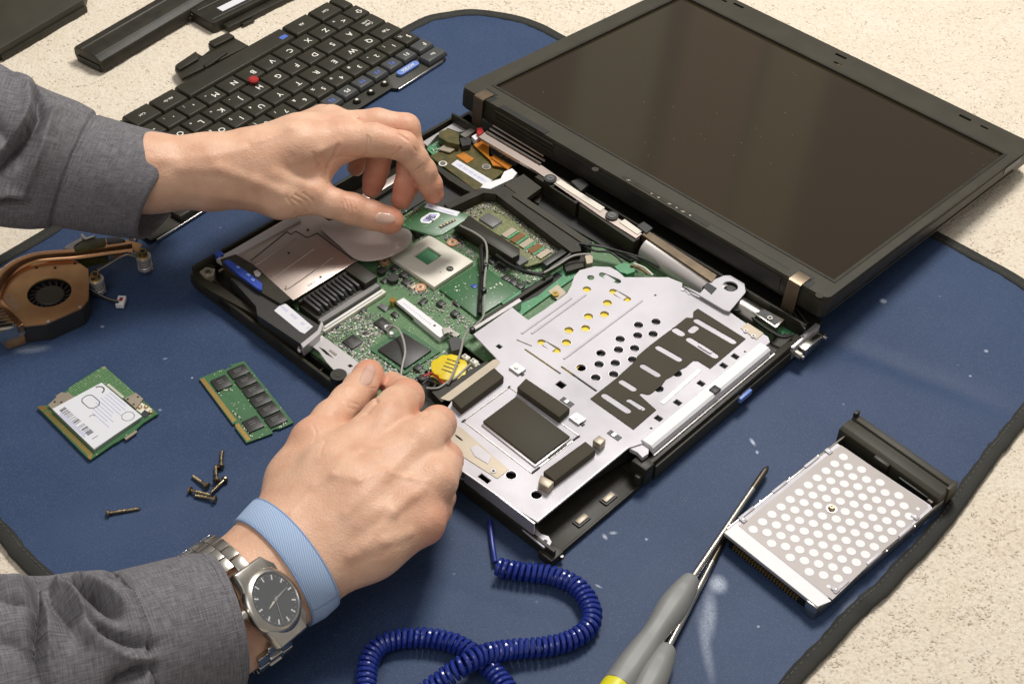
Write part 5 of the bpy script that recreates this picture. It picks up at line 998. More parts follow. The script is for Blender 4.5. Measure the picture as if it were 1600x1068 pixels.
# ------------------------------------------------------------------ wireless card and memory module
def wifi():
    fr = Fr(-293.6, 613.6, 0, -.7236); t = thing('wireless_card', 'green wireless card with a large white barcode label, loose on the mat', 'circuit card', fr)
    z4 = lambda X, Y, z: fr.L(40+X/3.636, 540+Y/3.636, z)
    P = [(65, 345), (125, 335), (185, 280), (240, 250), (250, 235), (430, 120), (450, 115), (755, 385), (735, 395), (665, 440), (600, 500), (560, 520), (520, 545), (500, 555), (370, 645), (350, 635)]
    b = B(); b.prism([z4(*p, 2.4) for p in P], 1, 2.4, 'pcb_plain'); bd = b.build('card_board', t)
    def pr(n, pts, z0, z1, m, par=bd, **k):
        b = B(); b.prism([z4(*p, z1) for p in pts], z0, z1, m); return b.build(n, par, **k)
    pr('green_field', [(245, 238), (430, 125), (455, 122), (620, 265), (560, 300), (430, 205), (290, 300), (240, 262)], 2.4, 2.7, 'pcb')
    b = B(); p, q = np.array(z4(110, 375, 2.4)), np.array(z4(365, 622, 2.4)); d = (q-p); L = np.linalg.norm(d); d /= L
    for i in range(44):
        c = p+d*(L*(i+.5)/44); b.box(c[0]-.42, c[1]-.9, 2.4, c[0]+.42, c[1]+2.2, 2.5, 'gold')
    e = b.build('edge_contacts', bd); e['kind'] = 'stuff'
    pr('shield_can', [(128, 335), (190, 278), (240, 262), (292, 300), (225, 345), (152, 360)], 2.4, 4.2, 'tan'); pr('shield_can', [(560, 298), (625, 265), (668, 300), (625, 355)], 2.4, 4.2, 'tan')
    for p in ((165, 318), (203, 320), (580, 303), (638, 290), (614, 332)): one('can_hole', lambda b: b.cyl(*z4(*p, 4.2), 4.2, 4.25, .75, 'dark', 10), bd)
    sh = pr('shield', [(155, 362), (430, 212), (660, 400), (390, 590)], 2.4, 5.0, 'steel')
    lab = pr('label', [(152, 358), (432, 208), (662, 400), (388, 585)], 5.0, 5.3, 'paperwhite')
    b = B()
    p, q = np.array(z4(208, 358, 5.3)), np.array(z4(405, 528, 5.3)); r_ = random.Random(3)
    for i in range(58):
        if r_.random() < .62: c = p+(q-p)*i/58; b.box(c[0]-.22, c[1]-2.1, 5.3, c[0]+.16, c[1]+2.1, 5.36, 'ink')
    for k in range(3):
        p, q = np.array(z4(200-k*4, 378+k*6, 5.3)), np.array(z4(340, 505+k*7, 5.3)); b.box(p[0], p[1]-.2, 5.3, q[0], p[1]+.12, 5.35, 'inkblue')
    b.build('barcode', lab)
    def arc(cx, cy, rx, ry, a0, a1, m='chipgrey', wd=.2, n=20):
        b = B(); x, y = z4(cx, cy, 5.3)
        for i in range(n):
            a = a0+(a1-a0)*i/n; a2 = a0+(a1-a0)*(i+1)/n; P1 = (x+rx*cos(a), y+ry*sin(a)); P2 = (x+rx*cos(a2), y+ry*sin(a2)); nx, ny = np.array((P1[1]-P2[1], P2[0]-P1[0]))/math.hypot(P2[0]-P1[0], P2[1]-P1[1])*wd
            b.add([(P1[0]-nx, P1[1]-ny, 5.36), (P2[0]-nx, P2[1]-ny, 5.36), (P2[0]+nx, P2[1]+ny, 5.36), (P1[0]+nx, P1[1]+ny, 5.36)], [(0, 1, 2, 3)], m)
        b.build('label_mark', lab)
    arc(416, 252, 3.2, 3.2, R(0), R(180), wd=.5); arc(582, 400, 3.8, 3.8, 0, 2*pi); arc(378, 402, 1.3, 1.6, R(60), R(230))
    b = B(); x, y = z4(370, 317, 5.3); o_ = rrect(x-6.3, y-4.2, x+6.3, y+4.2, 3.6, 5); i_ = rrect(x-5.8, y-3.7, x+5.8, y+3.7, 3.2, 5); b.prism(o_, 5.3, 5.36, 'ink', [i_]); b.build('label_mark', lab)
    b = B()
    for k in range(9):
        x, y = z4(470+k*2, 350+k*3, 5.3); b.box(x-14+r_.uniform(0, 4)+k*.4, y+8-k*2.1, 5.3, x+10-r_.uniform(0, 6), y+8.35-k*2.1, 5.34, 'inkblue')
    b.build('fine_print', lab)
    pr('coax_pad', [(615, 352), (660, 322), (720, 360), (680, 400)], 2.4, 2.6, 'cream')
    for p in ((685, 343), (650, 345), (712, 372)): one('coax_jack', lambda b: (b.cyl(*z4(*p, 3.4), 2.4, 3.4, 1.4, 'gold', 14), b.cyl(*z4(*p, 3.4), 3.4, 3.5, .6, 'white', 8)), bd, smooth=True)
    pr('black_mark', [(648, 392), (676, 362), (708, 382), (682, 408)], 2.6, 2.8, 'ink')
    b = B()
    for k in range(12): x, y = z4(470+k*7.5, 222+k*6.3, 2.75); b.box(x-.5, y-.9, 2.4, x+.45, y+.9, 3.0, 'cream')
    b.build('pad_row', bd)
    pr('metal_tab', [(170, 285), (205, 262), (225, 268), (190, 300)], 1.6, 2.8, 'tan'); pr('metal_tab', [(560, 522), (630, 478), (634, 488), (572, 532)], 1.4, 2.6, 'tan')
    pr('corner_pad', [(65, 345), (105, 338), (128, 356), (92, 372)], 2.4, 2.55, 'gold'); pr('corner_pad', [(352, 620), (380, 612), (372, 645), (356, 640)], 2.4, 2.55, 'gold'); pr('corner_pad', [(430, 122), (448, 116), (462, 128), (445, 132)], 2.4, 2.8, 'tan')
wifi()
def ram():
    fr = Fr(-198.66, 645.89, 0, -.9175); t = thing('memory_module', 'green memory module with eight black chips between the wireless card and the lower hand', 'memory module', fr)
    z4 = lambda X, Y, z: fr.L(40+X/3.636, 540+Y/3.636, z)
    P = [(985, 185), (1120, 130), (1130, 136), (1170, 118), (1160, 108), (1242, 86), (1522, 435), (1440, 472), (1420, 470), (1400, 480), (1405, 495), (1255, 550), (1190, 462), (1200, 455), (1190, 440), (1178, 446)]
    b = B(); b.prism([z4(*p, 1.8) for p in P], .8, 1.8, 'pcb_plain'); bd = b.build('module_board', t)
    b = B(); p, q = np.array(z4(995, 190, 1.8)), np.array(z4(1262, 540, 1.8)); L = q-p
    for i in range(70):
        if 48 < i < 52: continue
        c = p+L*(i+.5)/70; b.box(c[0]-.36, c[1]-.5, 1.8, c[0]+.36, c[1]+2.3, 1.9, 'gold')
    e = b.build('edge_contacts', bd); e['kind'] = 'stuff'
    chips = [(((1135, 150), (1165, 112), (1255, 100), (1282, 142)), 0)]
    b0 = [((1165, 178), (1238, 92)), ]
    # six chips along the far edge, two near the contacts
    a = np.array(z4(1212, 142, 3)); c = np.array(z4(1425, 415, 3))
    for i in range(6):
        m = a+(c-a)*i/5; k = box('memory_chip', m[0]-4.4, m[1]-6.3, 1.9, m[0]+4.4, m[1]+5.6, 3.0, 'chip', bd, .2)
        box('chip_marking', m[0]-2, m[1]-3, 3.0, m[0]-1.4, m[1]+2.4, 3.02, 'chipgrey', k); box('chip_marking', m[0]-.4, m[1]-3, 3.0, m[0]+.2, m[1]+1.4, 3.02, 'chipgrey', k)
    for q in ((1112, 208), (1292, 442)):
        x, y = z4(*q, 3); k = box('memory_chip', x-5.3, y-5.2, 1.9, x+5.3, y+5.2, 3.0, 'chip', bd, .2); box('chip_marking', x-2.4, y-2, 3.0, x-1.8, y+2, 3.02, 'chipgrey', k); box('chip_marking', x-.4, y-2, 3.0, x+.2, y+2, 3.02, 'chipgrey', k)
    b = B(); r_ = random.Random(6)
    for (X0, Y0, X1, Y1, n) in ((1085, 248, 1180, 250, 12), (1175, 370, 1230, 420, 9), (1235, 455, 1290, 520, 9), (1435, 465, 1480, 435, 8), (1080, 250, 1118, 285, 6)):
        for i in range(n):
            x, y = z4(X0+(X1-X0)*i/n+r_.uniform(-3, 3), Y0+(Y1-Y0)*i/n+r_.uniform(-3, 3), 2.2); b.box(x-.42, y-.3, 1.8, x+.42, y+.3, 2.2, r_.choice(('cream', 'chip', 'cream')))
    o = b.build('resistors', bd); o['kind'] = 'stuff'
    b = B(); x, y = z4(1182, 330, 1.85)
    b.tube([(x-1.5, y-1.2, 1.85), (x, y+1.3, 1.85), (x+1.5, y-1.2, 1.85)], .16, 'cream', 4); b.build('board_print', bd)
ram()

# ------------------------------------------------------------------ screws
def screw(px0, py0, px1, py1, label, zh=2.4, zt=1.2, L=None, group='loose screws on the mat'):
    """head at the first pixel, tip at the second"""
    p = np.array((*GND.L(px0, py0, zh), zh)); q = np.array((*GND.L(px1, py1, zt), zt)); d = q-p; ln = np.linalg.norm(d); d /= ln
    t = thing('screw', label, 'screw', loc=tuple(p), group=group); pts = [tuple(d*s_) for s_ in np.arange(0, ln-1, .22)]
    b = B(); b.tube([(0, 0, 0), tuple(d*ln*.35)], 1.05, 'screwm', 12); k = int(len(pts)*.3)
    b.tube(pts[k:], [1.05+(.22 if i % 4 < 2 else -.12) for i in range(len(pts)-k)], 'screwm', 10)
    b.tube([pts[-1], tuple(d*(ln-.3)), tuple(d*ln)], [1.0, .6, .15], 'screwm', 10); b.build('shank', t, smooth=True, ang=60)
    b = B(); b.tube([tuple(d*-1.7), tuple(d*-1.4), tuple(d*-.3), tuple(d*.2)], [1.5, 2.25, 2.25, 1.2], 'screwm', 18); h = b.build('screw_head', t, smooth=True, ang=50)
    b = B(); s1 = np.cross(d, (0, 0, 1.)); s1 /= np.linalg.norm(s1); s2 = np.cross(d, s1)
    for s_ in (s1, s2): b.tube([tuple(d*-1.72-s_*1.1), tuple(d*-1.72+s_*1.1)], .25, 'dark', 4)
    b.build('cross_slot', h)
screw(171, 801, 220, 794, 'longest screw, lying alone below the wireless card')
screw(345, 727, 347, 703, 'screw standing highest in the picture within the little heap', zh=2.4)
screw(338, 749, 337, 727, 'upright-pointing screw just below the topmost one')
screw(322, 758, 300, 743, 'short screw at the left of the heap pointing to the upper left')
screw(299, 766, 330, 774, 'screw whose head is the leftmost of the heap', zt=3.4)
screw(350, 750, 329, 770, 'screw leaning from the right down into the heap', zt=2.6)
screw(334, 779, 303, 774, 'lowest screw of the heap, its head at the right')
screw(432, 1013, 422, 1031, 'screw half hidden below the wrist watch', group='loose screws on the mat')

# ------------------------------------------------------------------ drive caddy
def caddy():
    c0 = GND.L(1131.6, 831.3, 11.5); c1 = GND.L(1277.4, 946.8, 11.5); a = math.atan2(c1[1]-c0[1], c1[0]-c0[0]); fr = Fr(c0[0], c0[1], 0, a)
    t = thing('drive_caddy', 'metal hard disk caddy with a dotted lid and black front bezel at the right', 'drive caddy', fr)
    z = lambda X, Y, h: fr.L(1080+X/2.811, 600+Y/2.811, h)
    def pr(n, pts, z0, z1, m, par=t, holes=(), **k):
        b = B(); b.prism([z(*p, z1) for p in pts], z0, z1, m, holes); return b.build(n, par, **k)
    H = 11.5
    lidp = pr('caddy_lid', [(145, 650), (640, 258), (1050, 530), (1060, 545), (555, 975)], H-1, H, 'plate'); 
    pr('drive_body', [(165, 655), (640, 275), (1030, 540), (560, 955)], 2.5, H-1.1, 'chip')
    W_ = z(555, 975, H)[0]; D = z(1060, 545, H)[1]
    # printed insulating film with bare metal dots
    film_ = pr('grey_film', [(228, 610), (630, 285), (660, 268), (1035, 525), (1040, 540), (620, 945), (205, 620)], H, H+.15, 'cream'); film_.data.materials[0] = MATS['filmgrey']
    o = np.array(z(315, 608, H)); r1 = np.array(z(668, 320, H)); # near-left start and far-left end of the first long row
    ux = (np.array(z(1035, 540, H))-np.array(z(640, 258, H)))
    nl = 10; a0 = np.array(z(272, 638, H)); a9 = np.array(z(668, 320, H)); step = (a9-a0)/9
    b0 = np.array(z(583, 846, H)); b9 = np.array(z(935, 541, H)); 
    step = (a9-a0)/10; cross = (np.array(z(603, 888, H))-a0)/4
    for j in range(5):
        for i in range(11):
            p = a0+step*i+cross*j
            for k, q in enumerate((p, p+step*.5+cross*.5)):
                if k == 1 and (j == 4 or i == 10): continue
                if (q[0]-(fr.L(1299, 795, H)[0]))**2+(q[1]-fr.L(1299, 795, H)[1])**2 < 9: continue
                one('lid_dot', lambda b: b.cyl(q[0], q[1], H+.15, H+.3, 1.2 if (j == 4 and i in (0, 10)) else 2.75, 'white', 20), film_)
    x, y = fr.L(1299, 795, H); b = B(); b.cyl(x, y, H+.15, H+.5, 3.3, 'steel', 20); b.cyl(x, y, H+.5, H+2.6, 2.2, 'screwm', 18, 1.5); b.box(x-1.2, y-.25, H+2.6, x+1.2, y+.25, H+2.66, 'dark', .5); b.build('centre_screw', t, smooth=True)
    pr('front_flange', [(145, 650), (195, 612), (615, 950), (555, 975)], H+.01, H+.45, 'white')
    one('front_wall', lambda b: b.box(.5, -.5, 9.6, W_-.5, .3, H-.1, 'steel'), t)
    box('pin_block', 4, 1.2, 1, W_-7, 3, 9.5, 'dark', t)
    b = B()
    for i in range(24):
        for zz in (4, 6): b.box(8+i*(W_-20)/24, -.6, zz-.3, 8.8+i*(W_-20)/24, 1.3, zz+.3, 'gold')
    e = b.build('connector_pins', t); e['kind'] = 'stuff'
    box('corner_block', W_-7, -1.5, .5, W_+.5, 5, H-.2, 'nickel', t, .5)
    for s_, x0 in ((0, -1.4), (1, W_-.2)):
        box('side_rail', x0, 3, 2, x0+1.3, D+12, H-1.5 if s_ else H+.3, 'nickel', t, .3)
        for k in range(3): box('rail_tab', x0-.3, 14+k*30, H-2, x0+1.6, 27+k*30, H+.9, 'plate', t, .3)
        for k in range(4): one('rail_screw', lambda b: b.tube([(x0+(-.5 if not s_ else 1.2), 8+k*27, H-2.5), (x0+(-1.2 if not s_ else 2.0), 8+k*27, H-2.5)], 1.4, 'nickel', 12), t, smooth=True)
    for q in ((605, 298), (228, 598), (985, 585), (635, 905)): one('corner_fixing', lambda b: (b.box(z(*q, H)[0]-2.5, z(*q, H)[1]-1.6, H, z(*q, H)[0]+1.8, z(*q, H)[1]+1.6, H+1.1, 'plate'), b.cyl(*z(*q, H), H+1.1, H+1.5, 1.1, 'steel', 10)), t, bevel=.2)
    # dark gap, then the black bezel
    box('rear_gap_floor', 2, D-1, 1.5, W_-2, D+14, 4, 'dark', t)
    for a_, c_ in (((705, 250), (800, 320)), ((950, 440), (1060, 520))):
        p, q = z(*a_, 9), z(*c_, 9); b = B(); b.tube([(p[0], p[1], 8.5), (q[0], p[1], 8.5)], 1.3, 'brownmetal', 8); b.build('bezel_rod', t, smooth=True)
    ox, oy = z(722, 100, 15); ex, ey = z(1165, 440, 15); bx0 = z(720, 135, 15)[0]; bx1 = z(1165, 435, 15)[0]; by = z(1165, 435, 15)[1]
    w0 = z(1085, 495, 15)[1]
    prof = [(w0, 0), (w0, 13.5), (w0+3, 15.2), (by-7, 15.2), (by-6.5, 13.6), (by-5, 13.6), (by-4.5, 15.2), (by, 15.6), (by+.8, 14), (by+.8, 0)]
    n = len(prof); V = [(x_, y_, z_) for x_ in (bx0, bx1) for y_, z_ in prof]
    bz = mk('front_bezel', V, [(i, n+i, n+(i+1) % n, (i+1) % n) for i in range(n)]+[tuple(range(n)), tuple(range(n, 2*n))[::-1]], 'black_soft', t, bevel=.5)
    box('bezel_ear', bx0-.5, by-3.5, 10, bx0+2, by+.6, 18.5, 'black', t, .5); box('bezel_ear', bx1-1.5, by-9, 4, bx1+1.2, by+.5, 16.5, 'black_soft', t, .4)
    mx = (bx0+bx1)/2-4; box('bezel_latch', mx-5, w0-3, 6, mx+6, w0+.5, 14.5, 'black', t, .7); box('bezel_rib', mx+14, w0-2, 5, bx1-6, w0+.2, 11, 'dark', t, .3)
mat('filmgrey', (.45, .40, .38), .45, var=.06, vs=60)
caddy()

# ------------------------------------------------------------------ screwdrivers
def driver(label, tip, neck, end, zt, zn, ze, rh, yellow):
    T = np.array((*GND.L(*tip, zt), zt)); N = np.array((*GND.L(*neck, zn), zn)); d = (T-N); L = np.linalg.norm(d); d /= L
    t = thing('screwdriver', label, 'screwdriver', loc=tuple(N)); O = np.zeros(3); ds = 1.9
    b = B(); tipl = 22; b.tube([tuple(d*(-2)), tuple(d*(L-tipl))], ds, 'shaft', 16); b.build('shaft', t, smooth=True)
    b = B(); b.tube([tuple(d*(L-tipl)), tuple(d*(L-5)), tuple(d*(L-3.5)), tuple(d*(L-.8)), tuple(d*L)], [ds*1.02, ds*1.02, ds*.95, ds*.45, ds*.2], 'shaftdark', 12); b.build('tip', t, smooth=True)
    prof = [(0, .42), (1.5, .58), (4, .68), (12, .86), (24, 1.0), (33, .95), (42, .84), (50, .84), (60, .97), (72, 1.06), (87, 1.08)]
    b = B(); n = 28; V = []; up_ = np.cross(np.cross(d, (0, 0, 1.)), d); up_ /= np.linalg.norm(up_); sd = np.cross(d, up_); P = spline([(x, r, 0) for x, r in prof], 5)
    for x, r, _ in P:
        for j in range(n):
            a = 2*pi*j/n; fl = 1-.055*max(0, cos(3*a))**2*(1 if 14 < x < 80 else 0)-.02*cos(6*a)*(x > 4); V.append(tuple(-d*x+(cos(a)*up_+sin(a)*sd)*rh*r*fl))
    m = len(P); Fc = [(i*n+j, i*n+(j+1) % n, (i+1)*n+(j+1) % n, (i+1)*n+j) for i in range(m-1) for j in range(n)]+[tuple(range(n))[::-1]]
    b.add(V, Fc, 'handle'); b.build('handle', t, smooth=True, ang=60)
    b = B(); b.tube([tuple(-d*87), tuple(-d*88), tuple(-d*110), tuple(-d*115)], [rh*1.06, rh*1.08, rh*1.03, rh*.7], 'handleyellow' if yellow else 'handle', 28); b.build('handle_cap', t, smooth=True)
driver('grey screwdriver with a yellow end, its thin blade crossing over the other one', (1200, 728), (1082, 902), None, 6, 9, 9, 8.3, True)
driver('plain grey screwdriver at the bottom, its tip tucked under the drive caddy', (1133, 838), (1044, 1010), None, 2.5, 8.5, 9, 8.6, False)

# ------------------------------------------------------------------ coiled cord
def cord():
    P = [(765, 812, 3), (768, 838, 3), (771, 860, 3), (774, 878, 3.5)]
    t = thing('coiled_cord', 'dark blue coiled wrist-strap cord looping over itself on the mat', 'cord', loc=(*GND.L(775, 880), 0)); o = np.array((*GND.L(775, 880), 0))
    b = B(); b.tube(spline([np.array((*GND.L(x, y, z), z))-o for x, y, z in P], 8), 1.5, 'cord', 10); b.build('straight_lead', t, smooth=True)
    Q = [(778, 886, 6), (815, 893, 6), (860, 898, 6), (900, 915, 6), (922, 945, 6), (922, 975, 6), (895, 998, 6), (850, 1010, 6.5), (800, 1014, 8), (755, 1022, 14), (725, 1038, 15), (690, 1062, 10), (655, 1090, 6), (600, 1150, 6), (570, 1130, 6), (572, 1085, 6), (574, 1040, 6), (590, 1010, 6), (620, 998, 6), (665, 996, 6), (705, 1003, 6), (735, 1018, 6), (770, 1048, 5.5), (800, 1085, 6), (850, 1150, 6)]
    C_ = spline([np.array((*GND.L(x, y, z), z))-o for x, y, z in Q], 60)
    s = np.r_[0, np.cumsum(np.linalg.norm(np.diff(C_, axis=0), axis=1))]; pitch = 3.35; N = int(s[-1]/pitch*14); u = np.linspace(0, s[-1], N)
    X = np.stack([np.interp(u, s, C_[:, k]) for k in range(3)], 1); T = np.gradient(X, axis=0); T /= np.linalg.norm(T, axis=1)[:, None]
    Z = np.array((0, 0, 1.)); A = np.cross(T, Z); A /= np.linalg.norm(A, axis=1)[:, None]; Bv = np.cross(A, T); ph = u/pitch*2*pi; rj = 4.6+.12*np.sin(u*.7)
    H = X+(A*np.cos(ph)[:, None]+Bv*np.sin(ph)[:, None])*rj[:, None]
    b = B(); b.tube(H.tolist(), 1.42, 'cord', 8); b.build('coil', t, smooth=True)
cord()
# ------------------------------------------------------------------ hands: one smooth surface each, polygonised from a distance field
def G3(px, py, z): return np.array((*GND.L(px, py, z), z))
def seg(p, a, b, ra, rb):
    ab = b-a; t = np.clip(((p-a)@ab)/(ab@ab), 0, 1); return np.linalg.norm(p-a-t[:, None]*ab, axis=1)-(ra+(rb-ra)*t)
def smin(a, b, k):
    h = np.maximum(k-np.abs(a-b), 0)/k; return np.minimum(a, b)-h*h*k*.25
class Field:
    """groups: list of (blend into the rest, blend inside, [(a, b, ra, rb)...]); cuts and swells follow"""
    def __init__(s): s.g = []; s.cuts = []; s.sw = []
    def __call__(s, p, fine=True):
        d = None
        for k, ki, segs in s.g:
            e = None
            for q in segs:
                f = seg(p, *q); e = f if e is None else smin(e, f, ki)
            d = e if d is None else smin(d, e, k)
        for a, b, r, h, k in s.sw:          # low ridges: tendons, veins
            f = seg(p, a, b, r, r); d = d-1.15*h*np.exp(-(np.maximum(f+r, 0)/r)**2)
        if fine:
            for a, b, r, h in s.cuts:       # fine creases
                f = seg(p, a, b, 0, 0); d = d+1.2*h*np.exp(-(f/r)**2)
        return d
    def hit(s, px, py, z0=130):
        """where the line of sight of a pixel meets the skin"""
        dr = fw*F+cr*(px-800)-cu*(py-534); dr /= np.linalg.norm(dr); o = np.array((0, 0, CH)); t = (z0-CH)/dr[2]
        for _ in range(90):
            d = s((o+dr*t)[None], False)[0]
            if d < .05: break
            t += max(d*.8, .05)
            if t > 2000: break
        return o+dr*t
    def grad(s, p):
        e = .3; g = np.array([s((p+np.eye(3)[i]*e)[None], False)[0]-s((p-np.eye(3)[i]*e)[None], False)[0] for i in range(3)]); return g/np.linalg.norm(g)
    def crease(s, pts, r=.7, h=.5):
        P = [s.hit(*q) for q in pts]
        for a, b in zip(P[:-1], P[1:]): s.cuts.append((a, b, r, h))
    def ridge(s, pts, r=2.5, h=.8, dz=0):
        P = [s.hit(*q) for q in pts]
        for a, b in zip(P[:-1], P[1:]): s.sw.append((a, b, r, h, 1))
    def mesh(s, vx):
        A = np.array([x for g in s.g for q in g[2] for x in (q[0]-q[2]-3, q[1]-q[3]-3)]); Bx = np.array([x for g in s.g for q in g[2] for x in (q[0]+q[2]+3, q[1]+q[3]+3)])
        lo, hi = A.min(0), Bx.max(0); K = 4; n = (np.ceil((hi-lo)/(vx*K))).astype(int)*K; cn = n//K
        ax = [lo[i]+(np.arange(cn[i])*K+(K-1)/2)*vx for i in range(3)]; X = np.stack(np.meshgrid(*ax, indexing='ij'), -1).reshape(-1, 3)
        cd = s(X, False).reshape(cn); D = np.repeat(np.repeat(np.repeat(cd, K, 0), K, 1), K, 2).astype(np.float32)
        m = np.abs(D) < vx*K*1.6; idx = np.argwhere(m); P = lo+idx*vx; out = np.empty(len(P), np.float32)
        for i in range(0, len(P), 200000): out[i:i+200000] = s(P[i:i+200000], False)
        D[m] = out
        V, Fc = nets(D, lo, vx)
        # split every face in four, then settle the points on the detailed surface
        n0 = len(V); E_ = np.sort(np.concatenate([Fc[:, [0, 1]], Fc[:, [1, 2]], Fc[:, [2, 3]], Fc[:, [3, 0]]]), 1); U, inv = np.unique(E_[:, 0]*n0+E_[:, 1], return_inverse=True); inv = inv.ravel()
        M_ = (V[U//n0]+V[U % n0])/2; Cn = V[Fc].mean(1); q = len(Fc); e = [inv[i*q:(i+1)*q]+n0 for i in range(4)]; f = np.arange(q)+n0+len(U)
        F2 = np.concatenate([np.stack([Fc[:, 0], e[0], f, e[3]], 1), np.stack([e[0], Fc[:, 1], e[1], f], 1), np.stack([f, e[1], Fc[:, 2], e[2]], 1), np.stack([e[3], f, e[2], Fc[:, 3]], 1)]); V2 = np.concatenate([V, M_, Cn])
        fn = np.cross(V[Fc[:, 2]]-V[Fc[:, 0]], V[Fc[:, 3]]-V[Fc[:, 1]]); nn = np.zeros_like(V2)
        F4 = np.cross(V2[F2[:, 2]]-V2[F2[:, 0]], V2[F2[:, 3]]-V2[F2[:, 1]])
        for k in range(4):
            for c in range(3): nn[:, c] += np.bincount(F2[:, k], F4[:, c], len(V2))
        nn /= np.linalg.norm(nn, axis=1)[:, None]+1e-12
        for _ in range(2):
            for i in range(0, len(V2), 200000): V2[i:i+200000] -= np.clip(s(V2[i:i+200000]), -1.2, 1.2)[:, None]*nn[i:i+200000]*.85
        return V2, F2
def nets(D, lo, vx):
    ins = D < 0; n = np.array(D.shape); c = np.zeros(n-1, np.int8)
    for dx in (0, 1):
        for dy in (0, 1):
            for dz in (0, 1): c += ins[dx:n[0]-1+dx, dy:n[1]-1+dy, dz:n[2]-1+dz]
    cell = (c > 0) & (c < 8); ci = np.argwhere(cell); vid = -np.ones(n-1, np.int64); vid[cell] = np.arange(len(ci)); acc = np.zeros((len(ci), 3)); cnt = np.zeros(len(ci))
    cs = [(a, b, d) for a in (0, 1) for b in (0, 1) for d in (0, 1)]
    for i in range(8):
        for j in range(i+1, 8):
            df = np.array(cs[j])-np.array(cs[i])
            if np.abs(df).sum() != 1: continue
            a = D[tuple((ci+cs[i]).T)]; b = D[tuple((ci+cs[j]).T)]; m = (a < 0) != (b < 0); t = np.where(m, a/(a-b+1e-20), 0)
            acc += (np.array(cs[i])+t[:, None]*df)*m[:, None]; cnt += m
    V = lo+(ci+acc/cnt[:, None])*vx; Fc = []
    for ax in range(3):
        u, w_ = [k for k in range(3) if k != ax]; sl = [slice(None)]*3; s2 = [slice(None)]*3; sl[ax] = slice(0, n[ax]-1); s2[ax] = slice(1, n[ax])
        m = ins[tuple(sl)] != ins[tuple(s2)]; e = np.argwhere(m); e = e[(e[:, u] > 0) & (e[:, w_] > 0) & (e[:, u] < n[u]-1) & (e[:, w_] < n[w_]-1)]
        q = []
        for du, dw in ((-1, -1), (0, -1), (0, 0), (-1, 0)):
            x = e.copy(); x[:, u] += du; x[:, w_] += dw; q.append(vid[tuple(x.T)])
        q = np.stack(q, 1); fl = ins[tuple(e.T)]
        if ax == 1: fl = ~fl
        q[~fl] = q[~fl][:, ::-1]; Fc.append(q)
    Fc = np.concatenate(Fc); Fc = Fc[(Fc >= 0).all(1)]
    # one gentle relaxation pass
    E_ = np.concatenate([Fc[:, [0, 1]], Fc[:, [1, 2]], Fc[:, [2, 3]], Fc[:, [3, 0]]]); S_ = np.zeros_like(V); k = np.zeros(len(V))
    for i in range(3): S_[:, i] = np.bincount(E_[:, 0], V[E_[:, 1], i], len(V))
    k = np.bincount(E_[:, 0], minlength=len(V)); k[k == 0] = 1; V = V*.5+.5*S_/k[:, None]
    return V, Fc
VX = 1.05
def skin_obj(name, fld, parent, O, flush):
    V, Fc = fld.mesh(VX); me = bpy.data.meshes.new(name); V0 = (V-O)*S
    me.vertices.add(len(V)); me.vertices.foreach_set('co', V0.ravel()); me.loops.add(Fc.size); me.loops.foreach_set('vertex_index', Fc.ravel().astype(np.int32)); me.polygons.add(len(Fc))
    me.polygons.foreach_set('loop_start', np.arange(0, Fc.size, 4, dtype=np.int32)); me.polygons.foreach_set('loop_total', np.full(len(Fc), 4, np.int32)); me.update(calc_edges=True)
    me.polygons.foreach_set('use_smooth', [True]*len(Fc)); me.materials.append(MATS['skin'])
    fl = np.zeros(len(V))
    for p, r, a in flush: fl = np.maximum(fl, min(1, 1.3*a)*np.exp(-(np.linalg.norm(V-p, axis=1)/r)**2))
    at_ = me.attributes.new('flush', 'FLOAT', 'POINT'); at_.data.foreach_set('value', fl.astype(np.float32))
    return to_obj(name, me, parent)
def nail(fld, pts, parent, O, name='fingernail', nu=10, nv=12):
    """pts: four pixels - base left, base right, tip right, tip left; the plate follows the finger"""
    bl, br, tr_, tl = [np.array(p, float) for p in pts]; V = []
    for j in range(nv+1):
        for i in range(nu+1):
            u = i/nu*2-1; v = j/nv; sq = (1-.5*max(0, (v-.55)/.45)**3)*(1-.28*max(0, (.3-v)/.3)**2)
            a = bl+(tl-bl)*v; b = br+(tr_-br)*v; bow = (tl+tr_-bl-br)/2*(.10*(1-u*u)*(1 if v > .5 else -1)*abs(v-.5)*2)
            q = a+(b-a)*(.5+.5*u*sq)+bow; p = fld.hit(*q); n = fld.grad(p); h = .28+.5*(1-abs(u)**3)*(.35+.65*v)
            V.append(p+n*h*(1 if abs(u) < .99 and 0 < j < nv else -.3))
    w_ = nu+1; Fc = [(j*w_+i, j*w_+i+1, (j+1)*w_+i+1, (j+1)*w_+i) for j in range(nv) for i in range(nu)]
    return mk(name, np.array(V)-O, Fc, 'nail', parent, smooth=True, ang=180)
def chain(pts, rad): P = [G3(*p) for p in pts]; return [(P[i], P[i+1], rad[i], rad[i+1]) for i in range(len(P)-1)]
person = thing('person', 'person in grey shirt reaching in from the left, both hands over the laptop', 'person', loc=(-300, 700, 60)); PO = np.array((-300., 700., 60.))

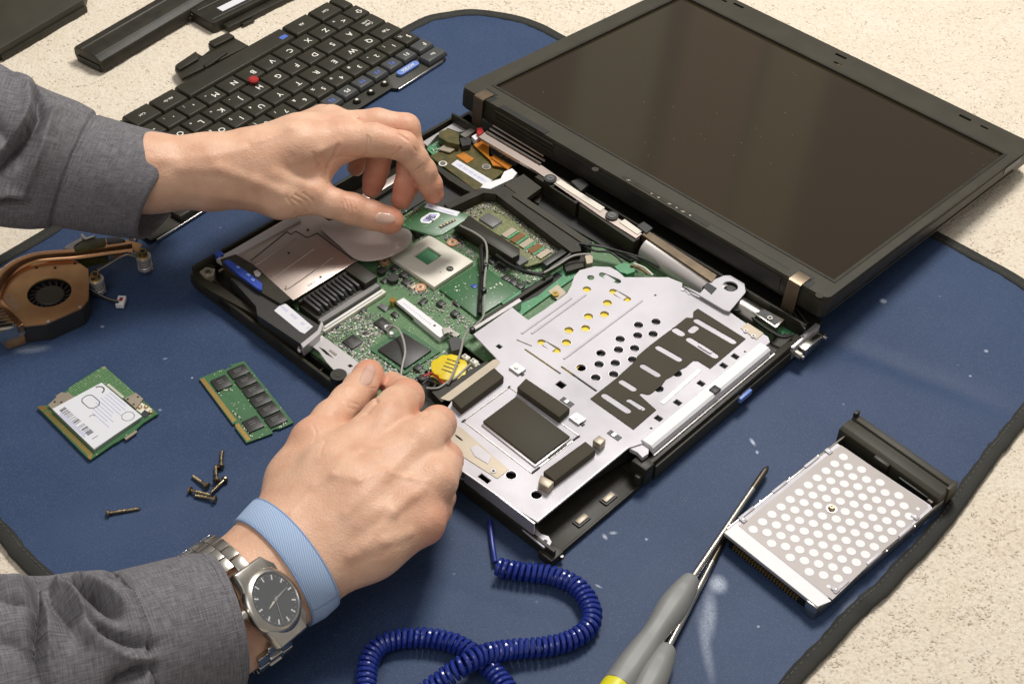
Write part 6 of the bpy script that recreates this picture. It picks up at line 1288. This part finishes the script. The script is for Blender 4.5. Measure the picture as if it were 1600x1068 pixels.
# left hand (upper in the picture) holding the processor
LH = Field()
Wx = G3(372, 268, 74); 
LH.g = [
 (8, 14, chain([(150, 272, 90), (230, 264, 83), (330, 262, 79)], [19, 20.5, 19.5])+chain([(150, 290, 82), (240, 277, 73), (330, 276, 70)], [18, 19, 18.5])+chain([(330, 262, 79), (405, 252, 79)], [19.5, 18])+chain([(330, 276, 70), (410, 276, 68)], [18.5, 18])),
 (9, 12, chain([(395, 252, 80), (470, 230, 86), (536, 219, 86)], [17, 14, 12])+chain([(395, 245, 78), (470, 214, 82), (531, 200, 82)], [17, 13, 11.5])+chain([(395, 242, 74), (518, 190, 74)], [15, 11.5])+chain([(395, 242, 66), (504, 188, 64)], [15, 11])+chain([(420, 265, 66), (500, 245, 68)], [16, 9])),
 (9, 9, chain([(400, 285, 68), (440, 302, 62), (486, 305, 60)], [18, 15.5, 12.2])+chain([(486, 300, 63), (522, 240, 79)], [6, 8])),
 (4, 3.5, chain([(486, 306, 60), (518, 317, 56), (550, 326, 51)], [12.0, 9.9, 10.2])+chain([(550, 326, 51), (580, 336, 46), (606, 343.5, 42), (612, 345, 41.2)], [10.2, 9.6, 8.8, 8.2])),
 (7, 3, chain([(536, 219, 86), (585, 219, 88), (630, 228, 86)], [12.2, 11.0, 9.6])+chain([(630, 228, 86), (648, 247, 76), (662, 267, 66)], [9.6, 8.6, 8.4])+chain([(662, 267, 66), (672, 288, 55), (677, 303, 47.5)], [8.4, 8.0, 7.1])),
 (3.5, 3, chain([(531, 200, 82), (590, 194, 84), (634, 200, 82)], [11.5, 10.4, 9.6])+chain([(634, 200, 82), (642, 232, 70), (640, 262, 58)], [9.6, 8.8, 8.5])+chain([(640, 262, 58), (634, 292, 48), (627, 312, 42)], [8.5, 8, 7])),
 (2.0, 3, chain([(518, 190, 74), (560, 200, 74), (594, 218, 72)], [11, 9.5, 9.0])+chain([(594, 218, 72), (594, 243, 62), (590, 262, 54)], [9.0, 8.0, 7.9])+chain([(590, 262, 54), (585, 280, 46), (581, 294, 40)], [7.9, 7.6, 6.8])),
 (2.0, 3, chain([(504, 188, 64), (540, 200, 62), (562, 212, 60)], [10.5, 8.5, 8])+chain([(562, 212, 60), (562, 238, 50)], [8, 7])+chain([(562, 238, 50), (556, 262, 40)], [7, 6])),
]
LH.ridge([(395, 222), (455, 200), (520, 188)], 3.2, .7); LH.ridge([(280, 262), (340, 262), (400, 285), (440, 300)], 4, .9); LH.ridge([(235, 250), (330, 245), (380, 232)], 4, .7)
LH.ridge([(430, 272), (470, 286), (500, 300)], 4, .8); LH.ridge([(300, 300), (360, 308), (420, 325)], 4.5, .6); LH.ridge([(455, 255), (500, 235), (530, 222)], 3.0, .5)
for pts, r, h in (
    (((573, 213), (571, 226), (573, 240), (570, 248)), .9, .9), (((577, 215), (578, 230)), .8, .35), (((613, 243), (620, 240), (626, 232)), .8, .7), (((611, 246), (617, 247), (624, 242)), .7, .4), (((640, 272), (650, 266), (660, 258)), .7, .6), (((644, 276), (655, 270)), .6, .3),
    (((509, 279), (512, 262), (522, 244), (528, 228)), 1.1, 1.0), (((497, 262), (504, 276), (512, 286)), 1.0, .7), (((521, 250), (534, 244), (553, 246)), .8, .5), (((490, 240), (500, 258), (506, 274)), 1.4, .5),
    (((456, 310), (470, 318), (478, 332)), 1.0, .5), (((462, 305), (478, 314), (486, 328)), 1.0, .5), (((448, 308), (458, 322), (464, 334)), 1.1, .4), (((474, 302), (488, 312), (494, 324)), .8, .35), (((534, 316), (536, 328), (533, 340)), .6, .38), (((539, 312), (543, 326), (540, 340)), .6, .42), (((545, 312), (549, 326), (547, 342)), .6, .35), (((552, 314), (556, 328), (553, 342)), .5, .25),
    (((560, 186), (566, 192), (590, 197), (620, 208), (636, 218)), .9, .5), (((636, 218), (650, 236)), .8, .4), (((616, 196), (622, 202)), .6, .25)):
    LH.crease(pts, r, h)
la_ = skin_obj('left_arm', LH, person, PO, [(G3(612, 345, 42), 16, .75), (G3(680, 308, 46), 18, .7), (G3(628, 310, 42), 26, .95), (G3(583, 290, 42), 26, .85), (G3(545, 235, 80), 16, .4), (G3(505, 262, 70), 16, .35), (G3(630, 212, 88), 14, .35), (G3(550, 318, 55), 14, .25)])
nail(LH, [(586, 350), (590, 331), (615, 333), (617, 350)], la_, PO)

# right hand (lower in the picture), pinching a cable
RH = Field()
RH.g = [
 (8, 16, chain([(120, 1040, 50), (330, 955, 45), (430, 893, 47)], [25, 21, 19.5])+chain([(120, 1060, 44), (350, 990, 40), (462, 920, 40)], [24, 19.5, 17])+chain([(320, 930, 45), (420, 850, 47)], [18, 18])+chain([(340, 945, 52), (440, 880, 52)], [16, 16])),
 (10, 13, chain([(430, 850, 47), (520, 740, 60), (603, 655, 62)], [19, 16, 12.5])+chain([(445, 868, 50), (560, 770, 64), (655, 690, 66)], [19, 15, 12.2])+chain([(465, 885, 48), (580, 815, 60), (680, 750, 60)], [18, 14, 11.8])+chain([(485, 905, 42), (580, 860, 50), (660, 816, 50)], [16, 13, 11.8])+chain([(500, 800, 44), (600, 740, 42)], [16, 14])),
 (10, 10, chain([(440, 820, 44), (462, 750, 46), (490, 690, 56)], [17, 15, 12.6])+chain([(495, 720, 50), (575, 690, 52)], [10, 11])),
 (5, 4, chain([(490, 690, 56), (518, 655, 54), (545, 628, 50)], [12.6, 10.6, 10.4])+chain([(545, 628, 50), (563, 606, 45), (575, 588, 40), (577, 583, 38.5)], [10.4, 9.8, 9.0, 8.4])),
 (5, 3.5, chain([(603, 655, 62), (620, 636, 58), (634, 620, 48)], [12.5, 11.5, 10.4])+chain([(634, 620, 48), (626, 612, 34)], [10.4, 9])+chain([(626, 612, 34), (612, 600, 25)], [9, 8])),
 (4.5, 3.5, chain([(655, 690, 66), (672, 674, 60), (684, 662, 48)], [12.2, 11.2, 10.4])+chain([(684, 662, 48), (678, 668, 28)], [10.2, 8.5])),
 (4.5, 3.5, chain([(680, 750, 60), (690, 732, 54), (696, 718, 44)], [11.8, 10.6, 9.8])+chain([(696, 718, 44), (690, 722, 26)], [9.6, 8])),
 (4.5, 3.5, chain([(660, 816, 50), (676, 795, 46), (685, 776, 38)], [11.5, 10, 9.2])+chain([(685, 776, 38), (680, 772, 24)], [9, 7.5])),
]
RH.ridge([(520, 740), (560, 700), (600, 660)], 4, .7); RH.ridge([(540, 800), (600, 745), (645, 700)], 3.6, .8); RH.ridge([(570, 850), (615, 800), (660, 764)], 3.4, 1.0); RH.ridge([(548, 868), (600, 845), (640, 832)], 3.2, .8)
RH.ridge([(455, 800), (490, 760), (520, 740), (560, 750), (600, 735)], 2.2, .5); RH.ridge([(600, 735), (640, 745), (668, 752)], 2.2, .45); RH.ridge([(560, 700), (600, 700), (640, 690)], 2.2, .3)
RH.ridge([(600, 655), (612, 648)], 6, .6); RH.ridge([(656, 690), (660, 686)], 6, .8); RH.ridge([(684, 750), (688, 745)], 6, .9); RH.ridge([(668, 818), (672, 812)], 6, 1.0)
for pts, r, h in (
    (((596, 606), (588, 628), (574, 644), (563, 652)), 1.3, 1.1), (((667, 628), (668, 645), (662, 660)), 1.2, .9), (((704, 668), (702, 686), (694, 698)), 1.0, .6), (((560, 800), (600, 775), (640, 742)), 5, .55), (((560, 838), (600, 812), (645, 788)), 4.5, .8),
    (((530, 622), (540, 634), (554, 640)), .6, .35), (((537, 616), (549, 628), (560, 632)), .6, .35), (((612, 612), (634, 606), (655, 610)), .5, .22), (((614, 618), (636, 613), (658, 617)), .5, .2), (((560, 600), (572, 606), (588, 606)), .5, .2),
    (((500, 668), (508, 690), (500, 710)), 1.0, .3), (((488, 662), (494, 674), (490, 690)), .9, .25)):
    RH.crease(pts, r, h)
ra_ = skin_obj('right_arm', RH, person, PO, [(G3(577, 583, 40), 15, .6), (G3(632, 606, 52), 15, .45), (G3(690, 640, 52), 16, .4), (G3(706, 700, 46), 16, .45), (G3(680, 818, 50), 16, .5), (G3(695, 770, 40), 20, .3), (G3(478, 690, 56), 14, .3)])
nail(RH, [(559, 597), (580, 602), (590, 575), (572, 568)], ra_, PO)

# ------------------------------------------------------------------ shirt sleeves
def sleeve(name, axis, radii, folds, seam, seedn, flat=.92, nth=220, ns=260, noise=1.0, shear=(0, 0, 0)):
    """axis: points from cuff edge backwards (px, py, z); s runs in mm from the cuff edge"""
    A = spline([G3(*p) for p in axis], 30); L = np.r_[0, np.cumsum(np.linalg.norm(np.diff(A, axis=0), axis=1))]; tot = L[-1]
    s = np.linspace(0, tot, ns); X = np.stack([np.interp(s, L, A[:, k]) for k in range(3)], 1); T = np.gradient(X, axis=0); T /= np.linalg.norm(T, axis=1)[:, None]
    side = np.cross(T, (0, 0, 1.)); side /= np.linalg.norm(side, axis=1)[:, None]; upv = np.cross(side, T)
    th = np.linspace(0, 2*pi, nth, endpoint=False); SS, TH = np.meshgrid(s, th, indexing='ij'); rs = np.interp(SS, [r[0] for r in radii], [r[1] for r in radii])
    rg = np.random.RandomState(seedn); Rr = rs.copy()
    Rr += 1.0*np.cos(2*TH+1)+.7*np.cos(3*TH+SS*.02)
    bl = np.clip((SS-seam)/14, 0, 1)
    Rr += np.where(SS > seam, 1.2, 0)*np.clip((SS-seam)/1.2, 0, 1)-1.5*np.exp(-((SS-seam)/1.3)**2)
    def surf():
        return X[:, None]+Rr[..., None]*(np.cos(TH)[..., None]*side[:, None]+flat*np.sin(TH)[..., None]*upv[:, None])
    P0 = surf(); dd = P0-np.array((0, 0, CH)); zz = dd@fw; PX, PY = 800+F*(dd@cr)/zz, 534-F*(dd@cu)/zz
    N0 = P0-X[:, None]; facing = np.einsum('ijk,ijk->ij', N0, -dd) > 0
    for pts, wd, h in folds:                    # folds traced where the photograph shows them, then raised on the cloth itself
        W3 = []
        for q in spline(pts, 20):
            c_ = np.where(facing, (PX-q[0])**2+(PY-q[1])**2, 1e9); ij = np.unravel_index(np.argmin(c_), c_.shape)
            if c_[ij] < 900: W3.append(P0[ij])
        m_ = len(W3)
        best = np.zeros(P0.shape[:2])
        for i_, w3 in enumerate(W3):
            e_ = np.sin(pi*min(1, .2+.75*i_/max(1, m_-1)))**.7; best = np.maximum(best, e_*np.exp(-(np.linalg.norm(P0-w3, axis=2)/(wd*.66))**1.35))
        Rr += 1.5*h*best
    for _ in range(16):
        k = rg.uniform(.03, .09); m = rg.randint(1, 5); Rr += noise*rg.uniform(.1, .5)*bl*np.sin(SS*k+TH*m+rg.uniform(0, 6))
    Rr += .25*np.sin(SS*.35+TH*2)*np.exp(-SS/15)
    cs, sn = np.cos(TH), np.sin(TH)
    P = X[:, None]+Rr[..., None]*(cs[..., None]*side[:, None]+flat*sn[..., None]*upv[:, None])
    fl = 2.0; P[..., 2] = np.where(P[..., 2] < fl+6, fl+6-(6)*(1-np.exp(-(fl+6-P[..., 2])/6)), P[..., 2])
    P[..., 2] = np.maximum(P[..., 2], 1.5)
    P = P-(T[:, None]*((shear[0]*np.cos(TH-shear[1])-shear[2]*np.cos(TH-shear[1]-pi/2))*np.exp(-SS/70))[..., None])
    # turn-in: fold over the edge and run back inside
    ctr = X[:, None]; rings = [P[i] for i in range(ns)]; inner = []
    for dist, inset in ((-.6, .5), (-.5, 1.2), (.4, 1.8), (6, 2.2), (20, 3.0), (45, 5.0)):
        x0 = X[0]-T[0]*(-dist); dvec = rings[0]-X[0]; rr_ = np.linalg.norm(dvec, axis=1)[:, None]; inner.append(x0+dvec*(rr_-inset)/rr_)
    allr = inner[::-1]+rings; Sx = [-(45), -20, -6, -2, -1.2, -.6]+list(s); V = np.array(allr).reshape(-1, 3)-PO; n = len(allr)
    uv = np.array([(S*sx, S*42*t) for sx in Sx for t in th])
    Fc = [(i*nth+j, (i+1)*nth+j, (i+1)*nth+(j+1) % nth, i*nth+(j+1) % nth) for i in range(n-1) for j in range(nth)]
    o = mk(name, V, Fc, 'shirt', person, smooth=True, ang=180, uv=uv)
    # row of stitches beside the cuff seam
    b = B()
    k = int(np.searchsorted(s, seam-2.2)); k2 = int(np.searchsorted(s, 3.2))
    for kk in (k, k2):
        for j in range(0, nth, 2):
            a = P[kk, j]-PO; c = P[kk, (j+1) % nth]-PO; nrm = (P[kk, j]-X[kk]); nrm /= np.linalg.norm(nrm); b.tube([tuple(a+nrm*.12), tuple(c+nrm*.12)], .22, 'shirt', 4)
    st_ = b.build('cuff_stitching', o); st_['kind'] = 'stuff'
    return o
sleeve('left_sleeve', [(264, 294, 61), (190, 281, 74), (90, 258, 90), (-20, 228, 108), (-160, 185, 132), (-330, 120, 160)], [(0, 36.5), (60, 39), (75, 43), (130, 52), (200, 60), (330, 66)],
       [([(62, 150), (70, 185), (52, 230), (20, 270), (-10, 300)], 6, -9), ([(40, 140), (48, 175), (30, 215), (0, 250)], 7, 5), ([(90, 170), (80, 220), (70, 270), (55, 310)], 6, 3.5), ([(-10, 180), (20, 220), (45, 250)], 8, -3.5),
        ([(-10, 330), (30, 322), (66, 330)], 4, -5), ([(-10, 316), (30, 308), (62, 312)], 5, 3), ([(10, 120), (40, 132), (62, 148)], 6, 3), ([(120, 200), (125, 260), (110, 330)], 14, -1.2), ([(180, 215), (190, 280), (170, 340)], 14, 1.2)], 62, 4, flat=1.0, shear=(17, R(45), 19))
sleeve('right_sleeve', [(346, 967, 45), (270, 990, 49), (160, 1022, 56), (40, 1050, 64), (-100, 1085, 74), (-260, 1130, 86)], [(0, 37.5), (45, 39.5), (58, 42), (110, 49), (170, 56), (300, 62)],
       [([(55, 885), (60, 930), (58, 1000), (60, 1068)], 4.5, -9), ([(72, 890), (82, 930), (112, 975), (118, 995)], 6.5, -6.5), ([(62, 900), (72, 950), (74, 1010), (74, 1060)], 4.5, 4), ([(88, 900), (110, 925), (135, 965), (138, 1000)], 5, 5),
        ([(108, 908), (140, 922), (168, 945), (190, 965)], 5, -7.5), ([(120, 902), (150, 912), (180, 930), (196, 945)], 4, 4.5), ([(142, 965), (165, 985), (200, 1005), (240, 1012)], 5.5, -7), ([(140, 985), (170, 1005), (200, 1024), (240, 1030)], 5, 4),
        ([(180, 1068), (215, 1050), (240, 1045)], 5, -7), ([(0, 930), (30, 936), (52, 932)], 4, -5), ([(0, 915), (30, 915), (50, 905)], 4, 4), ([(0, 1000), (30, 1010), (50, 1040)], 7, -3.5), ([(160, 890), (185, 900), (205, 915)], 4, -3), ([(290, 890), (320, 950), (318, 1020)], 16, 1.0)], 49, 9, flat=1.0)

# ------------------------------------------------------------------ wrist strap and watch
Wa, Wb = G3(330, 958, 45), G3(470, 862, 48); WT = (Wb-Wa)/np.linalg.norm(Wb-Wa)
def wring(dist, n=120, off=0.0, tilt=0, T=WT, base=Wa, drop=0.0):
    """points on the skin all round the wrist in the plane 'dist' mm along the arm, found on the hand's own surface"""
    O_ = base+T*dist; sd = np.cross(T, (0, 0, 1.)); sd /= np.linalg.norm(sd); u_ = np.cross(sd, T); out = []
    Tt = T
    A_ = np.linspace(0, 2*pi, n, endpoint=False); D_ = np.cos(A_)[:, None]*(sd*cos(tilt)+T*sin(tilt))+np.sin(A_)[:, None]*u_
    t = np.full(n, 60.)
    for _ in range(50): d = RH(O_+D_*t[:, None], False); t = np.maximum(t-np.clip(d, -3, 8)*.7, 5)
    P = O_+D_*(t+off)[:, None]; P = (P+np.roll(P, 1, 0)+np.roll(P, -1, 0))/3
    return O_, P, D_
def strap():
    t = thing('wrist_strap', 'pale blue woven antistatic strap round the lower wrist next to the watch', 'wrist strap', loc=tuple(Wb)); O_ = Wb; rows = []
    # woven band: smooth convex loop, slightly skewed
    n = 140; prof = [(-8.2, .3), (-8.2, 1.6), (-7, 2.1), (0, 2.2), (7, 2.1), (8.2, 1.6), (8.2, .3)]; m = len(prof); V = []; uv = []
    R0 = [wring(47.5+d, n, h)[1] for d, h in prof]
    D2 = []
    for j in range(n):
        for k in range(m): V.append(R0[k][j]-O_); uv.append((prof[k][0]*S, j*1.4*S))
    for _ in range(2):
        Q = np.array(V).reshape(n, m, 3); Q = (Q+np.roll(Q, 1, 0)+np.roll(Q, -1, 0))/3; V = Q.reshape(-1, 3)
    Fc = [(j*m+k, j*m+k+1, ((j+1) % n)*m+k+1, ((j+1) % n)*m+k) for j in range(n) for k in range(m-1)]
    mk('woven_band', V, Fc, 'strap', t, smooth=True, ang=180, uv=np.array(uv))
    b = B()
    for kk in (1, 5): b.tube([tuple(v) for v in np.array(V).reshape(n, m, 3)[:, kk]]+[tuple(np.array(V).reshape(n, m, 3)[0, kk])], .55, 'strap', 6)
    b.build('band_edge', t, smooth=True)
strap()
def watch():
    DW = 12.5; O_, P, D_ = wring(DW, 120, 1.2); t = thing('wrist_watch', 'steel analogue wrist watch with a grey dial between the shirt cuff and the blue strap', 'watch', loc=tuple(O_))
    # dial frame: where the sight line of the face centre meets the wrist
    fc = RH.hit(417, 943); nrm = RH.grad(fc); cdir = np.array((0, 0, CH))-fc; cdir /= np.linalg.norm(cdir); N = nrm*.25+cdir*.75+WT*.62; N /= np.linalg.norm(N)
    X_ = WT-N*np.dot(WT, N); X_ /= np.linalg.norm(X_); Y_ = np.cross(N, X_); c0 = fc+N*1.5
    def W3(x, y, z): return c0+X_*x+Y_*y+N*z-O_
    def disc(name, prof, m, par, n=56, sx=1.0, sy=1.0):
        V = [W3(.95*r*sx*cos(2*pi*i/n), .95*r*sy*sin(2*pi*i/n), z) for r, z in prof for i in range(n)]; k = len(prof)
        Fc = [(j*n+i, j*n+(i+1) % n, (j+1)*n+(i+1) % n, (j+1)*n+i) for j in range(k-1) for i in range(n)]+[tuple(range((k-1)*n, k*n))]+[tuple(range(n))[::-1]]
        return mk(name, V, Fc, m, par, smooth=True, ang=35)
    case = disc('watch_case', [(15.5, -3), (17.8, -1), (18.6, 1.5), (18.4, 4.0), (17.2, 5.6), (15.2, 6.4), (14.8, 6.0), (14.6, 5.2)], 'watchsteel', t)
    # lug shoulders that taper into the bracelet
    for sg in (1, -1):
        pr = [(-15.5, 3, 1.5), (15.5, 3, 1.5), (12.5, 15, 2.6), (10.8, 22, 1.2), (-10.8, 22, 1.2), (-12.5, 15, 2.6)]
        V = [W3(x, sg*y, z+1.4) for x, y, z in pr]+[W3(x, sg*y, z-4.5) for x, y, z in pr]; Fc = [(0, 1, 2, 3, 4, 5), (11, 10, 9, 8, 7, 6)]+[(i, 6+i, 6+(i+1) % 6, (i+1) % 6) for i in range(6)]
        mk('lug', V, Fc, 'watchsteel', t, bevel=1.3, seg=3)
    dial = disc('dial', [(14.9, 5.2), (14.9, 5.5)], 'dialm', case); 
    for k in range(60):
        a = 2*pi*k/60; L = 2.6 if k % 5 == 0 else .8; wd = .42 if k % 5 == 0 else .14; r1 = 12.9; pts = [(r1-L, -wd), (r1, -wd), (r1, wd), (r1-L, wd)]
        if k % 5 and k % 2: continue
        V = [W3(x*cos(a)-y*sin(a), x*sin(a)+y*cos(a), z) for z in (5.5, 5.72) for x, y in pts]
        mk('hour_marker' if k % 5 == 0 else 'minute_mark', V, [(4, 5, 6, 7), (0, 1, 5, 4), (1, 2, 6, 5), (2, 3, 7, 6), (3, 0, 4, 7)], 'white' if k % 5 == 0 else 'steel', dial)
    for a, L, wd, m in ((R(8), 10.8, .45, 'steel'), (R(196), 7.2, .55, 'sock'), (R(-110), 11.5, .16, 'steel')):
        pts = [(-2, -wd*.6), (L*.3, -wd), (L, -.12), (L, .12), (L*.3, wd), (-2, wd*.6)]
        V = [W3(x*cos(a)-y*sin(a), x*sin(a)+y*cos(a), z) for z in (5.9, 6.1) for x, y in pts]; mk('watch_hand', V, [(6, 7, 8, 9, 10, 11)]+[(i, (i+1) % 6, 6+(i+1) % 6, 6+i) for i in range(6)], m, dial)
    disc('hand_hub', [(.9, 6.1), (.9, 6.4)], 'steel', dial, 14)
    disc('crystal', [(14.9, 6.2), (14.6, 6.75), (14.0, 6.9)], 'crystal', case)
    ca = W3(-18, 3, 2); b = B(); d_ = -X_; b.tube([tuple(ca), tuple(ca+d_*1.2), tuple(ca+d_*4.2), tuple(ca+d_*4.6)], [1.2, 2.9, 2.9, 2.3], 'watchsteel', 16); b.build('crown', t, smooth=True, ang=40)
    # bracelet links all round the wrist
    ctr = P.mean(0); rel = P-O_; n = len(P); L = np.r_[0, np.cumsum(np.linalg.norm(np.diff(np.r_[P, P[:1]], axis=0), axis=1))]; tot = L[-1]; Pc = np.r_[P, P[:1]]
    fpos = L[np.argmin(np.linalg.norm(P-fc, axis=1))]; K = 20; step = (tot-42)/K
    def at_s(s_):
        s_ = s_ % tot; return np.array([np.interp(s_, L, Pc[:, k]) for k in range(3)])
    for i in range(K):
        s0 = fpos+21+step*(i+.5); p = at_s(s0); tg = at_s(s0+2)-at_s(s0-2); tg /= np.linalg.norm(tg); nr = np.cross(WT, tg); nr /= np.linalg.norm(nr)
        if np.dot(nr, p-O_) < 0: nr = -nr
        wd = 10.2-.6*min(1, abs(i-K/2+.5)/(K/2))*0
        for nm, x0, x1, sh, m in (('bracelet_link', -wd, -wd*.38, 0, 'watchsteel'), ('bracelet_link', -wd*.36, wd*.36, .5, 'watchsteel'), ('bracelet_link', wd*.38, wd, 0, 'watchsteel')):
            c = p-O_+tg*step*sh*.9; h = step*.47; V = [c+WT*x+tg*y+nr*z for z in (.2, 2.9) for x, y in ((x0, -h), (x1, -h), (x1, h), (x0, h))]
            mk(nm, V, [(3, 2, 1, 0), (4, 5, 6, 7), (0, 1, 5, 4), (1, 2, 6, 5), (2, 3, 7, 6), (3, 0, 4, 7)], m, t, bevel=.45)
mat('dialm', (.075, .085, .095), .28, spec=.7, coat=.2)
m_ = mat('crystal', (1, 1, 1), .02); n_, l_ = nt(m_); tr_ = n_.new('ShaderNodeBsdfTransparent'); gl_ = n_.new('ShaderNodeBsdfGlossy'); gl_.inputs['Roughness'].default_value = .04; mx_ = n_.new('ShaderNodeMixShader'); mx_.inputs[0].default_value = .12
l_.new(tr_.outputs[0], mx_.inputs[1]); l_.new(gl_.outputs[0], mx_.inputs[2]); l_.new(mx_.outputs[0], n_['Material Output'].inputs['Surface'])
watch()

# ------------------------------------------------------------------ processor between thumb and fingers
def cpu():
    pts = [G3(624, 352, 41), G3(661, 317.5, 43), G3(734, 336, 42), G3(680, 369, 40)]; c = sum(pts)/4
    ex = pts[2]-pts[1]+pts[3]-pts[0]; ex /= np.linalg.norm(ex); ey = pts[1]-pts[0]+pts[2]-pts[3]; ey -= ex*np.dot(ex, ey); ey /= np.linalg.norm(ey); ez = np.cross(ex, ey)
    fr = Fr(0, 0, 0, 0); fr.M = Matrix(((ex[0], ey[0], ez[0], c[0]), (ex[1], ey[1], ez[1], c[1]), (ex[2], ey[2], ez[2], c[2]), (0, 0, 0, 1))); fr.I = fr.M.inverted()
    t = thing('processor', 'green processor package with white stickers held between thumb and fingers over its socket', 'processor', fr)
    b = B(); b.prism([fr.L(*q, 0) for q in ((624, 352), (661, 317.5), (733, 335.5), (725, 345), (692, 366), (679, 369))], -1.3, 0, 'pcb_plain'); bd = b.build('substrate', t, bevel=.15)
    def pr(n, p, z0, z1, m, par=bd, **k):
        b = B(); b.prism([fr.L(560+x/4.27, 180+y/4.27, z1) for x, y in p], z0, z1, m); return b.build(n, par, **k)
    l1 = pr('long_label', [(440, 612), (462, 588), (678, 645), (655, 675)], 0, .25, 'paperwhite'); pr('label_corner', [(460, 605), (470, 594), (500, 602), (492, 614)], .25, .3, 'inkblue', l1)
    b = B(); p, q = np.array(fr.L(560+520/4.27, 180+622/4.27, .3)), np.array(fr.L(560+640/4.27, 180+656/4.27, .3)); r_ = random.Random(5)
    for i in range(16): c_ = p+(q-p)*i/16; b.box(c_[0]-.25, c_[1]-.6, .25, c_[0]+.2, c_[1]+.5, .3, 'inkblue')
    b.build('label_print', l1)
    pr('square_label', [(412, 700), (420, 685), (475, 650), (535, 650), (546, 662), (535, 680), (490, 712), (470, 722), (420, 715)], 0, .25, 'white')
    l2 = pr('dark_code', [(428, 700), (478, 660), (524, 662), (520, 672), (468, 710), (432, 708)], .25, .3, 'inkblue')
    b = B(); x, y = fr.L(560+476/4.27, 180+685/4.27, .3)
    for i in range(6):
        for j in range(5):
            if r_.random() < .6: b.box(x-3.6+i*1.2, y-3+j*1.2, .3, x-2.6+i*1.2, y-2+j*1.2, .33, 'ink')
    b.build('code_cells', l2)
    for P_ in ([(310, 678), (400, 622), (412, 630), (322, 684)], [(535, 742), (640, 692), (652, 702), (550, 757)]):
        k = pr('contact_frame', P_, 0, .2, 'ink')
        a = np.array(fr.L(560+(P_[0][0]+18)/4.27, 180+(P_[0][1]-2)/4.27, .2)); e = np.array(fr.L(560+(P_[2][0]-18)/4.27, 180+(P_[2][1]+2)/4.27, .2)); b = B()
        for i in range(5): m = a+(e-a)*i/4; b.box(m[0]-.6, m[1]-.5, .2, m[0]+.6, m[1]+.5, .6, 'tan' if i % 2 else 'gold')
        b.build('capacitor', k)
cpu()
